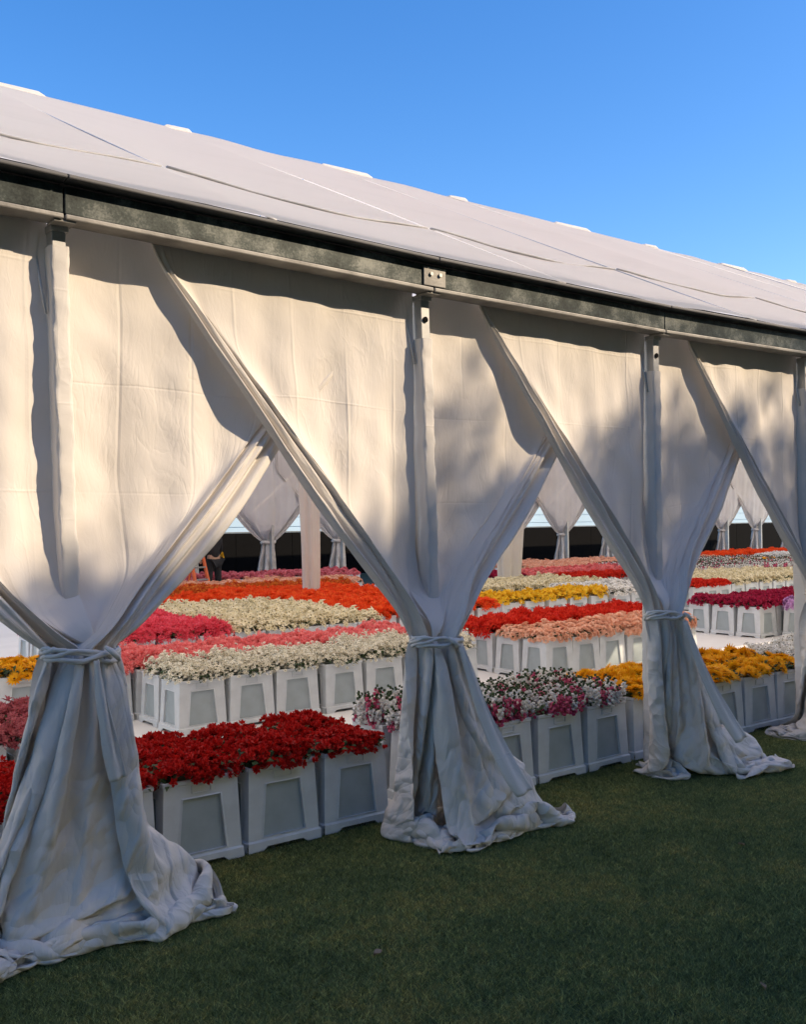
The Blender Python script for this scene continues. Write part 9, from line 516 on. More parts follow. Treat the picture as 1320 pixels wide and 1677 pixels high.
4,-3,-1,2,-2,-2,3,1,1,1,-1,0,-1,-2,7,-7,-7,2,13,-1,-9,-3,2,8,-2,-3,-4,-2,3,9,-1,0,-2,-2,3,0,-2,4,-1,3,-1,-2,-1,2,0,1,-3,3,5,-9,-5,-2,11,2,-9,-1,3,3,-2,3,-2,-3,-2,6,1,-2,-2,-1,0,1,1,2,-2,-3,-3,2,2,0,2,-2,-1,6,0,-7,-5,3,3,0,-2,0,0,3,2,-1,-1,-5,3,-1,4,2,-4,0,1,0,1,-5,0,0,-1,0,5,-1,0,0,3,1,-1,-6,-3,3,2,2,-3,-1,5,-1,3,-2,-1,-2,2,-2,4,1,0,3,-1,-2,4,1,-6,-5,1,2,1,3,-3,1,9,-1,-1,1,-2,-4,-3,-3,6,4,-3,-2,1,1,-4,-1,3,-3,0,1,0,-3,5,4,-3,-3,-4,-5,1,5,-1,-1,0,7,3,-4,-1,4,-2,-7,-2,3,5,3,-4,0,-1,1,4,-2,-4,0,4,-9,-2,0,4,6,0,-5,-4,8,1,-4,-3,-4,1,11,0,-4,1,4,-4,-1,2,-5,4,3,0,-1,0,0,-2,0,-1,5,-3,-6,-5,0,4,9,-2,-2,2,0,0,-3,-1,-4,3,8,-2,-1,3,-1,-4,-2,-3,0,3,0,5,2,-5,3,2,-5,-1,1,-3,0,-2,-2,4,5,-2,1,0,-3,5,-8,-2,0,3,5,-2,-1,5,-3,1,-2,-7,5,5,2,1,-6,-1,1,4]),
 (40,51,[
-12,1,1,1,2,1,1,1,1,1,1,1,2,1,1,1,1,1,1,1,2,1,1,1,1,1,1,1,2,1,1,1,1,1,1,1,2,1,1,1,-2,-1,1,1,3,-7,1,2,0,-4,6,-4,-2,3,4,-4,-4,3,6,-4,1,2,0,-2,-1,4,-1,0,-4,2,3,2,1,-5,-3,1,2,1,3,0,0,-1,-2,1,0,1,-3,-1,2,2,-1,-2,-2,2,3,0,-2,-2,1,4,0,3,-3,-2,0,2,1,-2,-1,2,2,2,-1,-1,-1,-4,2,2,1,1,-1,-1,-1,2,0,0,-1,2,-2,2,0,-2,1,-2,0,1,-2,0,0,2,2,1,0,-3,1,1,2,-2,0,0,1,2,0,-1,-1,-2,0,2,1,0,3,-3,-2,0,1,-1,2,0,-2,3,-3,0,-1,1,0,-1,-1,2,0,1,0,0,1,0,-1,1,1,-2,1,1,1,1,-1,0,-2,0,-1,1,1,1,1,-1,-1,-1,0,1,1,1,-2,1,-3,1,0,0,-1,0,1,-1,1,0,1,1,0,-1,1,-1,1,0,1,1,0,0,0,-1,0,-1,0,1,0,1,0,-1,1,-2,0,1,1,2,-3,0,0,-1,0,0,-1,1,-1,1,0,0,1,0,0,1,-1,1,0,1,1,0,0,0,0,0,-1,-1,0,0,0,2,0,1,-2,-1,1,2,0,-1,0,0,-2,-1,2,-1,0,-1,1,1,0,-1,1,-1,2,0,0,-1,1,0,1,1,0,0,-1,0,-1,0,-1,1,1,0,2,-1,-1,-1,0,1,1,0,-1,0,-1,0,-1,1,-1,0,0,0,0,1,-1,1,1,-1,1,-1,0,1,1,1,0,0,0,-1,0,-1,0,0,0,1,2,-1,-1,-1,0,1,2,-1,1,-2,-1,1,-1,0,0,-2,1,1,-1,0,1,-1,1,1,-1,1,0,0,1,0,1,0,-1,0,0,0,-1,0,0,0,2,-1,-1,1,0,1,0,-1,0,-1,0,-1,1,-1,-1,0,1,0,0,-1,0,1,0,1,0,-1,0,2,1,0,0,0,0,-1,0,-1,0,0,0,1,2,1,0,-2,0,1,1,0,-1,-2,0,0,0,1,-2,-1,1,0,0,-1,0,0,1,0,0,1,0,0,1,0,0,0,0,0,-1,1,-1,0,0,1,2,0,0,-1,0,2,0,-1,-1,1,-1,0,0,0,-1,-1,0,0,0,-1,0,0,1,1,-1,0,0,1,1,0,0,0,0,0,0,0,-1,0,0,0,2,2,-1,0,-1,1,1,0,-1,-1,-1,0,0,-1,-1,0,2,0,-2,-1,0,0,0,1,1,0,0,1,-1,1,0,0,0,0,0,-1,0,0,1,-1,3,0,1,-2,1,1,0,-1,0,0,0,-1,1,0,-2,-1,1,0,-2,-2,0,1,1,1,-1,0,1,0,1,-1,1,0,-1,0,1,0,-1,0,0,1,6,-2,0,0,-1,1,0,-1,1,-1,0,1,0,-1,-3,0,2,-1,-1,-2,0,0,0,1,1,-1,0,2,0,0,0,0,0,0,-1,0,0,0,-1,1,3,1,0,-1,1,-1,1,0,1,-1,0,1,-1,-1,-2,1,1,-2,-1,-1,-2,0,2,1,-1,1,0,0,1,0,-1,1,0,0,0,0,-1,0,0,0,1,3,1,1,-1,0,-1,1,0,0,2,0,0,-4,-2,2,1,-2,-2,-1,-1,-1,1,1,0,0,1,0,1,0,0,0,0,0,0,-1,0,-1,1,-1,2,2,2,1,-1,-2,-1,2,0,3,0,0,-2,-8,7,1,-4,-1,0,-1,-2,0,-1,2,0,0,0,2,0,0,0,-1,0,0,1,0,-1,0,0,0,4,1,1,1,-1,-2,0,1,4,-1,-1,0,-1,4,-1,0,-4,-3,0,-1,-2,-2,1,1,1,-1,0,1,0,1,0,0,0,0,0,0,-1,0,0,0,5,1,1,2,-3,2,-3,0,3,0,0,0,-1,3,-1,-1,-1,-3,-2,-1,-2,-1,-1,2,0,0,1,1,0,-1,1,0,0,0,0,0,-1,-1,0,1,7,0,2,1,0,-1,0,-2,2,-1,1,1,0,-1,0,-1,-1,0,-4,1,-2,-3,-1,1,0,1,0,0,1,0,-1,1,0,0,0,0,-1,0,0,-1,8,0,1,1,1,-2,1,-1,1,-1,0,1,1,-1,-1,0,-2,-3,-5,7,-1,-4,0,-4,3,-1,0,1,1,0,0,0,1,0,0,-1,-1,-1,0,1,9,0,1,0,-1,1,0,1,-2,0,2,-1,0,0,0,-2,-3,-2,-2,0,0,-1,-2,5,0,-2,0,1,-1,0,-1,0,0,1,0,1,-1,-2,1,-1,10,0,0,0,1,-1,-1,1,1,-1,0,1,0,-1,0,-3,-1,-3,-3,-2,2,6,-3,-3,5,-1,-3,-1,1,0,0,-1,1,0,0,1,-1,-1,-1,0,10,-1,1,0,0,0,-1,1,-1,1,-1,1,0,0,0,1,-2,-7,2,-6,4,3,2,-1,-1,2,-2,-2,-3,0,1,-4,2,0,1,1,1,-3,0,-1,10,2,-2,0,0,0,0,-1,1,-1,0,0,2,0,1,2,0,-11,-1,6,0,-2,1,-1,-3,2,1,0,-2,-3,0,-6,2,2,3,1,-1,-3,-1,0,10,0,1,-1,0,0,-1,0,1,0,-1,0,1,2,2,7,14,1,-22,3,-4,-7,1,0,-1,-3,3,0,1,-1,-4,5,-8,2,2,2,-1,-4,-3,0,10,-1,0,0,0,1,1,-3,2,-1,-1,0,1,0,4,1,-4,6,8,-10,-6,-4,-1,3,0,-2,0,1,1,1,-1,0,0,-2,1,-1,1,-1,-7,-1,10,0,0,0,0,0,-1,0,-1,1,-1,0,-2,-2,-2,-7,-7,8,13,-1,0,0,-9,2,4,1,-4,3,0,0,1,-2,1,3,-1,-1,-1,0,-6,-6,11,0,
-1,0,0,-1,1,-1,-3,2,0,0,-5,0,-7,-3,1,5,5,1,0,1,-1,-7,3,3,0,-1,1,2,0,1,0,0,0,-2,0,-1,-1,-4,11,-1,-1,1,-1,1,-1,0,-3,2,-1,-2,0,-1,-2,0,1,1,1,1,-1,-1,2,-3,-4,3,3,-3,0,-2,1,1,4,1,-1,0,-1,0,0,1,10,0,0,-1,1,-1,-1,0,-1,0,-1,-1,0,-2,0,0,0,2,0,0,1,-1,-2,2,-3,-2,3,0,0,2,0,1,1,0,-2,-1,0,1,1,-2,5,4,0,0,-2,1,1,-2,-1,-1,1,-1,-1,0,-1,1,1,0,1,0,0,0,1,-1,-1,-2,-1,2,0,-1,1,2,1,-1,-2,1,0,0,1,0,4,4,1,0,-3,-2,-1,3,1,-2,0,0,-1,0,1,0,-1,1,0,2,0,1,-1,0,1,-2,-3,1,0,1,0,0,-1,-4,2,0,3,1,1,0,3,2,5,-1,0,-2,-2,-1,1,-4,2,1,1,0,0,-1,1,1,1,0,0,0,1,-2,1,0,-1,-2,0,-1,1,0,-2,0,1,1,2,1,0,0,-3,0,0,-2,4,3,1,-3,-2,-1,0,3,3,3,-1,1,2,0,0,0,1,0,-1,-1,-1,0,1,-1,-2,-1,0,2,1,1,-2,0,-3,4,1,-1,-4,-1,-4,2,-1,4,3,-3,1,7,2,0,1,-3,1,2,1,0,0,-1,0,1,0,-2,-2,2,0,0,-1,0,-1,-1,3,1,-2,1,2,-1,0,1,-4,-3,-3,1,4,3,0,6,3,-2,1,1,-1,-1,2,1,0,-1,0,0,-1,2,-1,-3,4,-3,0,0,2,-1,-2,0,2,-1,2,-1,1,0,0,-1,-4,-6,2,6,4,0,0,0,-2,4,1,2,-3,0,3,1,-2,1,0,1,1,-2,-1,0,-1,1,0,-1,-1,2,0,-2,0,3,0,-1,0,0,1,0,-9,1,8,2,-2,-3,-3,-1,3,2,3,-2,3,6,-1,-3,3,1,0,-1,-1,-1,-1,3,-2,0,-1,1,0,-1,1,1,-1,2,-1,0,-1,-1,3,0,-6,8,-1,-5,-3,-4,4,3,7,-3,-2,1,6,2,-2,4,1,-2,-2,0,-1,1,1,0,-2,1,-2,1,-1,1,0,0,1,-1,2,0,-2,0,2,-1,2,-4,-5,-2,-1,1,-1,4,0,3,2,4,0,2,2,2,-3,-1,1,0,2,0,1,-1,-2,-1,1,-1,0,-2,1,1,0,2,-2,0,-1,3,-2,1,-7,-2,-1,0,0,1,2,1,0,-2,1,3,3,-2,8,2,-2,1,0,1,1,-1,1,0,-3,-2,0,0,1,1,-1,0,1,2,0,-2,0,1,1,0,-9,-1,0,1,0,0,2,1,-3,3,4,2,-2,3,-1,3,1,0,3,2,-1,-1,0,0,-2,-3,1,0,1,0,0,0,0,2,-1,1,1,0,0,1,-10,1,0,0,0,1,1,-2,2,2,2,-2,5,2,-3,-2,5,4,-1,-3,1,0,-1,-3,-1,-1,2,4,0,0,1,0,0,1,1,-1,2,-1,1,1,-10,0,0,0,1,2,-1,0,1,3,0,-1,3,-1,1,1,3,2,2,2,-2,0,-4,-1,-1,-2,2,0,2,2,-2,1,1,0,1,0,0,1,0,2,-10,0,1,0,2,-1,0,2,1,0,-3,4,0,3,3,-3,3,1,4,0,0,-3,-1,2,1,-3,-4,-2,-1,-1,5,1,3,0,1,0,1,0,0,0,-9,0,0,2,-1,0,2,1,1,-1,3,2,-1,3,-4,1,-2,2,1,3,-1,1,3,1,0,0,-4,-2,1,-1,-1,0,-2,5,1,0,2,0,-1,1,-10,0,1,1,3,0,3,0,0,1,0,0,-1,-3,5,1,-1,3,0,-3,3,2,2,1,-1,0,-2,-3,-1,2,-1,-1,-2,0,6,0,0,0,0,0,-9,1,3,4,-1,1,-1,0,0,0,0,-5,-2,1,3,5,1,-6,-1,3,4,4,0,-3,4,2,-1,-4,-2,1,-5,0,1,-3,6,2,2,1,-1,1,-13,0,0,0,1,1,3,2,3,1,1,0,-1,-1,-1,-1,-1,-1,-1,-2,-2,-3,-4,-2,-1,1,2,3,4,3,3,2,1,-1,-1,-1,-1,-1,1,1,7,-5,-3,-4,4,1,3,1,-6,4,1,2,-4,-6,3,-2,0,5,0,-6,6,0,0,-3,-1,-3,4,1,1,2,-2,4,-8,1,6,-7,0,1,1,4,5,-2,-4,0,0,1,2,1,-3,2,2,-1,-3,0,-2,-2,2,1,0,0,1,1,-1,-1,-2,0,1,1,1,1,-1,-1,0,0,1,0,-4,0,2,2,3,-1,-1,-1,0,2,1,0,-3,0,3,-2,0,1,-4,-1,1,2,-1,0,0,2,-2,1,-3,1,0,1,1,0,0,-1,0,-2,1,0,-1,1,0,1,3,0,-1,-2,1,1,0,-1,1,-1,0,0,-1,0,0,-1,0,0,1,-1,0,1,0,-1,-1,0,0,1,0,1,1,-2,-1,1,-1,1,-1,0,1,0,1,1,0,0,-1,1,0,-1,0,0,1,0,0,-1,-2,0,1,0,-1,1,-1,1,-1,0,0,-1,0,0,1,-1,1,0,0,-1,-1,1,0,0,0,0,2,0,1,-1,-1,1,0,-2,1,1,0,-2,1,0,-1,0,0,-2,2,0,-1,0,0,0,0,0,0,0,1,-1,0,-1,0,1,-2,1,0,0,0,-1,1,1,0,1,-1,0,0,-3,3,0,-1,0,-1,-1,1,-1,0,1,-1,0,0,0,0,0,0,0,-1,2,-1,-1,1,0,0,-1,0,0,0,0,0,0,1,1,2,-2,-1,1,-1,-1,1,0,1,-1,0,0,-1,1,0,-1,0,0,-1,0,1,-1,0,-1,1,0,0,-1,0,0,0,1,-1,0,1,0,-1,
-1,0,2,1,0,-1,0,-1,-1,0,2,-1,-1,1,0,-1,0,1,-1,0,0,-1,0,0,0,0,0,0,0,0,-1,0,0,1,-1,0,1,-1,0,0,0,1,1,1,1,-2,0,-1,-1,1,0,0,-1,0,0,-1,2,1,-1,-2,0,1,0,0,0,-1,0,0,0,0,-1,0,0,0,1,0,0,0,-1,1,-2,0,2,1,-1,0,0,0,-1,-1,0,0,1,-1,0,0,1,2,-2,-1,0,-1,1,-1,0,0,0,0,0,-1,1,-1,0,0,0,0,1,-1,1,-1,0,0,2,0,1,-1,-1,0,0,0,0,-1,0,1,0,0,1,1,-2,-1,0,-1,0,1,-1,1,0,-1,0,0,-1,0,0,0,0,1,-1,1,-1,0,-1,0,2,1,0,-1,-1,-1,1,0,0,-2,2,0,-1,1,3,-1,-1,-2,0,0,0,0,0,-1,0,0,0,0,0,-1,0,0,1,0,0,-1,0,0,0,1,-1,1,2,-1,-1,0,0,0,0,-2,2,0,0,1,2,0,-2,-2,0,-1,0,1,-1,0,0,0,0,0,0,-1,0,0,0,0,1,0,-1,0,-1,3,-2,1,-1,1,-1,0,0,0,0,-3,3,0,0,1,2,-1,-2,0,1,-2,-1,0,0,1,-1,0,0,-1,0,1,-1,0,0,1,0,0,-1,0,0,6,-6,1,1,0,2,-3,1,1,-2,-3,2,1,-1,4,2,-3,-2,0,0,-1,-2,2,0,-1,0,0,0,0,0,0,-1,0,1,-1,0,1,-1,0,-1,6,-3,-2,0,0,0,2,0,3,-4,-2,1,-1,1,4,1,-3,-1,0,0,-1,-2,0,0,0,0,-1,0,0,0,0,-1,1,-1,2,0,-1,1,-1,0,5,1,-5,1,1,-1,1,0,4,-6,1,-2,1,3,2,-1,-4,0,1,1,-2,-2,0,1,0,0,-1,0,-1,0,0,0,-1,1,0,1,0,-1,-1,1,4,1,0,-3,0,2,-1,3,0,-3,1,-3,0,6,-4,-1,0,1,-1,1,-1,-2,0,0,0,-1,0,-1,-1,0,0,0,0,1,0,0,1,-1,0,-1,5,-1,-1,0,-2,0,3,4,-4,-2,1,-2,-1,3,0,-3,1,1,0,0,0,-2,-1,1,-1,0,0,-1,-1,0,-1,1,0,0,0,2,-1,0,0,0,3,0,-1,-2,0,-2,3,3,-3,0,0,-1,2,2,0,-3,-2,1,1,1,0,-2,-1,1,1,-1,-1,-1,-1,-2,0,1,1,0,0,1,1,-2,0,0,3,-1,-1,0,0,-1,-2,1,2,0,-1,-3,5,0,-2,0,-1,1,5,-4,0,1,1,-3,0,0,-1,-1,-1,0,-1,-1,1,1,-1,1,1,0,-1,0,2,-1,0,1,-1,-3,-1,1,2,-1,-1,1,2,-1,-1,-2,3,0,-1,-2,0,1,0,5,1,-3,-5,-1,0,1,0,0,0,0,0,1,1,0,0,-2,1,-1,0,0,2,-4,-1,0,3,0,-3,4,-2,-2,1,1,2,0,-2,0,-1,0,-3,2,7,1,-6,-6,1,2,3,-3,-1,0,2,1,0,0,-1,-1,1,0,0,1,-1,-1,-3,0,0,1,0,1,-1,-2,2,2,0,0,-4,0,0,2,3,-4,2,5,1,-6,-6,-1,3,1,-1,-1,1,2,2,-1,-2,0,-1,1,0,-1,1,0,-3,-2,1,1,0,1,-1,1,0,0,1,-1,-4,1,2,0,1,1,-5,6,3,1,-3,-8,0,5,-1,-3,1,1,1,1,-3,1,1,0,-1,0,0,0,-3,-1,0,1,-1,-1,2,-1,0,-2,-2,-7,4,6,3,-3,3,0,-1,-3,8,1,0,-1,-7,4,0,-3,2,-1,1,-1,-2,2,0,0,0,0,-1,0,-1,-4,1,1,1,-3,0,-1,-1,-3,-6,2,9,2,1,2,-5,3,0,-2,0,7,2,0,-4,-4,2,0,0,-1,-3,3,0,1,1,-1,1,-1,-1,0,0,-4,-2,1,0,0,-3,-1,-2,0,3,7,0,-1,-2,2,-3,-2,4,0,-4,4,7,3,-2,-10,3,2,-1,-2,-1,1,2,2,-1,1,0,1,-3,0,1,-2,-6,3,1,-3,-1,-2,1,2,2,1,-1,0,3,-1,1,-4,-1,2,1,-2,3,8,0,-1,-5,3,-1,-6,1,-1,2,2,0,0,0,1,-1,-3,0,1,-5,0,1,-1,0,-1,0,1,0,1,1,1,1,4,-2,-2,-4,0,2,-3,0,2,10,0,-2,-1,-4,-2,0,0,4,-3,-3,2,-1,0,3,-2,-3,-1,-1,-1,1,0,0,1,-1,0,1,1,0,0,1,2,2,0,-4,-4,0,1,-1,2,3,6,0,-5,-6,3,0,3,2,-6,-8,5,2,0,-1,0,-1,-1,-1,-2,1,1,0,1,0,0,0,-2,1,2,0,0,2,1,-1,-3,-5,3,1,-2,2,6,2,-3,-5,-2,5,6,-4,-3,-9,4,2,-1,-1,-1,0,0,1,-3,0,3,2,0,-2,0,0,1,3,-4,3,-3,6,0,2,-2,-6,-1,0,1,-1,5,4,0,1,-1,-1,2,-4,-2,-10,1,8,1,-2,2,0,-1,0,1,-3,-3,-2,1,2,0,4,4,-6,4,-3,-2,2,6,0,0,0,-8,-1,1,-2,1,6,3,-1,-1,1,-3,-1,0,3,2,-1,-2,2,1,2,1,0,-2,0,-3,-4,-3,1,5,1,-6,4,-1,-2,-2,3,6,0,0,2,-4,-7,-3,2,-4,5,0,1,-1,0,2,0,1,9,-1,-6,1,-1,3,2,0,-3,-1,-2,0,0,2,3,-1,-6,2,0,-4,-3,5,2,0,3,1,2,1,-6,-7,-1,1,1,2,-2,1,4,-3,1,2,8,-4,-3,1,5,1,-3,-3,0,0,-1,-1,2,2,1,-4,-3,2,-5,3,8,-4,-5,-4,11,2,-2,1,1,
-6,-5,0,0,1,1,3,-2,-1,2,2,10,-7,0,4,1,-3,-3,0,0,-1,2,-1,4,1,-7,-1,4,-6,-1,7,-2,-2,-4,-1,5,6,-1,2,0,0,-7,-5,1,2,0,-1,2,-2,3,1,2,1,5,0,-3,-4,0,0,1,2,0,3,0,-3,-1,3,-6,-2,5,-5,1,2,-4,-2,-3,8,7,-2,0,1,-1,-8,-4,3,2,2,-2,-3,2,2,5,3,-2,-4,-3,-1,0,2,5,3,-2,3,-4,-5,7,-7,-2,6,1,0,-3,-2,-2,-2,-2,1,8,3,0,1,0,-2,-8,-1,3,4,0,-5,-2,1,8,-4,-5,-1,0,1,-1,4,6,-2,2,-4,-1,3,-4,-3,4,3,-1,-1,-6,0,0,0,-4,0,3,9,1,-1,0,1,-4,-7,6,2,-1,-2,-4,0,0,-2,1,-1,0,-1,5,5,-2,-2,0,3,2,-1,-5,2,4,-2,-1,-7,-1,1,0,-1,-2,1,-2,3,8,2,0,0,-1,-1,-1,0,0,-1,-3,-4,-1,0,0,-1,0,1,7,1,-6,1,3,2,0,1,-1,1,0,-2,-8,-1,1,2,-1,0,-1,-3,-1,-1,6,6,1,1,0,-2,0,-1,0,-1,-2,-3,-1,0,-1,1,0,6,1,-7,2,2,4,-1,2,0,-1,3,-6,-5,3,2,1,-3,2,4,-3,-10,-3,0,0,8,6,0,0,1,-2,-1,-2,2,-2,-2,-1,0,0,0,2,4,-7,0,2,8,-1,-2,2,-1,3,-4,-2,-1,-2,-2,-1,3,6,2,0,-1,-9,-3,-2,-1,9,6,0,-1,-1,1,-3,0,1,-2,-1,0,0,1,4,-5,-1,4,5,-2,-4,3,2,1,-2,-1,1,-2,-3,-2,2,4,0,-1,-2,0,8,-6,-2,-3,-2,5,5,1,-2,-1,0,0,0,1,-3,1,0,4,-1,-3,4,1,-2,0,5,4,-3,0,-1,-1,-2,1,1,1,-1,-1,-6,-3,1,2,7,1,-8,-4,-1,1,9,4,-1,0,-2,0,0,0,-1,-2,1,1,3,5,2,1,-1,0,0,-1,-1,-4,1,0,1,0,0,1,-1,-6,-1,-1,-1,0,0,8,2,-6,-7,1,2,6,4,0,-2,0,1,0,-3,2,6,5,-2,-1,2,0,1,0,-2,-6,-4,1,2,3,0,2,1,-1,-2,-2,-1,1,-3,-3,1,3,6,1,-4,-5,0,4,4,0,-1,0,0,-1,226,0,0,0,0,0,0,0,0,0,0,0,0,0,0,0,0,0,0,0,0,0,0,0,0,0,0,0,0,0,0,0,0,0,0,0,0,0,0,0,-8,-3,0,0,-1,0,1,0,0,1,-1,3,0,-2,-1,1,2,-2,-1,1,0,-1,0,1,0,2,-2,0,0,0,0,1,1,-1,1,-1,0,1,0,0,-11,1,-1,0,0,0,0,1,-1,0,1,0,-1,0,0,1,-1,1,0,0,-1,1,0,0,1,-2,1,0,0,-1,1,1,0,0,-1,2,0,-1,0,0,-11,0,-1,0,0,0,0,0,0,0,2,-1,1,-1,0,0,1,1,-1,-1,0,0,0,0,1,0,0,0,0,0,0,0,1,0,-1,0,1,0,0,0,-11,0,1,-2,0,1,0,0,1,0,-1,0,0,1,-1,0,1,-1,1,0,0,-1,1,0,0,0,0,0,0,0,1,0,0,0,0,0,0,1,0,-1,-11,1,-1,0,0,0,0,0,0,0,0,-1,1,0,1,0,-1,2,-1,0,0,0,0,0,-1,1,0,0,0,1,-1,1,-1,1,-1,1,1,-1,0,1,-11,0,0,-1,1,0,0,0,0,0,0,0,0,0,0,0,1,-1,0,0,0,0,0,1,0,0,0,0,0,0,1,-1,1,-1,1,0,0,0,0,0,-10,-1,0,1,-1,0,0,0,0,0,1,-1,-1,1,1,-1,0,0,1,0,0,0,0,0,0,0,0,0,0,1,-1,0,0,1,0,0,0,0,0,0,-11,0,0,0,0,0,1,-1,1,-1,0,0,0,1,-1,1,-1,1,0,0,0,0,0,-1,1,0,0,0,0,0,1,0,0,0,1,-1,0,0,0,0,-10,-1,0,0,1,0,-1,1,-1,1,-1,0,1,-1,1,-1,1,0,0,0,0,0,0,1,-1,0,1,0,0,0,0,0,0,0,0,0,0,1,0,0,-11,1,0,-1,1,-1,1,0,0,0,-1,0,-1,1,0,1,0,-1,1,0,0,1,-1,0,1,-1,0,0,1,0,0,0,1,0,0,-1,1,0,0,0,-9,-1,-1,1,-1,1,0,0,-1,0,1,0,-1,0,1,-1,0,2,-1,1,0,-1,1,-1,0,1,0,0,-1,1,0,0,0,0,0,1,-1,0,0,1,-11,1,0,-1,0,1,1,0,-1,1,-2,0,0,1,-1,1,0,0,1,-1,0,0,0,1,-1,0,0,0,1,0,0,0,0,0,0,0,1,0,0,-1,-10,0,0,-1,1,0,0,0,0,0,0,-1,1,-2,1,0,2,-1,1,0,0,0,-1,0,1,0,0,0,0,0,0,0,0,1,0,0,-1,0,1,0,-9,0,-1,1,-1,1,0,0,0,0,0,-2,0,2,0,0,-1,1,-1,0,0,0,1,0,0,0,0,0,0,0,0,1,0,-1,0,0,1,0,0,0,-9,-1,0,0,1,0,1,-1,-1,1,0,-1,0,0,0,0,2,-1,0,0,0,0,0,-1,0,1,0,0,0,0,1,-1,1,0,0,0,0,0,0,1,-7,-2,0,-1,0,2,-1,0,0,0,0,0,0,0,0,1,-1,-1,0,1,0,0,-1,1,0,0,0,0,0,1,-1,1,0,0,0,0,0,0,0,0,-9,0,-1,0,2,-2,2,-1,2,0,-1,0,0,-2,1,1,0,-1,0,-1,1,1,-1,0,0,0,0,1,0,-1,1,0,0,0,0,0,-1,1,
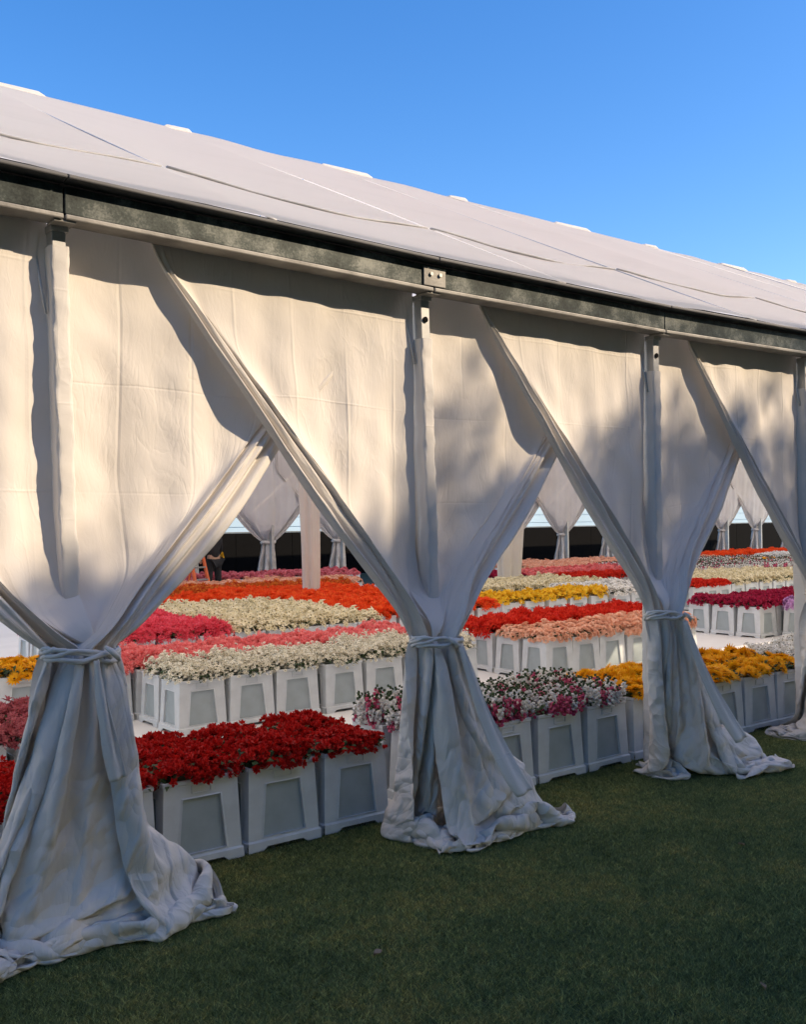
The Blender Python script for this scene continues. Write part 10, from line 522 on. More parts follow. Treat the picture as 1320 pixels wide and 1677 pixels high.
0,0,-8,0,0,-1,0,0,0,2,3,1,-4,0,-1,-2,3,1,-3,1,-1,0,-1,1,1,-1,0,0,0,0,0,1,-1,1,0,0,0,0,0,1,-1,0,-9,2,-1,0,0,1,-2,3,4,-2,0,-2,-3,5,3,-2,-3,-3,1,-1,0,0,0,0,1,-1,1,-1,1,0,1,-1,1,0,-1,0,1,-1,1,0,-7,-1,2,0,0,-1,0,2,3,-3,-1,0,4,4,-1,-5,-4,1,-1,-1,1,-1,1,0,-1,0,0,1,0,0,0,1,0,0,-1,0,0,1,-1,1,-7,0,2,2,3,-2,-3,2,-1,0,0,0,5,0,-3,-3,1,-2,-2,0,-1,0,0,0,0,1,0,0,0,1,0,0,0,0,0,-1,0,0,1,0,-6,1,1,2,1,5,-4,-4,1,0,0,4,1,0,-4,-3,1,2,1,-1,-3,-4,2,0,-1,-1,0,1,1,0,0,0,0,0,0,0,0,0,0,-1,-6,2,2,0,1,3,-1,-2,-1,1,-1,5,0,1,-6,5,4,1,1,-2,-1,-2,-10,0,-1,-1,2,-1,0,0,1,-1,1,0,0,-1,-1,1,0,1,-3,0,-1,3,0,0,5,-4,-1,0,4,1,-2,-1,0,5,1,1,0,1,-2,-2,-1,-9,3,-3,-4,4,-1,0,-2,1,1,0,0,-1,0,0,1,-1,-1,-1,0,1,0,0,5,-2,-1,1,1,2,-3,0,3,1,-1,-1,0,1,1,-1,0,-1,-9,7,-2,-6,3,1,-3,0,-1,2,-1,-1,-1,-1,1,1,1,-1,0,-2,1,0,3,1,-3,3,1,0,-1,0,1,-1,-1,0,0,0,2,1,-1,1,-3,-5,8,-4,-7,2,1,0,-2,1,-1,-1,0,0,1,-1,-1,1,-1,0,0,0,1,5,-3,1,1,1,-2,1,-1,-1,0,1,-2,0,-1,5,1,-1,0,-6,-3,9,-3,-9,6,0,-6,0,3,0,-2,0,2,-2,0,-1,0,1,-1,0,-1,5,-1,0,1,0,0,0,-1,1,2,-3,-1,-2,-2,-3,9,2,0,-2,-7,1,8,-2,-6,3,2,-7,1,0,0,-1,-1,0,0,0,0,-2,0,0,0,1,3,1,0,0,0,-1,0,-1,-2,0,-1,-1,1,-1,-2,8,2,0,-3,-7,2,7,-4,-2,5,-3,-1,-2,2,-2,-3,4,-2,1,2,1,-4,0,0,0,4,-1,-1,-1,2,-2,0,-1,-2,0,0,0,0,3,-4,1,7,2,-1,-3,-5,1,6,-2,0,-1,-2,2,0,0,-1,-3,-2,3,-1,2,-2,-2,0,0,0,1,0,-3,1,-2,1,-1,0,-1,1,0,-1,-2,3,-3,4,6,2,-3,-1,1,3,1,-3,0,-5,3,0,0,3,-4,-2,3,-3,-2,5,-3,-1,-1,0,1,-1,-2,1,-3,2,-1,0,1,-1,1,1,0,-3,1,0,4,7,1,-5,-4,-1,5,0,1,-1,1,-1,4,-1,-1,-2,3,2,-6,-1,2,0,-1,-2,1,0,-2,-2,0,0,1,0,2,1,-1,0,-1,3,-1,-4,1,5,5,1,-5,-2,-2,3,2,4,-3,2,-2,1,-1,0,-4,7,0,-8,-2,1,1,1,-2,4,-3,-3,0,1,0,0,0,2,0,0,3,5,-1,-2,-6,0,6,5,-3,-4,-4,1,5,-1,5,-5,2,0,1,0,-1,-2,1,1,1,-2,0,1,-1,-3,3,2,-3,-2,-1,0,4,-2,0,0,5,0,-4,4,1,-7,0,5,6,-2,-6,1,0,0,2,0,2,-1,0,3,-4,-2,3,5,1,1,-1,-2,-6,-2,-2,-1,2,-1,0,7,-2,-1,-2,2,3,0,-1,2,-1,-1,-4,0,7,1,-2,-1,1,0,-5,2,3,0,0,-3,4,3,2,-1,1,0,-5,-8,0,0,2,0,-2,1,6,2,-6,-1,4,1,2,-4,2,4,0,-3,-2,-4,0,8,0,-2,1,2,-5,0,0,2,0,0,4,-5,2,4,-3,-7,-2,5,0,0,-2,-3,0,6,4,-7,-1,3,-1,4,0,-5,3,-3,7,2,-3,-3,-4,3,8,-5,-5,5,-2,2,-2,2,0,0,-1,3,3,-6,-6,-1,1,-1,0,4,0,-1,4,2,-2,-4,1,1,2,3,-5,2,1,-5,3,6,-1,-1,-3,-3,5,2,-4,-1,3,0,-3,2,2,1,2,1,-8,-5,0,2,2,0,0,3,4,1,2,-1,-9,0,4,-2,8,-1,-3,4,-1,-5,-4,6,3,0,0,-6,-3,6,0,-2,0,1,-2,0,1,5,-5,-6,-2,3,1,-1,-1,3,7,1,-2,-1,1,-4,-1,3,-4,5,-1,-6,1,3,1,0,-3,-4,9,1,-3,1,-3,0,1,-2,1,2,-3,1,0,0,-7,1,4,1,1,1,5,0,0,0,-1,2,-1,-9,3,-5,5,4,-8,2,4,-2,-1,2,-1,-4,0,6,3,-2,-3,-2,2,-3,3,-4,2,-1,1,-6,5,1,0,0,1,4,-2,3,-2,-6,-3,2,0,2,-3,3,4,-7,2,3,1,-4,0,6,1,-3,-8,2,6,0,0,-3,0,1,2,1,-3,-4,2,0,0,2,-1,-1,2,1,1,-2,-7,-3,3,1,-1,1,1,6,-6,0,3,1,-1,2,-1,0,3,-2,-2,-6,3,5,-1,-2,1,0,2,-3,2,-3,1,0,0,-1,0,2,4,-1,-1,-8,-2,2,-2,2,1,1,4,-4,3,5,-2,-6,-3,1,4,-4,0,4,2,-2,-5,4,3,-2,1,0,0,-1,2,-3,1,1,-1,-1,1,4,1,-2,-7,-2,3,-1,4,1,-4,4,1,-1,0,-4,0,3,2,-1,-1,-1,4,4,-1,-2,-4,-5,4,1,0,0,1,-2,1,-1,1,3,-3,0,2,2,-1,-7,-3,4,0,3,4,-3,-3,1,-2,2,-1,
1,2,3,-2,2,-1,-2,-5,6,3,-3,-3,-4,-2,5,1,1,-1,1,0,-1,1,-1,3,1,3,-1,-11,-1,2,1,4,2,-3,-1,6,-1,2,1,-1,0,2,-1,2,-5,-2,-1,-3,-3,8,5,-3,-2,-4,0,0,2,-1,1,1,-1,0,-2,2,2,1,-5,-4,3,5,0,-2,-3,2,5,0,-1,-4,-2,4,4,-3,-4,-4,4,0,3,-1,-2,-4,7,5,-3,1,0,1,-4,-2,2,-1,0,0,0,3,3,-4,-8,2,2,0,2,-1,3,2,-2,1,-1,2,1,1,-6,-6,-1,1,0,2,2,1,-4,-2,2,6,0,-3,-1,4,4,-6,1,0,0,-1])]]
def skirt(v, k, Q=.005):
    nu, nv, a = SK[v][k]
    a = np.array(a).reshape(3, nv, nu).transpose(1, 2, 0)
    S = np.cumsum(np.cumsum(a, 1), 0) * Q + np.array([0, 4.27, 0])
    # back to a fine, smooth grid: Catmull-Rom along both directions
    def cr(P, n):
        t = np.linspace(0, P.shape[0] - 1, n); i = np.minimum(t.astype(int), P.shape[0] - 2); f = (t - i)[:, None, None]
        p0, p1, p2, p3 = P[np.maximum(i - 1, 0)], P[i], P[i + 1], P[np.minimum(i + 2, P.shape[0] - 1)]
        return .5 * (2 * p1 + (p2 - p0) * f + (2 * p0 - 5 * p1 + 4 * p2 - p3) * f * f + (3 * p1 - p0 - 3 * p2 + p3) * f ** 3)
    S = cr(S, round(nv * 1.4))
    S = cr(S.transpose(1, 0, 2), 53 if k == 0 else 64).transpose(1, 0, 2)
    S[1:-1, 1:-1] += .12 * ((S[:-2, 1:-1] + S[2:, 1:-1] + S[1:-1, :-2] + S[1:-1, 2:]) / 4 - S[1:-1, 1:-1])
    S[..., 2] = np.maximum(S[..., 2], .008)
    return S

A_LOW = [(-1.64, 3.10), (-1.47, 2.86), (-1.25, 2.55), (-1.04, 2.27), (-0.81, 1.93), (-0.46, 1.51), (-0.22, 1.27), (-0.09, 1.12)]
A_UP  = [(-1.60, 3.10), (-1.37, 2.90), (-1.06, 2.50), (-0.81, 2.20), (-0.58, 1.94), (-0.28, 1.54), (-0.10, 1.29), (-0.02, 1.13)]
B_LOW = [(2.02, 3.10), (1.66, 2.72), (1.32, 2.37), (1.09, 2.10), (0.96, 1.90), (0.76, 1.69), (0.57, 1.53), (0.39, 1.40), (0.14, 1.15)]
B_UP  = [(1.98, 3.10), (1.52, 2.78), (1.15, 2.45), (0.95, 2.24), (0.79, 2.06), (0.60, 1.85), (0.42, 1.67), (0.24, 1.48), (0.04, 1.17)]
def smooth_curve(pts, n=60):
    P = np.array(pts, float); d = np.r_[0, np.cumsum(np.linalg.norm(np.diff(P, axis=0), axis=1))]; d /= d[-1]
    t = np.linspace(0, 1, n)
    C = np.stack([np.interp(t, d, P[:, 0]), np.interp(t, d, P[:, 1])], 1)
    for _ in range(30): C[1:-1] = (C[:-2] + 2 * C[1:-1] + C[2:]) / 4
    return C
def vnoise(a, b, rng_, n=10, fx=(1, 6), fy=(1, 4)):
    """smooth pseudo noise on arrays a, b"""
    o = 0
    for _ in range(n):
        o = o + np.sin(a * rng_.uniform(*fx) * 2 * math.pi + b * rng_.uniform(*fy) * 2 * math.pi * rng_.choice([-1, 1]) + rng_.uniform(0, 6)) / n ** .5
    return o
def curtain_mesh(kind, var, seed, ztop0, ztop1, span, dxt, dxg, sx, tz, sy=.6):
    """one panel hung from the beam, swept along a diagonal to the tie at the post, and fallen to the ground"""
    rg = np.random.default_rng(seed)
    sg = -1 if kind == 'A' else 1
    S = skirt(var, 0 if kind == 'A' else 1).astype(float)
    nv2, nu, _ = S.shape
    q = np.clip(1 - S[..., 2] / S[0, 0, 2], 0, 1)[..., None]
    zs = tz / S[0, 0, 2]
    S[..., 0:1] = S[..., 0:1] * (1 + (sx - 1) * q ** .8) + dxt + (dxg - dxt) * q
    S[..., 1:2] = 4.27 + (S[..., 1:2] - 4.27) * (1 + (sy - 1) * q)
    S[..., 2] *= zs
    # crisp creases and crumples of starched cotton on top of the folds
    du = np.gradient(S, axis=1); dv_ = np.gradient(S, axis=0); nm = np.cross(du, dv_); nm /= np.linalg.norm(nm, axis=2, keepdims=True) + 1e-9
    a_ = np.linspace(0, 1.75 if kind == 'A' else 2.1, nu)[None, :] + 0 * S[..., 0]; b_ = .033 * np.arange(nv2)[:, None] + 0 * S[..., 0]
    def ridge(n_, f0, f1, ani):
        o = 0
        for _ in range(n_):
            w_ = rg.uniform(0, math.pi) if ani is None else ani + rg.normal(0, .3)
            f_ = rg.uniform(f0, f1)
            warp = .9 * np.sin(a_ * rg.uniform(2, 5) + b_ * rg.uniform(2, 5) + rg.uniform(0, 6))
            o = o + .5 - np.abs(np.sin(f_ * (a_ * math.cos(w_) + b_ * math.sin(w_)) + warp + rg.uniform(0, 6)))
        return o / n_ ** .5
    qq = q[..., 0]
    dsp = .021 * ridge(4, 9, 17, None) * np.clip(qq * 2 - .75, 0, 1) + .008 * ridge(3, 14, 24, 0.0) * np.clip(qq * 6, 0, 1) * (1.1 - .6 * qq) + .007 * ridge(3, 22, 32, None) * np.clip(qq * 2 - .5, 0, 1)
    S += nm * dsp[..., None] * (1 if kind == 'A' else -1)
    S[..., 2] = np.maximum(S[..., 2], .006 + .004 * np.sin(a_ * 40))
    tie = S[0].copy()
    U = np.linspace(0, 1, nu)
    e = 1 - U
    low = smooth_curve(A_LOW if kind == 'A' else B_LOW); up = smooth_curve(A_UP if kind == 'A' else B_UP)
    sc_ = span / abs(low[0, 0])
    lowc = low.copy(); upc = up.copy()
    lowc[:, 0] *= sc_; upc[:, 0] *= sc_
    tt = np.linspace(0, 1, len(low))
    for c in (lowc, upc): c[:, 0] += dxt * tt ** 2
    hem = .20
    g = np.where(e < hem, .58 * e / hem, .58 + .42 * ((e - hem) / (1 - hem)) ** .8)      # place across the band
    xt = np.where(e < hem, span - .07 * e / hem, (span - .07) * (1 - (e - hem) / (1 - hem)) + .035) * sg
    nv = 80
    P = np.zeros((nv, nu, 3)); J = np.zeros((nv, nu)); arc = np.zeros(nu)
    for i in range(nu):
        band = lowc + (upc - lowc) * g[i]
        zt = ztop0 + (ztop1 - ztop0) * abs(xt[i]) / span
        w_end = np.clip((tt - .80) / .20, 0, 1)[:, None]; w_end = w_end * w_end * (3 - 2 * w_end)
        band = band * (1 - w_end) + tie[i, [0, 2]] * w_end
        tj = np.interp(-abs(xt[i]), -np.abs(band[:, 0]), tt) if abs(xt[i]) > abs(band[-1, 0]) else 1.0
        tj = max(tj, 0.0)
        bj = np.array([np.interp(tj, tt, band[:, 0]), np.interp(tj, tt, band[:, 1])])
        n1 = 60
        a = np.stack([np.linspace(xt[i], bj[0], n1), np.linspace(zt, bj[1], n1)], 1)
        tb = np.linspace(tj, 1, 60)[1:]
        b = np.stack([np.interp(tb, tt, band[:, 0]), np.interp(tb, tt, band[:, 1])], 1)
        if tj > .97: a = np.stack([np.linspace(xt[i], tie[i, 0], n1), np.linspace(zt, tie[i, 2], n1)], 1); b = a[-1:] + [[0, -1e-4]]
        C = np.concatenate([a, b]); d = np.r_[0, np.cumsum(np.linalg.norm(np.diff(C, axis=0), axis=1))]
        s = np.linspace(0, d[-1], nv); arc[i] = d[-1]
        P[:, i, 0] = np.interp(s, d, C[:, 0]); P[:, i, 2] = np.interp(s, d, C[:, 1])
        da = d[n1 - 1]
        J[:, i] = np.clip((s - da + .20) / .42, 0, 1) if tj < .97 else np.clip((s - d[-1] + .25) / .35, 0, 1) * .6
    J = J * J * (3 - 2 * J)
    for _ in range(16):
        P[1:-1, :, 0] = (P[:-2, :, 0] + 2 * P[1:-1, :, 0] + P[2:, :, 0]) / 4
        P[1:-1, :, 2] = (P[:-2, :, 2] + 2 * P[1:-1, :, 2] + P[2:, :, 2]) / 4
    # depth: folds
    v = np.linspace(0, 1, nv)[:, None]
    Y0 = 4.475 if kind == 'A' else 4.525
    zt = ztop0
    pr = np.clip((zt - P[..., 2]) / (zt - tz), 0, 1)
    base = Y0 + (tie[:, 1][None, :] - Y0) * pr ** ((1.7 if kind == 'A' else 2.3) + 9 * np.clip(1 - U / .42, 0, 1)[None, :] ** 1.2)
    ph = rg.uniform(0, 6, 4)
    nr = 3.0 if kind == 'A' else 2.6
    roll = np.abs(np.sin(math.pi * (nr * g + .04)))[None, :] ** .7
    roll = roll + .25 * np.sin(g * 31 + ph[1])[None, :] * .5
    amp = .052 * np.minimum(1, .25 + pr * 2.0)
    hang = .016 * np.sin(2 * math.pi * (4.2 * U + .2 * np.sin(3 * U + ph[0])) + ph[2])[None, :] * (.03 + 1.8 * pr) + .012 * np.sin(2 * math.pi * 9.3 * U + ph[3])[None, :] * (.03 + 1.25 * pr)
    hang = hang + .006 * np.clip(pr * 3, .06, 1) * vnoise(U[None, :] + 0 * v, pr, rg, 12, (1, 5), (.5, 3))
    # hem folded at the free edge: narrow ridges from the very top corner
    hemridge = np.where(e < hem, .020 * np.abs(np.sin(math.pi * 3 * e / hem)), 0)[None, :] * np.minimum(1, pr * 6 + .15)
    Y = base - J * amp * (roll if kind == 'A' else roll - .55) + (1 - J) * hang - (1 - J) * hemridge
    Y += .004 * np.clip(pr * 4, .15, 1) * vnoise(U[None, :] * 2 + 0 * v, v * 2 + 0 * U[None, :], rg, 12, (1, 5), (1, 5))
    wt = np.clip((v - .86) / .14, 0, 1); wt = wt * wt * (3 - 2 * wt)
    Y = Y * (1 - wt) + tie[:, 1][None, :] * wt
    P[..., 1] = Y
    P[-1] = tie
    G = np.concatenate([P, S[1:]], 0)
    W = (nu - 1) * .034
    vv = np.concatenate([np.linspace(0, 1, nv)[:, None] * arc[None, :], arc[None, :] + .032 * np.arange(1, nv2)[:, None] * np.ones(nu)[None, :]], 0)
    uu = np.repeat((U * W)[None, :], G.shape[0], 0) + seed * 1.37
    n = G.shape[0]
    F = [(j*nu+i, j*nu+i+1, (j+1)*nu+i+1, (j+1)*nu+i) for j in range(n - 1) for i in range(nu - 1)]
    me = mesh('curtain', G.reshape(-1, 3) - np.array([0, 4.4, 0]), F, [M['canvas']], smooth=True, uv=np.stack([uu, vv], -1).reshape(-1, 2))
    return me
def curtain(kind, me, loc, label, rz=0.0, group='canvas curtains tied back along the marquee'):
    o = obj('curtain', me, None, loc, rz)
    tag(o, label, 'curtain', group)
    s_ = o.modifiers.new('subdivision', 'SUBSURF'); s_.levels = 0; s_.render_levels = 1
    return o

#            var  dxt    dxg    sx   tz   sy
POSTCLOTH = {0: (2, .00, .0, .9, 1.24, 1), 1: (0, .03, -.02, .95, 1.24, .95), 2: (1, -.07, .0, .98, 1.12, .95), 3: (2, -.15, .02, .95, 1.12, 1.0), 4: (0, -.10, .10, .9, 1.15, 1), 5: (1, -.1, .1, .9, 1.15, 1)}
LA = {0: 'cream canvas curtain half outside the left edge of the photo, tied at a hidden post',
      1: 'cream canvas curtain swept in from the left edge to the nearest post',
      2: 'sunlit cream canvas curtain hanging left of the middle post, its hem edge in front',
      3: 'partly shaded canvas curtain hanging left of the third post, overlapping its neighbour',
      4: 'shaded canvas curtain at the right edge of the photo, swept to the fourth post',
      5: 'cream canvas curtain beyond the right edge of the photo, tied at fifth post'}
LB = {0: 'cream canvas curtain at the far left, hanging behind the nearest post',
      1: 'sunlit cream canvas curtain hanging right of the nearest post, bunched in a tall puddle',
      2: 'canvas curtain hanging right of the middle post, blue shaded from the tie down',
      3: 'grey shaded canvas curtain hanging right of the third post, with dappled light',
      4: 'canvas curtain right of the fourth post, beyond the right edge of the photo',
      5: 'canvas curtain right of the fifth post, beyond the right edge of the photo'}
CM = {}
for i in range(0, 6):
    var, dxt, dxg, sx, tz, sy = POSTCLOTH[i]
    bayL = PX[i] - (PX[i-1] if i else -2.8)
    zl = ZB[i-1] if i else 3.2
    CM[i, 'A'] = curtain_mesh('A', var, i * 2 + 1, ZB[i] + .10, ZB[i] + (zl - ZB[i]) * .78 + .10, 1.64 * bayL / 2.09, dxt, dxg, sx, tz, sy)
    CM[i, 'B'] = curtain_mesh('B', var, i * 2 + 2, ZB[i] + .10, ZB[i+1] + .10, PX[i+1] - PX[i] - .06, dxt, dxg, sx, tz, sy)
    curtain('A', CM[i, 'A'], (PX[i], 4.4, 0), LA[i])
    curtain('B', CM[i, 'B'], (PX[i], 4.4, 0), LB[i])

# ties: a twisted sash of canvas round each bunch, with a loose tail
def sash(i, label):
    var, dxt, dxg, sx, tz, sy = POSTCLOTH[i]
    o = thing('tie_sash', label, 'tie sash', (PX[i] + dxt, 4.245, tz - .02), 0, 'canvas ties round the curtains')
    rg = np.random.default_rng(40 + i)
    for k in range(5):
        pts = []; rad = []
        for a in np.linspace(0, 2 * math.pi, 56):
            tw = a * (1 if k % 2 else 2) + k * 1.26 + .3 * math.sin(5 * a + k)
            pts.append(((.164 + .006 * math.cos(tw)) * math.cos(a), (.100 + .006 * math.cos(tw)) * math.sin(a), .024 * math.sin(tw) + .012 * math.sin(a + i) - .025 * math.cos(a)))
            rad.append(.005 + .005 * rg.random())
        b = MB(); b.tube(pts, rad, 8, flat=1.3)
        bo = b.obj('sash_strand', [M['sleeve']], o, smooth=True)
    kx = .10 if i % 2 else .03
    b = MB(); b.tube([(kx - .03, -.105, .03), (kx - .01, -.125, .012), (kx + .012, -.127, -.012), (kx + .03, -.11, -.03)], [.008, .013, .012, .008], 10)
    b.obj('knot', [M['sleeve']], o, smooth=True)
    # tail: a flat folded strip lying on the skirt
    T = {1: [(.02, -.13, -.02), (.03, -.165, -.18), (.055, -.185, -.36), (.085, -.205, -.52)],
         2: [(.06, -.14, -.02), (.08, -.20, -.18), (.11, -.25, -.36), (.16, -.31, -.54), (.19, -.40, -.70), (.24, -.44, -.79)],
         3: [(.03, -.14, -.02), (.06, -.20, -.22), (.12, -.26, -.44), (.18, -.34, -.64), (.24, -.42, -.80)]}.get(i, [(.05, -.14, -.02), (.07, -.2, -.25), (.10, -.24, -.45)])
    T = np.array(T); s = np.linspace(0, len(T) - 1, 30)
    C = np.stack([np.interp(s, range(len(T)), T[:, q]) for q in range(3)], 1)
    for _ in range(12): C[1:-1] = (C[:-2] + 2 * C[1:-1] + C[2:]) / 4
    V = []; nw = 9
    for j, c in enumerate(C):
        wd = (.012 + .026 * min(1, j / 22)) if i == 1 else (.02 + .042 * min(1, j / 22))
        for k in range(nw):
            w = k / (nw - 1) * 2 - 1
            V.append((c[0] + w * wd * .9, c[1] - .009 * math.cos(w * 4.2 + j * .06) - .012 + .008 * (w * w) + .005 * abs(math.sin(w * 3 + j * .2)), c[2] + w * wd * .22))
    F = [(j*nw+k, j*nw+k+1, (j+1)*nw+k+1, (j+1)*nw+k) for j in range(len(C) - 1) for k in range(nw - 1)]
    t_ = obj('sash_tail', mesh('sash_tail', V, F, [M['canvas']], smooth=True, uv=[(k * .02, j * .04) for j in range(len(C)) for k in range(nw)]), o)
    sd = t_.modifiers.new('thickness', 'SOLIDIFY'); sd.thickness = .006
    return o
SL = {0: 'canvas tie round the curtains at the hidden post, left of photo', 1: 'twisted canvas tie round the curtains at the nearest post, its tail hanging in front',
      2: 'canvas tie round the middle bunch of curtains, flat tail hanging down', 3: 'canvas tie round the third bunch of curtains, grey in shade',
      4: 'canvas tie round the curtains at the right edge of the photo', 5: 'canvas tie round the curtains of the fifth post, right of photo'}
for i in range(6): sash(i, SL[i])

# ------------------------------------------------------------------ buckets of flowers
BW, BD, BH = .47, .41, .445            # foot width, foot depth, height of a bucket
def bucket_parts():
    """tapered tub on flared feet: each side a raised frame with a recessed thin wall"""
    top = (.205, .175); bot = (.222, .194)
    body = MB(); inner = []
    def side(axis, sgn):
        wt, wb = (top[0], bot[0]) if axis == 'y' else (top[1], bot[1])
        dt, db = (top[1], bot[1]) if axis == 'y' else (top[0], bot[0])
        def P(u, z, off=0.0):          # u in -1..1 along the face
            t = z / BH; w = wb + (wt - wb) * t; d = db + (dt - db) * t + off
            return (u * w, sgn * d, z) if axis == 'y' else (sgn * d, u * w, z)
        flip = (axis == 'y' and sgn > 0) or (axis == 'x' and sgn < 0)
        def quad(a, b, c, d, mb, m=0):
            mb.add([a, b, c, d], [(3, 2, 1, 0) if flip else (0, 1, 2, 3)], m)
        il, ib, it = .60, .070, .350    # window: half width share (bottom), bottom, top
        iu = .50
        zs = [0.03, ib, it, BH]
        O = [(-1, .03), (1, .03), (1, BH), (-1, BH)]
        I = [(-il, ib), (il, ib), (iu, it), (-iu, it)]
        for k in range(4):
            a, b = O[k], O[(k + 1) % 4]; c, d = I[(k + 1) % 4], I[k]
            quad(P(*a), P(*b), P(*c), P(*d), body)
            # reveal of the window
            a, b = I[k], I[(k + 1) % 4]
            quad(P(*a), P(*b), P(*b, off=-.014), P(*a, off=-.014), body)
        # thickened window rim
        for k in range(4):
            a, b = I[k], I[(k + 1) % 4]
            s1 = 1.10
            zc = (ib + it) / 2
            A, B = (a[0] * s1, zc + (a[1] - zc) * 1.045), (b[0] * s1, zc + (b[1] - zc) * 1.045)
            quad(P(*A, off=.0005), P(*B, off=.0005), P(*b, off=.005), P(*a, off=.005), body)
            quad(P(*a, off=.005), P(*b, off=.005), P(*b, off=-.002), P(*a, off=-.002), body)
        pm = MB(); quad(*[P(*q, off=-.0135) for q in I], pm); inner.append(pm)
        # foot with an arch
        f = .012
        for u0, u1, h0, h1 in ((-1.03, -.62, 0, 0), (-.62, -.50, 0, .022), (-.50, .50, .022, .022), (.50, .62, .022, 0), (.62, 1.03, 0, 0)):
            quad(P(u0, h0, f), P(u1, h1, f), P(u1, .05, f), P(u0, .05, f), body)
            quad(P(u0, .05, f), P(u1, .05, f), P(u1, .058, 0), P(u0, .058, 0), body)
        # rim roll
        quad(P(-1.02, BH - .018, .006), P(1.02, BH - .018, .006), P(1.02, BH, .006), P(-1.02, BH, .006), body)
        quad(P(-1.02, BH, .006), P(1.02, BH, .006), P(.97, BH, -.01), P(-.97, BH, -.01), body)
        quad(P(-1, BH - .024, 0), P(1, BH - .024, 0), P(1.02, BH - .018, .006), P(-1.02, BH - .018, .006), body)
    for ax, sg in (('y', -1), ('y', 1), ('x', -1), ('x', 1)): side(ax, sg)
    body.box(-.19, .19, -.16, .16, .0305, .036)
    body.add([(-.18, -.15, .40), (.18, -.15, .40), (.18, .15, .40), (-.18, .15, .40)], [(0, 1, 2, 3)], 1)   # water and stems inside
    lab = MB()
    y = -(.175 + .019 * (1 - .395 / .445))
    for x0, x1, z0, z1 in ((-.055, .055, .372, .377), (-.055, .055, .409, .414), (-.055, -.050, .377, .409), (.050, .055, .377, .409)):
        lab.box(x0, x1, y - .006, y + .004, z0, z1)
    return body, inner, lab
_body, _inner, _lab = bucket_parts()
ME_BODY = _body.mesh('bucket_body', [M['plastic'], M['leaf']])
ME_SIDE = [q.mesh('side_wall', [M['panel']]) for q in _inner]
ME_LAB = _lab.mesh('label_holder', [M['plastic']])
_all = MB(); _all.add(_body.V, _body.F); _all.mi = list(_body.mi)
for q in _inner: _all.add(q.V, q.F, 2)
ME_FAR = _all.mesh('far_bucket', [M['plastic'], M['leaf'], M['panel']])

def frames(nrm, rg):
    n = nrm / np.linalg.norm(nrm, axis=1, keepdims=True)
    h = np.where(np.abs(n[:, 2:3]) < .9, np.array([[0, 0, 1.0]]), np.array([[1.0, 0, 0]]))
    a = np.cross(h, n); a /= np.linalg.norm(a, axis=1, keepdims=True); b = np.cross(n, a)
    w = rg.uniform(0, 2 * math.pi, len(n))[:, None]
    return a * np.cos(w) + b * np.sin(w), -a * np.sin(w) + b * np.cos(w), n
def stamp(acc, T, pos, nrm, size, rg, mats):
    """stamp template T=(V, F, mi) at many places"""
    Vt, Ft, mt = T
    X, Yv, Z = frames(nrm, rg)
    V = pos[:, None, :] + size[:, None, None] * (Vt[None, :, 0:1] * X[:, None] + Vt[None, :, 1:2] * Yv[:, None] + Vt[None, :, 2:3] * Z[:, None])
    o = acc['n']; k = len(Vt)
    for i in range(len(pos)):
        acc['F'] += [tuple(j + o + i * k for j in f) for f in Ft]
        acc['mi'] += [mats[q] for q in mt]
    acc['V'].append(V.reshape(-1, 3)); acc['n'] += len(pos) * k
def petals(n, rings, w=.5, curl=.25):
    """rings: (length, angle up in degrees, offset); one diamond-shaped bent petal each"""
    V = []; F = []; mi = []
    for r, (L, up, off) in enumerate(rings):
        for k in range(n):
            a = 2 * math.pi * (k + off) / n; e = R(up)
            d = np.array([math.cos(a) * math.cos(e), math.sin(a) * math.cos(e), math.sin(e)]); s = np.array([-math.sin(a), math.cos(a), 0])
            o = len(V)
            mid = d * L * .55 + np.array([0, 0, curl * L * .3])
            V += [d * L * .06, mid + s * L * w * .5, d * L - np.array([0, 0, curl * L * .35]), mid - s * L * w * .5]
            F.append((o, o + 1, o + 2, o + 3)); mi.append(0)
    return np.array(V), F, mi
def join(T, V2, F2, m2):
    V, F, mi = T; o = len(V)
    return np.concatenate([V, V2]), F + [tuple(i + o for i in f) for f in F2], mi + [m2] * len(F2)
def disc(r, h, n=8):
    V = [(0, 0, h)] + [(r * math.cos(2*math.pi*k/n), r * math.sin(2*math.pi*k/n), h * .35) for k in range(n)] + [(r * .95 * math.cos(2*math.pi*k/n), r * .95 * math.sin(2*math.pi*k/n), -.1 * r) for k in range(n)]
    F = [(0, 1 + k, 1 + (k + 1) % n) for k in range(n)] + [(1 + k, 1 + n + k, 1 + n + (k + 1) % n, 1 + (k + 1) % n) for k in range(n)]
    return np.array(V), F
T_TUFT = petals(5, [(1.0, 62, 0), (1.0, 28, .5)], .62, .1)
T_FEATH = petals(6, [(1.0, 50, 0), (1.0, 15, .5)], .34, .3)
T_STAR = join(petals(6, [(1.0, 22, 0)], .60, .35), *disc(.20, .22, 5), 1)
T_RUFF = petals(6, [(1.0, 5, 0), (.85, 35, .5), (.62, 62, .2)], .85, .3)
T_SUN = join(petals(14, [(1.0, 6, 0), (.90, 18, .5), (.6, 40, .2)], .30, .08), *disc(.27, .16, 8), 1)
T_LEAF = petals(3, [(1.0, 35, 0)], .34, .5)
T_BUD = (np.array([(0,0,-.5),(.5,0,0),(0,.5,0),(-.5,0,0),(0,-.5,0),(0,0,.6)]), [(0,2,1),(0,3,2),(0,4,3),(0,1,4),(5,1,2),(5,2,3),(5,3,4),(5,4,1)], [0]*8)
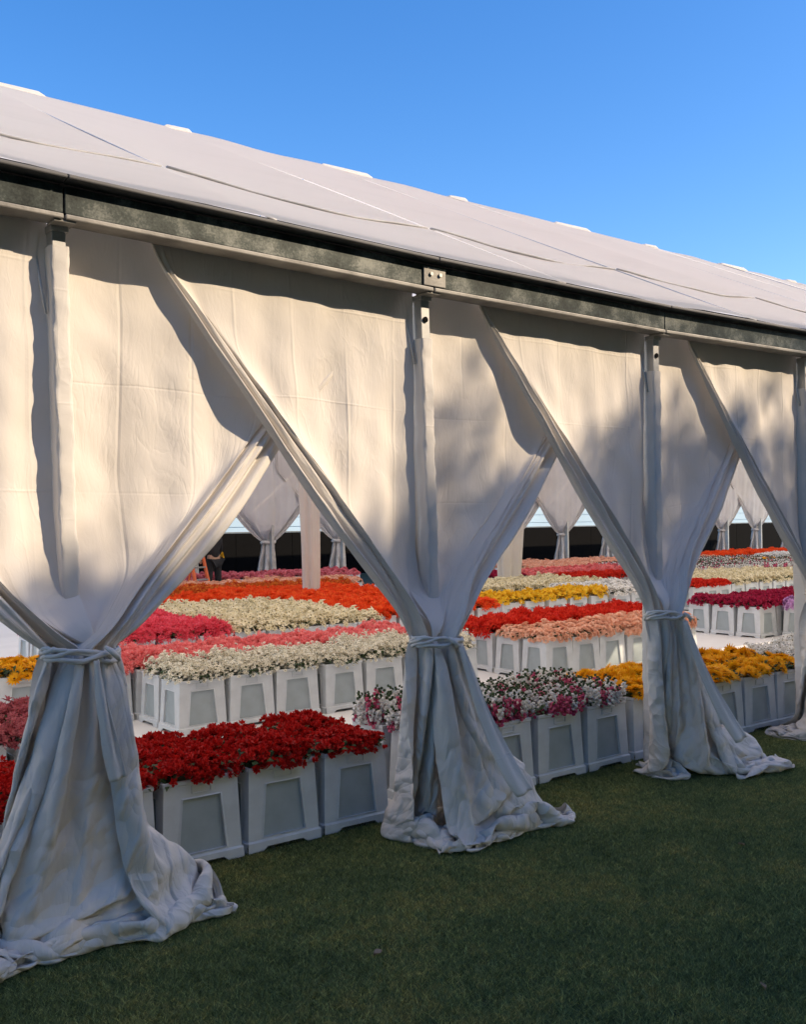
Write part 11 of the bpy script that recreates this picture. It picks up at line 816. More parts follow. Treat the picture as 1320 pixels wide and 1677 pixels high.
KINDS = {   # template, blooms, size, crown height, randomness of tilt, height noise
    'tuft':   (T_TUFT, 400, .031, .075, .40, .012),
    'feather': (T_FEATH, 230, .046, .090, .45, .022),
    'star':   (T_STAR, 520, .021, .095, .55, .030),
    'bigstar': (T_STAR, 260, .030, .095, .55, .028),
    'ruffle': (T_RUFF, 120, .042, .085, .35, .020),
    'sun':    (T_SUN, 46, .066, .070, .42, .012),
    'snap':   (T_BUD, 0, .02, .12, .3, .03)}
HX, HY = .228, .205
def bunch_mesh(kind, pal, seed, far=False, heads=None):
    rg = np.random.default_rng(seed)
    T, n, size, crown, tilt, hz = KINDS[kind]
    acc = {'V': [], 'F': [], 'mi': [], 'n': 0}
    mats = [PET[pal], M['eye'], M['leaf'], PET['magenta'], PET['purewhite']]
    if kind == 'sun': mats[1] = M['disc']
    if kind in ('star', 'bigstar') and pal in ('yellow',): mats[1] = PET['gold']
    if far: n = int(n * .45); size *= 1.5
    def spread(n):
        u = rg.uniform(-1, 1, (n * 3, 2)); u = u[(np.abs(u) ** 3.2).sum(1) < 1][:n]
        # relax a little so that blooms keep their distance
        for _ in range(6):
            d = u[:, None] - u[None]; l = np.sqrt((d ** 2).sum(-1)) + 1e-6
            r0 = 1.6 / math.sqrt(len(u)); f = np.clip(r0 - l, 0, None); np.fill_diagonal(f, 0)
            u = np.clip(u + (d / l[..., None] * f[..., None]).sum(1) * .35, -1.02, 1.02)
        return u
    # leaves and stems below
    u = spread(60 if not far else 24)
    pos = np.stack([u[:, 0] * HX * .95, u[:, 1] * HY * .95, rg.uniform(-.01, .045, len(u))], 1)
    stamp(acc, T_LEAF, pos, np.stack([u[:, 0] * .5, u[:, 1] * .5, np.ones(len(u))], 1), rg.uniform(.05, .085, len(u)), rg, [2, 2])
    if kind == 'snap':
        ns = 95 if not far else 40
        u = spread(ns)
        for i, (a, b) in enumerate(u):
            h = rg.uniform(.13, .22); lean = np.array([a * .16 + rg.normal(0, .05), b * .16 + rg.normal(0, .05), 1.0]); lean /= np.linalg.norm(lean)
            base = np.array([a * HX, b * HY, -.03])
            nb = 15 if not far else 8
            t = np.linspace(.18, .97, nb); aa = np.arange(nb) * 2.4 + rg.uniform(0, 6); rr = .024 * (1 - .6 * t)
            pos = base + lean * (t * h)[:, None] + np.stack([np.cos(aa) * rr, np.sin(aa) * rr, 0 * aa], 1)
            pink = rg.random() < .30 or (b < -.62 and rg.random() < .8)
            for sel, mt in ((t < .42, 3 if pink or b < -.5 else 4), ((t >= .42) & (t < .90), 3 if pink and rg.random() < .6 else 4), (t >= .90, 2)):
                if sel.sum(): stamp(acc, T_BUD, pos[sel], np.tile([[math.cos(i), math.sin(i), .8]], (sel.sum(), 1)), rg.uniform(.028, .038, sel.sum()) * (1.35 if far else 1) * (.7 if mt == 2 else 1), rg, [mt])
            if rg.random() < .3: stamp(acc, T_LEAF, (base + lean * h * .55)[None], lean[None], np.array([.05]), rg, [2, 2])
    else:
        u = spread(n)
        edge = np.abs(u).max(1)
        z = crown * (1 - .25 * (u ** 2).sum(1)) - .035 * np.clip(edge - .8, 0, 1) / .2 + rg.normal(0, hz, len(u)) + .02 * np.sin(u[:, 0] * 4 + seed) * np.cos(u[:, 1] * 3)
        pos = np.stack([u[:, 0] * HX, u[:, 1] * HY, z], 1)
        nr = np.stack([u[:, 0] * np.clip(edge, .2, 1) * .8, u[:, 1] * np.clip(edge, .2, 1) * .8, np.ones(len(u))], 1) + rg.normal(0, tilt, (len(u), 3))
        nr[:, 2] = np.abs(nr[:, 2])
        if heads is not None: heads += [(p_, n_, size * rg.uniform(.8, 1.2)) for p_, n_ in zip(pos, nr)]
        else: stamp(acc, T, pos, nr, size * rg.uniform(.8, 1.2, len(u)), rg, [0, 1])
        if kind != 'sun':
            # skirts of blooms leaning over the rim
            m2 = 46 if not far else 20
            w = rg.uniform(0, 2 * math.pi, m2); c, s = np.cos(w), np.sin(w); k = (np.abs(c) ** 4 + np.abs(s) ** 4) ** -.25
            pos = np.stack([c * k * HX * 1.02, s * k * HY * 1.02, rg.uniform(-.005, .04, m2)], 1)
            stamp(acc, T, pos, np.stack([c, s, .35 + 0 * c], 1) + rg.normal(0, .2, (m2, 3)), size * rg.uniform(.8, 1.1, m2), rg, [0, 1])
    return mesh('bunch_' + pal, np.concatenate(acc['V']), acc['F'], mats, acc['mi'])

#  words, kind, palette, x0, x1, y0, y1, where
BLOCKS = [
 ('deep red', 'tuft', 'red', 0.06, 3.43, 4.66, 5.50, 'lawn edge, between left and middle posts'),
 ('white and pink spiky', 'snap', 'white', 3.66, 5.60, 4.66, 5.50, 'lawn edge, right of middle post'),
 ('golden sunflower', 'sun', 'gold', 5.64, 7.95, 4.66, 5.50, 'lawn edge, right of third post'),
 ('white starry', 'bigstar', 'purewhite', 8.10, 10.0, 4.66, 5.50, 'lawn edge, far right'),
 ('mauve', 'feather', 'mauve', 0.70, 2.16, 6.10, 6.94, 'left edge behind nearest curtains'),
 ('golden sunflower', 'sun', 'gold', 1.80, 3.26, 8.80, 9.64, 'left edge far behind nearest curtains'),
 ('salmon pink', 'feather', 'salmon', 2.90, 6.78, 8.47, 9.31, 'block behind the white flowers'),
 ('creamy white starry', 'star', 'white', 3.38, 6.75, 7.60, 8.44, 'long block behind the deep red'),
 ('peach', 'ruffle', 'peach', 7.62, 10.30, 7.50, 8.34, 'block seen right of middle post'),
 ('red and yellow', 'feather', 'scarlet', 7.62, 10.80, 8.37, 9.22, 'block behind the peach flowers'),
 ('lilac', 'ruffle', 'lilac', 13.1, 16.0, 7.70, 8.13, 'block right of third post'),
 ('crimson', 'tuft', 'crimson', 12.62, 16.0, 8.16, 9.42, 'block behind the lilac flowers'),
 ('hot pink', 'feather', 'hotpink', 3.50, 5.44, 10.50, 12.6, 'block behind the salmon pink'),
 ('cream starry', 'bigstar', 'cream', 5.46, 7.66, 10.50, 13.9, 'block beside the hot pink'),
 ('orange red', 'feather', 'orange', 7.70, 10.12, 10.90, 15.9, 'block beside the cream'),
 ('orange red', 'feather', 'orange', 6.2, 7.66, 14.0, 15.3, 'small block behind the cream'),
 ('flame coloured', 'feather', 'flame', 5.4, 11.0, 16.1, 17.4, 'strip behind the orange red'),
 ('pale peach', 'ruffle', 'peach', 5.4, 12.2, 17.5, 18.8, 'strip near the far curtains'),
 ('rose pink', 'ruffle', 'pink', 9.6, 14.0, 20.2, 21.3, 'last row on the left'),
 ('yellow', 'bigstar', 'yellow', 10.44, 13.0, 11.25, 12.1, 'block behind the red'),
 ('white', 'bigstar', 'purewhite', 13.1, 14.9, 11.25, 13.0, 'block beside the yellow'),
 ('pale cream', 'bigstar', 'cream', 11.0, 15.0, 13.1, 14.6, 'strip behind the yellow'),
 ('scarlet', 'tuft', 'scarlet', 15.4, 16.6, 11.30, 12.2, 'small block right of third post'),
 ('pale cream', 'bigstar', 'cream', 16.6, 20.4, 11.30, 13.2, 'block right of the scarlet'),
 ('scarlet', 'tuft', 'scarlet', 15.6, 19.0, 14.4, 15.2, 'strip behind the white'),
 ('salmon', 'ruffle', 'salmon', 16.0, 20.0, 15.3, 17.2, 'strip behind the scarlet'),
 ('crimson', 'tuft', 'crimson', 13.0, 15.9, 16.2, 18.5, 'far block left of the salmon'),
 ('pale peach', 'ruffle', 'peach', 18.0, 26.0, 17.6, 20.4, 'last rows in the middle'),
 ('red and gold mixed', 'snap', 'cream', 19.5, 26.0, 14.0, 17.4, 'mixed block far right'),
 ('golden', 'sun', 'gold', 22.6, 25.5, 15.2, 16.4, 'patch in the mixed block'),
 ('orange red', 'feather', 'orange', 26.6, 32.5, 18.8, 20.6, 'last rows on the right'),
 ('white', 'bigstar', 'purewhite', 28.5, 36.0, 17.4, 18.7, 'strip before the last rows'),
]
OPEN = [[(432,720),(150,1040),(180,1100),(235,1200),(280,1300),(440,1430),(670,1360),(665,1180),(705,1040),(600,900)],
        [(-60,960),(90,1040),(60,1150),(60,1450),(-60,1450)],
        [(880,745),(725,1030),(760,1080),(840,1190),(920,1310),(1075,1270),(1060,1100),(1075,1000),(1000,900)],
        [(1209,750),(1080,1000),(1130,1090),(1230,1225),(1340,1200),(1380,930),(1300,860)]]
def to_px(p):
    d = np.asarray(p, float) - np.array([0, 0, EYE]); z = d @ _fw
    return 660 + 1600 * (d @ _rt) / z, 838.5 - 1600 * (d @ _up) / z, z
def inside(poly, x, y, mgn=22):
    c = False
    for (x0, y0), (x1, y1) in zip(poly, poly[1:] + poly[:1]):
        if (y0 > y) != (y1 > y) and x < (x1 - x0) * (y - y0) / (y1 - y0) + x0: c = not c
        dx, dy = x1 - x0, y1 - y0; t = max(0, min(1, ((x - x0) * dx + (y - y0) * dy) / (dx * dx + dy * dy)))
        if math.hypot(x - x0 - t * dx, y - y0 - t * dy) < mgn: return True
    return c
rg = np.random.default_rng(77)
cells = []
for bi, (words, kind, pal, x0, x1, y0, y1, where) in enumerate(BLOCKS):
    nx = max(1, int(round((x1 - x0) / .48))); ny = max(1, int(round((y1 - y0) / .42)))
    for j in range(ny):
        for i in range(nx):
            x = x0 + (i + .5) * (x1 - x0) / nx; y = y0 + (j + .5) * .42
            px, py, z = to_px((x, y, .55))
            front = y < 6.0
            if not front and not any(inside(pl, px, py) or inside(pl, px, py + 480 / z) for pl in OPEN): continue
            if front and x > 10.2: continue
            cells.append((z, x, y, bi, j + 1, i + 1))
cells.sort()
BM = {}
def get_bunch(bi, z):
    words, kind, pal = BLOCKS[bi][:3]; far = z > 11.5
    v = int(rg.integers(0, 3)) if z < 13 else int(rg.integers(0, 2))
    k = (kind, pal, v, far)
    if k not in BM: BM[k] = bunch_mesh(kind, pal, v + 10 * bi, far)
    return BM[k]
NIND = 300
def head_mesh(v):
    acc = {'V': [], 'F': [], 'mi': [], 'n': 0}
    r_ = np.random.default_rng(500 + v)
    V_, F_, m_ = T_SUN
    return mesh('sunflower', V_ * r_.uniform(.9, 1.1, (1, 3)) + r_.normal(0, .03, V_.shape), F_, [PET['gold'], M['disc']], m_)
HEADS = [head_mesh(v) for v in range(5)]
def sunflower_bunch(seed, loc, yaw):
    """close bunches: every head a part of its own"""
    hd = []
    o = obj('flower_bunch', bunch_mesh('sun', 'gold', seed, False, hd), None, loc, yaw)
    X, Yv, Z = frames(np.array([h[1] for h in hd]), rg)
    for i, (p_, n_, s_) in enumerate(hd):
        q = bpy.data.objects.new('sunflower', HEADS[i % 5]); col.objects.link(q); q.parent = o
        q.matrix_local = Matrix(((X[i][0]*s_, Yv[i][0]*s_, Z[i][0]*s_, p_[0]), (X[i][1]*s_, Yv[i][1]*s_, Z[i][1]*s_, p_[1]), (X[i][2]*s_, Yv[i][2]*s_, Z[i][2]*s_, p_[2]), (0, 0, 0, 1)))
    return o
for c, (z, x, y, bi, row, along) in enumerate(cells[:NIND]):
    words, kind, pal, x0, x1, y0, y1, where = BLOCKS[bi]
    yaw = rg.normal(0, .02) + (math.pi if rg.random() < .5 else 0)
    jx, jy = rg.normal(0, .008), rg.normal(0, .008)
    zf = .013 if y > 4.95 else .012
    loc = (x + jx, y + jy, zf)
    byaw = rg.normal(0, .018)
    lb = f'white bucket, row {ORD[row]}, {ORD[along]} from left, {where}'
    if z < 13.5:
        o = thing('flower_bucket', lb, 'bucket', loc, byaw, 'white plastic buckets under the flowers')
        obj('bucket_body', ME_BODY, o)
        for sI in (0, 2): obj('side_wall', ME_SIDE[sI], o)
        if z < 9: obj('label_holder', ME_LAB, o)
        if z < 9 or bi in (7, 8): 
            for sI in (1, 3): obj('side_wall', ME_SIDE[sI], o)
    else:
        o = tag(obj('flower_bucket', ME_FAR, None, loc, byaw), lb, 'bucket', 'white plastic buckets under the flowers')
    fl_ = (loc[0], loc[1], zf + BH - .012)
    f = sunflower_bunch(900 + c, fl_, yaw) if kind == 'sun' and y < 6 and x < 8 else obj('flower_bunch', get_bunch(bi, z), None, fl_, yaw)
    s_ = rg.uniform(.97, 1.05); f.scale = (s_, s_, rg.uniform(.85, 1.2))
    tag(f, f'{words} flowers, row {ORD[row]}, {ORD[along]} from left, {where}', 'flowers', f'bunches of {words} flowers')
rest = cells[NIND:]
print('CELLS', len(cells), 'rest', len(rest))
if rest:
    # the many far bunches and buckets beyond: joined
    V = []; F = []; mi = []; mats = []; n = 0
    Vb = []; Fb = []; nb = 0; mb_ = []
    fv = np.array(_all.V)
    for (z, x, y, bi, row, along) in rest:
        me = get_bunch(bi, z)
        co = np.zeros(len(me.vertices) * 3); me.vertices.foreach_get('co', co); co = co.reshape(-1, 3)
        rz = math.pi if rg.random() < .5 else 0
        co[:, :2] *= math.cos(rz); co[:, 2] *= rg.uniform(.85, 1.2); co += (x, y, .012 + BH - .012)
        idx = []
        for mt in me.materials:
            if mt not in mats: mats.append(mt)
            idx.append(mats.index(mt))
        for p_ in me.polygons:
            F.append(tuple(i + n for i in p_.vertices)); mi.append(idx[p_.material_index])
        V.append(co); n += len(co)
        Vb.append(fv + (x, y, .0125)); Fb += [tuple(i + nb for i in f) for f in _all.F]; mb_ += _all.mi; nb += len(fv)
    tag(obj('flower_field', mesh('flower_field', np.concatenate(V), F, mats, mi)), kind='stuff')
    tag(obj('bucket_rows', mesh('bucket_rows', np.concatenate(Vb), Fb, [M['plastic'], M['leaf'], M['panel']], mb_)), kind='stuff')

# ------------------------------------------------------------------ far side of the marquee
FY = 22.3
FX = [12.6 + 2.2 * k for k in range(-3, 14)]
far_me = {}
for kd in 'AB':
    far_me[kd] = curtain_mesh(kd, 2, 90 + ord(kd), 4.25, 4.25, 1.75 if kd == 'A' else 2.1, 0, .0, .9, 1.25, 1.0)
COUNTED = {k: ORD[i + 1] for i, k in enumerate(range(-3, 14))}
for k, fx in zip(range(-3, 14), FX):
    for kd in 'AB':
        curtain(kd, far_me[kd], (fx, FY, 0), f'{"right" if kd == "A" else "left"} half of the {COUNTED[k]} tied curtain pair along the far side', math.pi, 'curtains along the far side')
    o = thing('tie_sash', f'canvas band around the {COUNTED[k]} tied curtain pair along the far side', 'tie sash', (fx, FY + .155, 1.25), math.pi, 'bands round the far curtains')
    b = MB(); b.tube([(.19 * math.cos(a), .13 * math.sin(a), .01 * math.sin(3 * a)) for a in np.linspace(0, 2 * math.pi, 20)], .03, 6, flat=1.6); b.obj('sash_strand', [M['canvas']], o, smooth=True)
    b = MB(); b.tube([(.02, -.13, .0), (.06, -.15, -.2), (.09, -.16, -.4)], .02, 6); b.obj('sash_tail', [M['canvas']], o, smooth=True)
    b = MB(); b.box(fx - .035, fx + .035, FY - .1, FY + .04, 0, 4.2); part(b, 'far_post', [M['alu_post']])
b = MB(); b.box(4, 44, FY - .12, FY + .06, 4.21, 4.33); part(b, 'far_eave_beam', [M['steel']])

# canvas-wrapped poles and hanging drapes inside
def drape(x, y, top, w0, w1, zb_, label, seed):
    o = thing('pole_drape', label, 'drape', (x, y, 0), 0, 'canvas drapes on the inner poles')
    b = MB(); b.tube([(0, 0, 0.0), (0, 0, top)], .05, 10); b.obj('pole', [M['alu_post']], o, smooth=True)
    rg_ = np.random.default_rng(seed); ph = rg_.uniform(0, 6, 4)
    n, nz = 40, 40; V = []; UV = []
    for j in range(nz + 1):
        t = j / nz; z = zb_ + (top - zb_) * t; w = w1 + (w0 - w1) * t ** .8
        for k in range(n):
            a = 2 * math.pi * k / n
            r = 1 + .16 * math.sin(5 * a + ph[0] + t * 1.5) + .10 * math.sin(9 * a + ph[1] - t)
            V.append((math.cos(a) * w * r + .03 * math.sin(4 * t + ph[2]), math.sin(a) * w * .7 * r, z)); UV.append((k / n * 2, z))
    F = [(j*n+k, j*n+(k+1)%n, (j+1)*n+(k+1)%n, (j+1)*n+k) for j in range(nz) for k in range(n)]
    obj('drape_cloth', mesh('drape_cloth', V, F, [M['canvas']], smooth=True, uv=UV), o)
    return o
drape(9.0, 14.6, 3.9, .19, .13, .10, 'slim canvas wrapped pole standing in the orange red flowers', 1)
drape(14.1, 14.9, 3.9, .42, .22, .15, 'broad canvas drape hanging before the far curtains, behind yellow flowers', 2)
drape(17.3, 13.8, 3.9, .32, .42, .02, 'canvas drape pooling on the floor beside the scarlet block', 3)

# behind the marquee: black fence, a post, backdrop building added far off
o = thing('black_fence', 'long low black fence panels behind the far curtains', 'fence', (20, 27, 0))
for k in range(24):
    b = MB(); b.box(-14 + k * 2.0 + .004, -14 + k * 2.0 + 1.996, -.04, .04, 0.02, 1.44); b.obj('panel', [M['dark']], o, bevel=.01)
b = MB(); b.box(-14, 34, -.05, .05, 1.445, 1.475); b.obj('top_rail', [M['edge']], o)
o = thing('backdrop_building', 'long pale blue clad building added as backdrop far behind the black fence', 'building', (50, 62, 0))  # backdrop added to cover the yellowish low sky seen through the far openings
M['cladding'] = plain('pale blue cladding', (0.34, 0.46, 0.56), .6, 0, .06, .3)
b = MB(); b.box(-75, 75, 0, 14, .01, 7.0); b.obj('wall', [M['cladding']], o)
for k in range(10):
    b = MB(); b.box(-75, 75, -.06, -.003, .05 + k * .69, .70 + k * .69); b.obj('cladding_board', [M['cladding']], o, bevel=.02)
b = MB(); b.box(-75.5, 75.5, -.6, 14.6, 7.005, 7.3); b.obj('roof', [M['seam_light']], o)
o = thing('thin_post', 'thin dark post standing above the black fence', 'post', (35.5, 26.3, 0))
b = MB(); b.tube([(0, 0, 0), (0, 0, 3.4)], .07, 10); b.obj('shaft', [M['dark']], o, smooth=True)
b = MB(); b.box(-.1, .1, -.1, .1, 3.402, 3.45); b.obj('cap', [M['dark']], o)

# ladder
o = thing('step_ladder', 'orange step ladder standing beside the person in black', 'ladder', (9.32, 20.0, 0), .35)
M['orange'] = plain('orange ladder paint', (0.62, 0.10, 0.015), .45)
for s in (-1, 1):
    b = MB(); b.hexa([(s*.22-.03, -.42, .012), (s*.22+.03, -.42, .012), (s*.22+.03, -.36, .012), (s*.22-.03, -.36, .012), (s*.16-.03, -.03, 1.6), (s*.16+.03, -.03, 1.6), (s*.16+.03, .02, 1.6), (s*.16-.03, .02, 1.6)]); b.obj('rail', [M['orange']], o, bevel=.006)
    b = MB(); b.hexa([(s*.22-.02, .40, .012), (s*.22+.02, .40, .012), (s*.22+.02, .44, .012), (s*.22-.02, .44, .012), (s*.16-.02, .05, 1.55), (s*.16+.02, .05, 1.55), (s*.16+.02, .09, 1.55), (s*.16-.02, .09, 1.55)]); b.obj('rear_leg', [M['orange']], o, bevel=.005)
for k in range(5):
    t = (k + 1) / 6; b = MB(); hw = .22 - .06 * t - .03; b.box(-hw, hw, -.40 * (1 - t) - .05, -.40 * (1 - t) + .05, 1.6 * t - .015, 1.6 * t + .015); b.obj('step', [M['alu']], o, bevel=.004)
b = MB(); b.box(-.21, .21, -.10, .14, 1.602, 1.65); b.obj('top_cap', [M['dark']], o, bevel=.01)

# person in black beside the ladder, seen from behind, holding flowers at the right side
M['skin'] = plain('skin', (0.45, 0.27, 0.19), .55)
M['black_cloth'] = plain('black cloth', (0.012, 0.012, 0.014), .85, 0, .3, 20)
M['hair'] = plain('dark hair', (0.012, 0.009, 0.007), .5)
def skin(name, verts, edges, rad, mat, parent, root=0, lv=2):
    me = bpy.data.meshes.new(name); me.from_pydata(verts, edges, []); me.materials.append(mat)
    o = obj(name, me, parent)
    o.modifiers.new('skin', 'SKIN').use_smooth_shade = True
    for i, r in enumerate(rad):
        v = me.skin_vertices[0].data[i]; v.radius = r if hasattr(r, '__len__') else (r, r); v.use_root = (i == root)
    s = o.modifiers.new('sub', 'SUBSURF'); s.levels = s.render_levels = lv
    return o
pr = thing('person', 'person in black clothes with dark hair, seen from behind by the orange ladder', 'person', (9.88, 20.1, 0), math.pi + .25)
#          pelvis        waist         chest         neck          head c        head top
Vb = [(0,0,.95), (0,-.01,1.12), (0,-.03,1.34), (0,-.02,1.47), (0,-.05,1.58), (0,-.05,1.71),
      (-.19,-.02,1.41), (-.25,-.02,1.14), (-.22,-.16,.93), (-.21,-.22,.86),
      (.19,-.02,1.41), (.27,-.08,1.17), (.34,-.24,1.05), (.37,-.31,1.03),
      (-.10,0,.88), (-.12,-.03,.50), (-.12,.03,.09), (-.12,-.10,.04),
      (.10,0,.88), (.13,.0,.50), (.14,.05,.09), (.14,-.08,.04)]
Eb = [(0,1),(1,2),(2,3),(3,4),(4,5),(2,6),(6,7),(7,8),(8,9),(2,10),(10,11),(11,12),(12,13),(0,14),(14,15),(15,16),(16,17),(0,18),(18,19),(19,20),(20,21)]
Vb = [(-a, b_, c) for a, b_, c in Vb]
rad = [(.15,.11),(.13,.10),(.15,.11),.05,.085,.075,.058,.043,.033,.030,.058,.043,.033,.030,.08,.058,.042,.035,.08,.058,.042,.035]
skin('body', Vb, Eb, rad, M['skin'], pr)
big = lambda r, k: tuple(q + k for q in r) if hasattr(r, '__len__') else r + k
ji = [0,1,2,6,7,8,10,11,12]; mp_ = {q: n for n, q in enumerate(ji)}
skin('jacket', [Vb[i] for i in ji], [(mp_[a], mp_[b_]) for a, b_ in Eb if a in mp_ and b_ in mp_], [big(rad[i], .022) for i in ji], M['black_cloth'], pr)
ti = [0,14,15,16,18,19,20]; mp_ = {q: n for n, q in enumerate(ti)}
skin('trousers', [Vb[i] for i in ti], [(mp_[a], mp_[b_]) for a, b_ in Eb if a in mp_ and b_ in mp_], [big(rad[i], .02) for i in ti], M['black_cloth'], pr)
skin('hair', [(0,-.01,1.50), (0,0,1.60), (0,-.03,1.70)], [(0,1),(1,2)], [.06,.098,.085], M['hair'], pr, 1)
for s, q in ((-1, (.12, -.06, .045)), (1, (-.14, -.04, .045))):
    skin('shoe', [q, (q[0], q[1] + .09, .05), (q[0], q[1] - .10, .04)], [(0,1),(0,2)], [.05,.048,.042], M['black_cloth'], pr)
hf = []
for a, L in ((-.35, .085), (-.12, .095), (.1, .09), (.3, .075)):
    hf.append([(-.37 - a * .06, -.33, 1.03), (-.375 - a * .12, -.37, 1.025), (-.38 - a * .13, -.395, .995)])
for h in hf: skin('finger', h, [(0,1),(1,2)], [.010,.009,.008], M['skin'], pr, 0, 1)
skin('thumb', [(-.345,-.32,1.04), (-.335,-.36,1.045), (-.345,-.385,1.03)], [(0,1),(1,2)], [.011,.010,.008], M['skin'], pr, 0, 1)
posy = obj('held_flowers', bunch_mesh('bigstar', 'yellow', 5, True), None, (10.18, 20.50, 1.0), .4)
posy.scale = (.5, .5, .9)
tag(posy, 'small yellow bunch held in the hand of the person in black', 'flowers')

# ------------------------------------------------------------------ trees behind the viewer, whose shade lies on the lawn and curtains
M['bark'] = plain('bark', (0.07, 0.05, 0.035), .9, 0, .3, 6, .4, 14)
M['crown'] = petal('tree leaves', (0.025, 0.05, 0.012), (0.07, 0.11, 0.03), .2)
def tree(x, y, h, r, seed, label, n=15000, sparse_top=0.0):
    rg_ = np.random.default_rng(seed)
    o = thing('shade_tree', label, 'tree', (x, y, 0), 0, 'trees on the near side of the lawn')
    b = MB(); b.tube([(0, 0, 0), (.06, 0, 1.2), (-.05, .05, 3), (0, 0, h * .8)], [.34, .26, .2, .05], 10)
    for k in range(7):
        a = 2.4 * k; z0 = 2.2 + k * .9
        b.tube([(0, 0, z0), (math.cos(a) * r * .4, math.sin(a) * r * .4, z0 + 1.3), (math.cos(a) * r * .75, math.sin(a) * r * .75, z0 + 2.2)], [.11, .07, .03], 6)
    b.obj('trunk', [M['bark']], o, smooth=True)
    # leaf clumps in lobes
    lobes = [(np.array([rg_.uniform(-r * .8, r * .8), rg_.normal(0, r * .3), h * (.16 + .80 * (q + .5) / 34)]), rg_.uniform(.34, .50) * r) for q in range(34)]
    per = n // len(lobes); acc = {'V': [], 'F': [], 'mi': [], 'n': 0}
    for c, lr in lobes:
        d = rg_.normal(0, 1, (per, 3)); d /= np.linalg.norm(d, axis=1, keepdims=True)
        pos = c + d * (lr * rg_.uniform(.2, 1, per) ** .5)[:, None]
        # outline of the crown tops: where the last sun passes over them to the tent
        wx, wy = pos[:, 0] + x, pos[:, 1] + y; dd = 4.5 - wy
        cs, cz = wx - dd * math.tan(SUN_AZ), pos[:, 2] - dd * math.tan(SUN_EL) / math.cos(SUN_AZ)
        lim = np.interp(cs, [-6, .5, 1.6, 3.1, 3.6, 4.2, 5.2, 6.5, 8, 14], [1.30, 1.34, 1.38, 1.50, 1.75, 2.10, 2.30, 2.45, 2.5, 2.4]) + .16 * np.sin(cs * 2.3 + 1) * np.clip(cs - 3, 0, 1) + .08 * np.sin(cs * 6.1)
        loose = (cz < lim + .75) & (np.sin(cs * 4.1 + 2 * np.sin(cz * 3)) * np.sin(cz * 5.3 + cs) > .35) & (cs > 3.6) & (rg_.random(len(cs)) < .5)
        pos = pos[(pos[:, 2] > .9) & ((cz < lim) | loose)]
        nn = rg_.normal(0, 1, (len(pos), 3))
        stamp(acc, T_LEAF, pos, nn, rg_.uniform(.20, .42, len(pos)), rg_, [0])
    obj('crown', mesh('crown', np.concatenate(acc['V']), acc['F'], [M['crown']], acc['mi']), o)
TR = [(-9.0, -9.5, 13.0, 4.6, 'broad'), (-3.5, -10.0, 13.5, 4.6, 'tall dark'), (2.0, -10.0, 14.2, 4.6, 'round crowned'), (7.5, -10.2, 15, 4.8, 'dense'),
      (12.8, -10.4, 15.2, 4.8, 'thick stemmed'), (17.8, -10.6, 16, 4.6, 'high crowned'), (22.6, -10.4, 16, 4.6, 'loose crowned'), (27.5, -10.0, 16, 4.8, 'spreading'), (33.0, -10.0, 16, 4.8, 'outermost')]
for i, (x, y, h, r, w) in enumerate(TR):
    tree(x, y, h, r, 300 + i, f'{w} leafy shade tree on the near side of the lawn behind the viewer')

# ------------------------------------------------------------------ grass
def grass_patch(n, size, seed):
    rg_ = np.random.default_rng(seed)
    p = rg_.uniform(-size / 2, size / 2, (n, 2)); a = rg_.uniform(0, 2 * math.pi, n); L = rg_.uniform(.008, .024, n); w = rg_.uniform(.0014, .0030, n); ln = rg_.uniform(.4, 1.7, n) * L
    b = rg_.uniform(0, 2 * math.pi, n)
    V = np.zeros((n, 3, 3))
    V[:, 0, :2] = p + np.stack([np.cos(a), np.sin(a)], 1) * w[:, None]; V[:, 1, :2] = p - np.stack([np.cos(a), np.sin(a)], 1) * w[:, None]
    V[:, 2, :2] = p + np.stack([np.cos(b), np.sin(b)], 1) * ln[:, None]; V[:, 2, 2] = L
    return mesh('grass_patch', V.reshape(-1, 3), [(3*i, 3*i+1, 3*i+2) for i in range(n)], [M['grass']])
m, nt, p, out = new_mat('grass blades')
g_ = nt.nodes.new('ShaderNodeNewGeometry')
n1 = noise(nt, g_.outputs['Position'], 1.6, 5, .65); n2 = noise(nt, g_.outputs['Position'], 22.0, 4, .7)
f_ = math_n(nt, 'MULTIPLY_ADD', n2.outputs[0], .45, math_n(nt, 'MULTIPLY', n1.outputs[0], .55))
r1 = ramp(nt, f_, [(0.36, (0.10, 0.135, 0.058)), (0.50, (0.18, 0.215, 0.085)), (0.62, (0.31, 0.28, 0.10))])
r2 = ramp(nt, g_.outputs['Random Per Island'], [(0, (.35, .4, .4)), (.75, (1.2, 1.22, 1.1)), (1, (3.0, 2.8, 2.2))])
mx = node(nt, 'ShaderNodeVectorMath', operation='MULTIPLY')
nt.links.new(r1.outputs[0], mx.inputs[0]); nt.links.new(r2.outputs[0], mx.inputs[1])
nt.links.new(mx.outputs[0], p.inputs['Base Color']); p.inputs['Roughness'].default_value = .65; p.inputs['Specular IOR Level'].default_value = .25
translucent_mix(nt, p, out, mx.outputs[0], .25)
M['grass'] = m
PS = .4
patch_o = [bpy.data.objects.new('grass_patch', grass_patch(5000, PS, 7 + k)) for k in range(2)]
pts = []
for ix in range(-2, 64):
    for iy in range(0, 20):
        x, y = ix * PS * .6, .05 + iy * PS * .6
        if y > 4.70 or y < 0: continue
        q = to_px((x, y, 0))
        if q[2] < 1.5 or not (-220 < q[0] < 1560 and q[1] < 1900): continue
        pts.append((x, y, .001))
pm = bpy.data.meshes.new('grass'); pm.from_pydata(pts, [], [])
go = obj('grass', pm); tag(go, kind='stuff')
ng = bpy.data.node_groups.new('grass_cover', 'GeometryNodeTree')
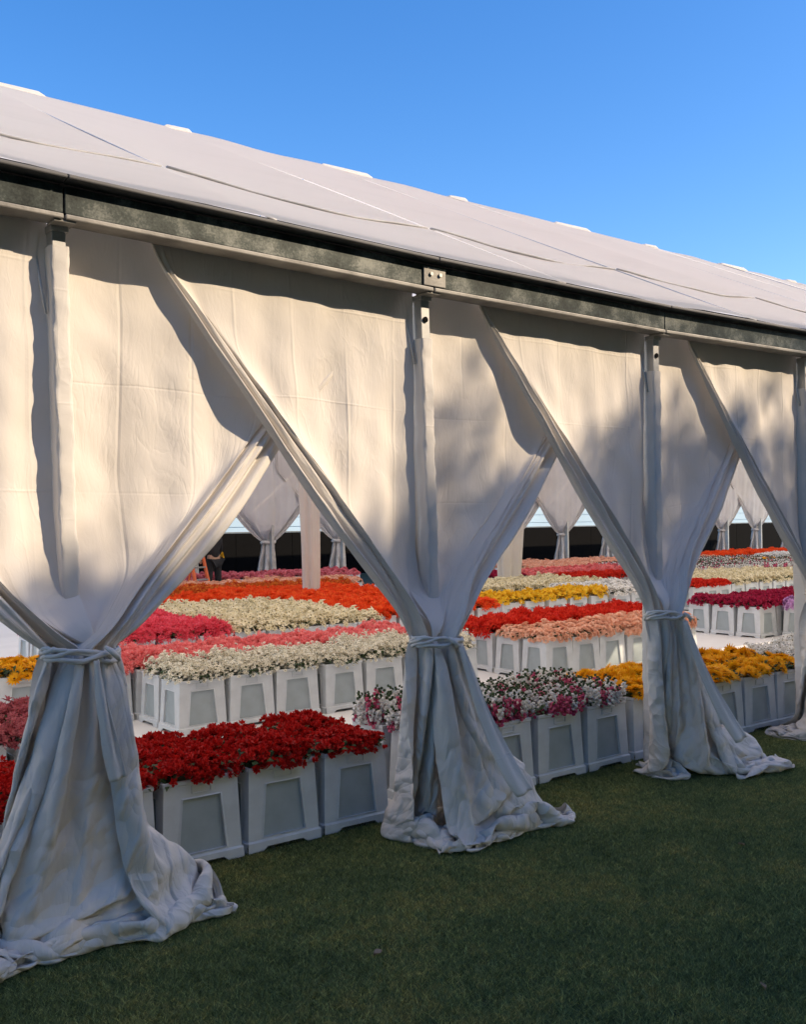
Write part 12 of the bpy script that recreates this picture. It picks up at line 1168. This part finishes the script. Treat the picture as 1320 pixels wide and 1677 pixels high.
ng.interface.new_socket('Geometry', in_out='INPUT', socket_type='NodeSocketGeometry'); ng.interface.new_socket('Geometry', in_out='OUTPUT', socket_type='NodeSocketGeometry')
gi = ng.nodes.new('NodeGroupInput'); go_ = ng.nodes.new('NodeGroupOutput')
m2p = ng.nodes.new('GeometryNodeMeshToPoints'); ng.links.new(gi.outputs[0], m2p.inputs[0])
iop = ng.nodes.new('GeometryNodeInstanceOnPoints'); ng.links.new(m2p.outputs[0], iop.inputs['Points'])
jn = ng.nodes.new('GeometryNodeGeometryToInstance')
for po in patch_o:
    oi_ = ng.nodes.new('GeometryNodeObjectInfo'); oi_.inputs['Object'].default_value = po; oi_.inputs['As Instance'].default_value = True
    ng.links.new(oi_.outputs['Geometry'], jn.inputs[0])
ng.links.new(jn.outputs[0], iop.inputs['Instance'])
iop.inputs['Pick Instance'].default_value = True
ri = ng.nodes.new('FunctionNodeRandomValue'); ri.data_type = 'INT'; ri.inputs[4].default_value = 0; ri.inputs[5].default_value = 1
ng.links.new(ri.outputs[2], iop.inputs['Instance Index'])
rr = ng.nodes.new('FunctionNodeRandomValue'); rr.data_type = 'FLOAT_VECTOR'; rr.inputs[1].default_value = (0, 0, 6.283)
ng.links.new(rr.outputs[0], iop.inputs['Rotation'])
ng.links.new(iop.outputs[0], go_.inputs[0])
md = go.modifiers.new('grass', 'NODES'); md.node_group = ng

# a few fallen leaves on the lawn
M['dry'] = plain('dry leaf', (0.30, 0.20, 0.12), .8, 0, .3, 30)
for i, (x, y, s, w) in enumerate(((2.31, 3.25, .022, 'curled dry leaf lying on the lawn before the red flower buckets'), (3.27, 2.12, .020, 'small dry leaf lying on the lawn near the bottom edge'), (4.6, 3.1, .016, 'tiny dry leaf lying on the open lawn to the right'))):
    V = []; 
    for a in range(7):
        t = a / 6 * 2 - 1; wd = .55 * (1 - t * t) + .02
        V += [(t * s, -wd * s, .028 + .3 * s * t * t), (t * s, 0, .022 + .2 * s * t), (t * s, wd * s, .03 + .35 * s * (1 - t * t))]
    F = [(3*a+b, 3*a+b+1, 3*a+b+4, 3*a+b+3) for a in range(6) for b in (0, 1)]
    o = obj('fallen_leaf', mesh('fallen_leaf', V, F, [M['dry']], smooth=True), None, (x, y, 0), i * 1.1)
    sd = o.modifiers.new('thickness', 'SOLIDIFY'); sd.thickness = .001
    tag(o, w, 'leaf', 'dry leaves on the lawn')
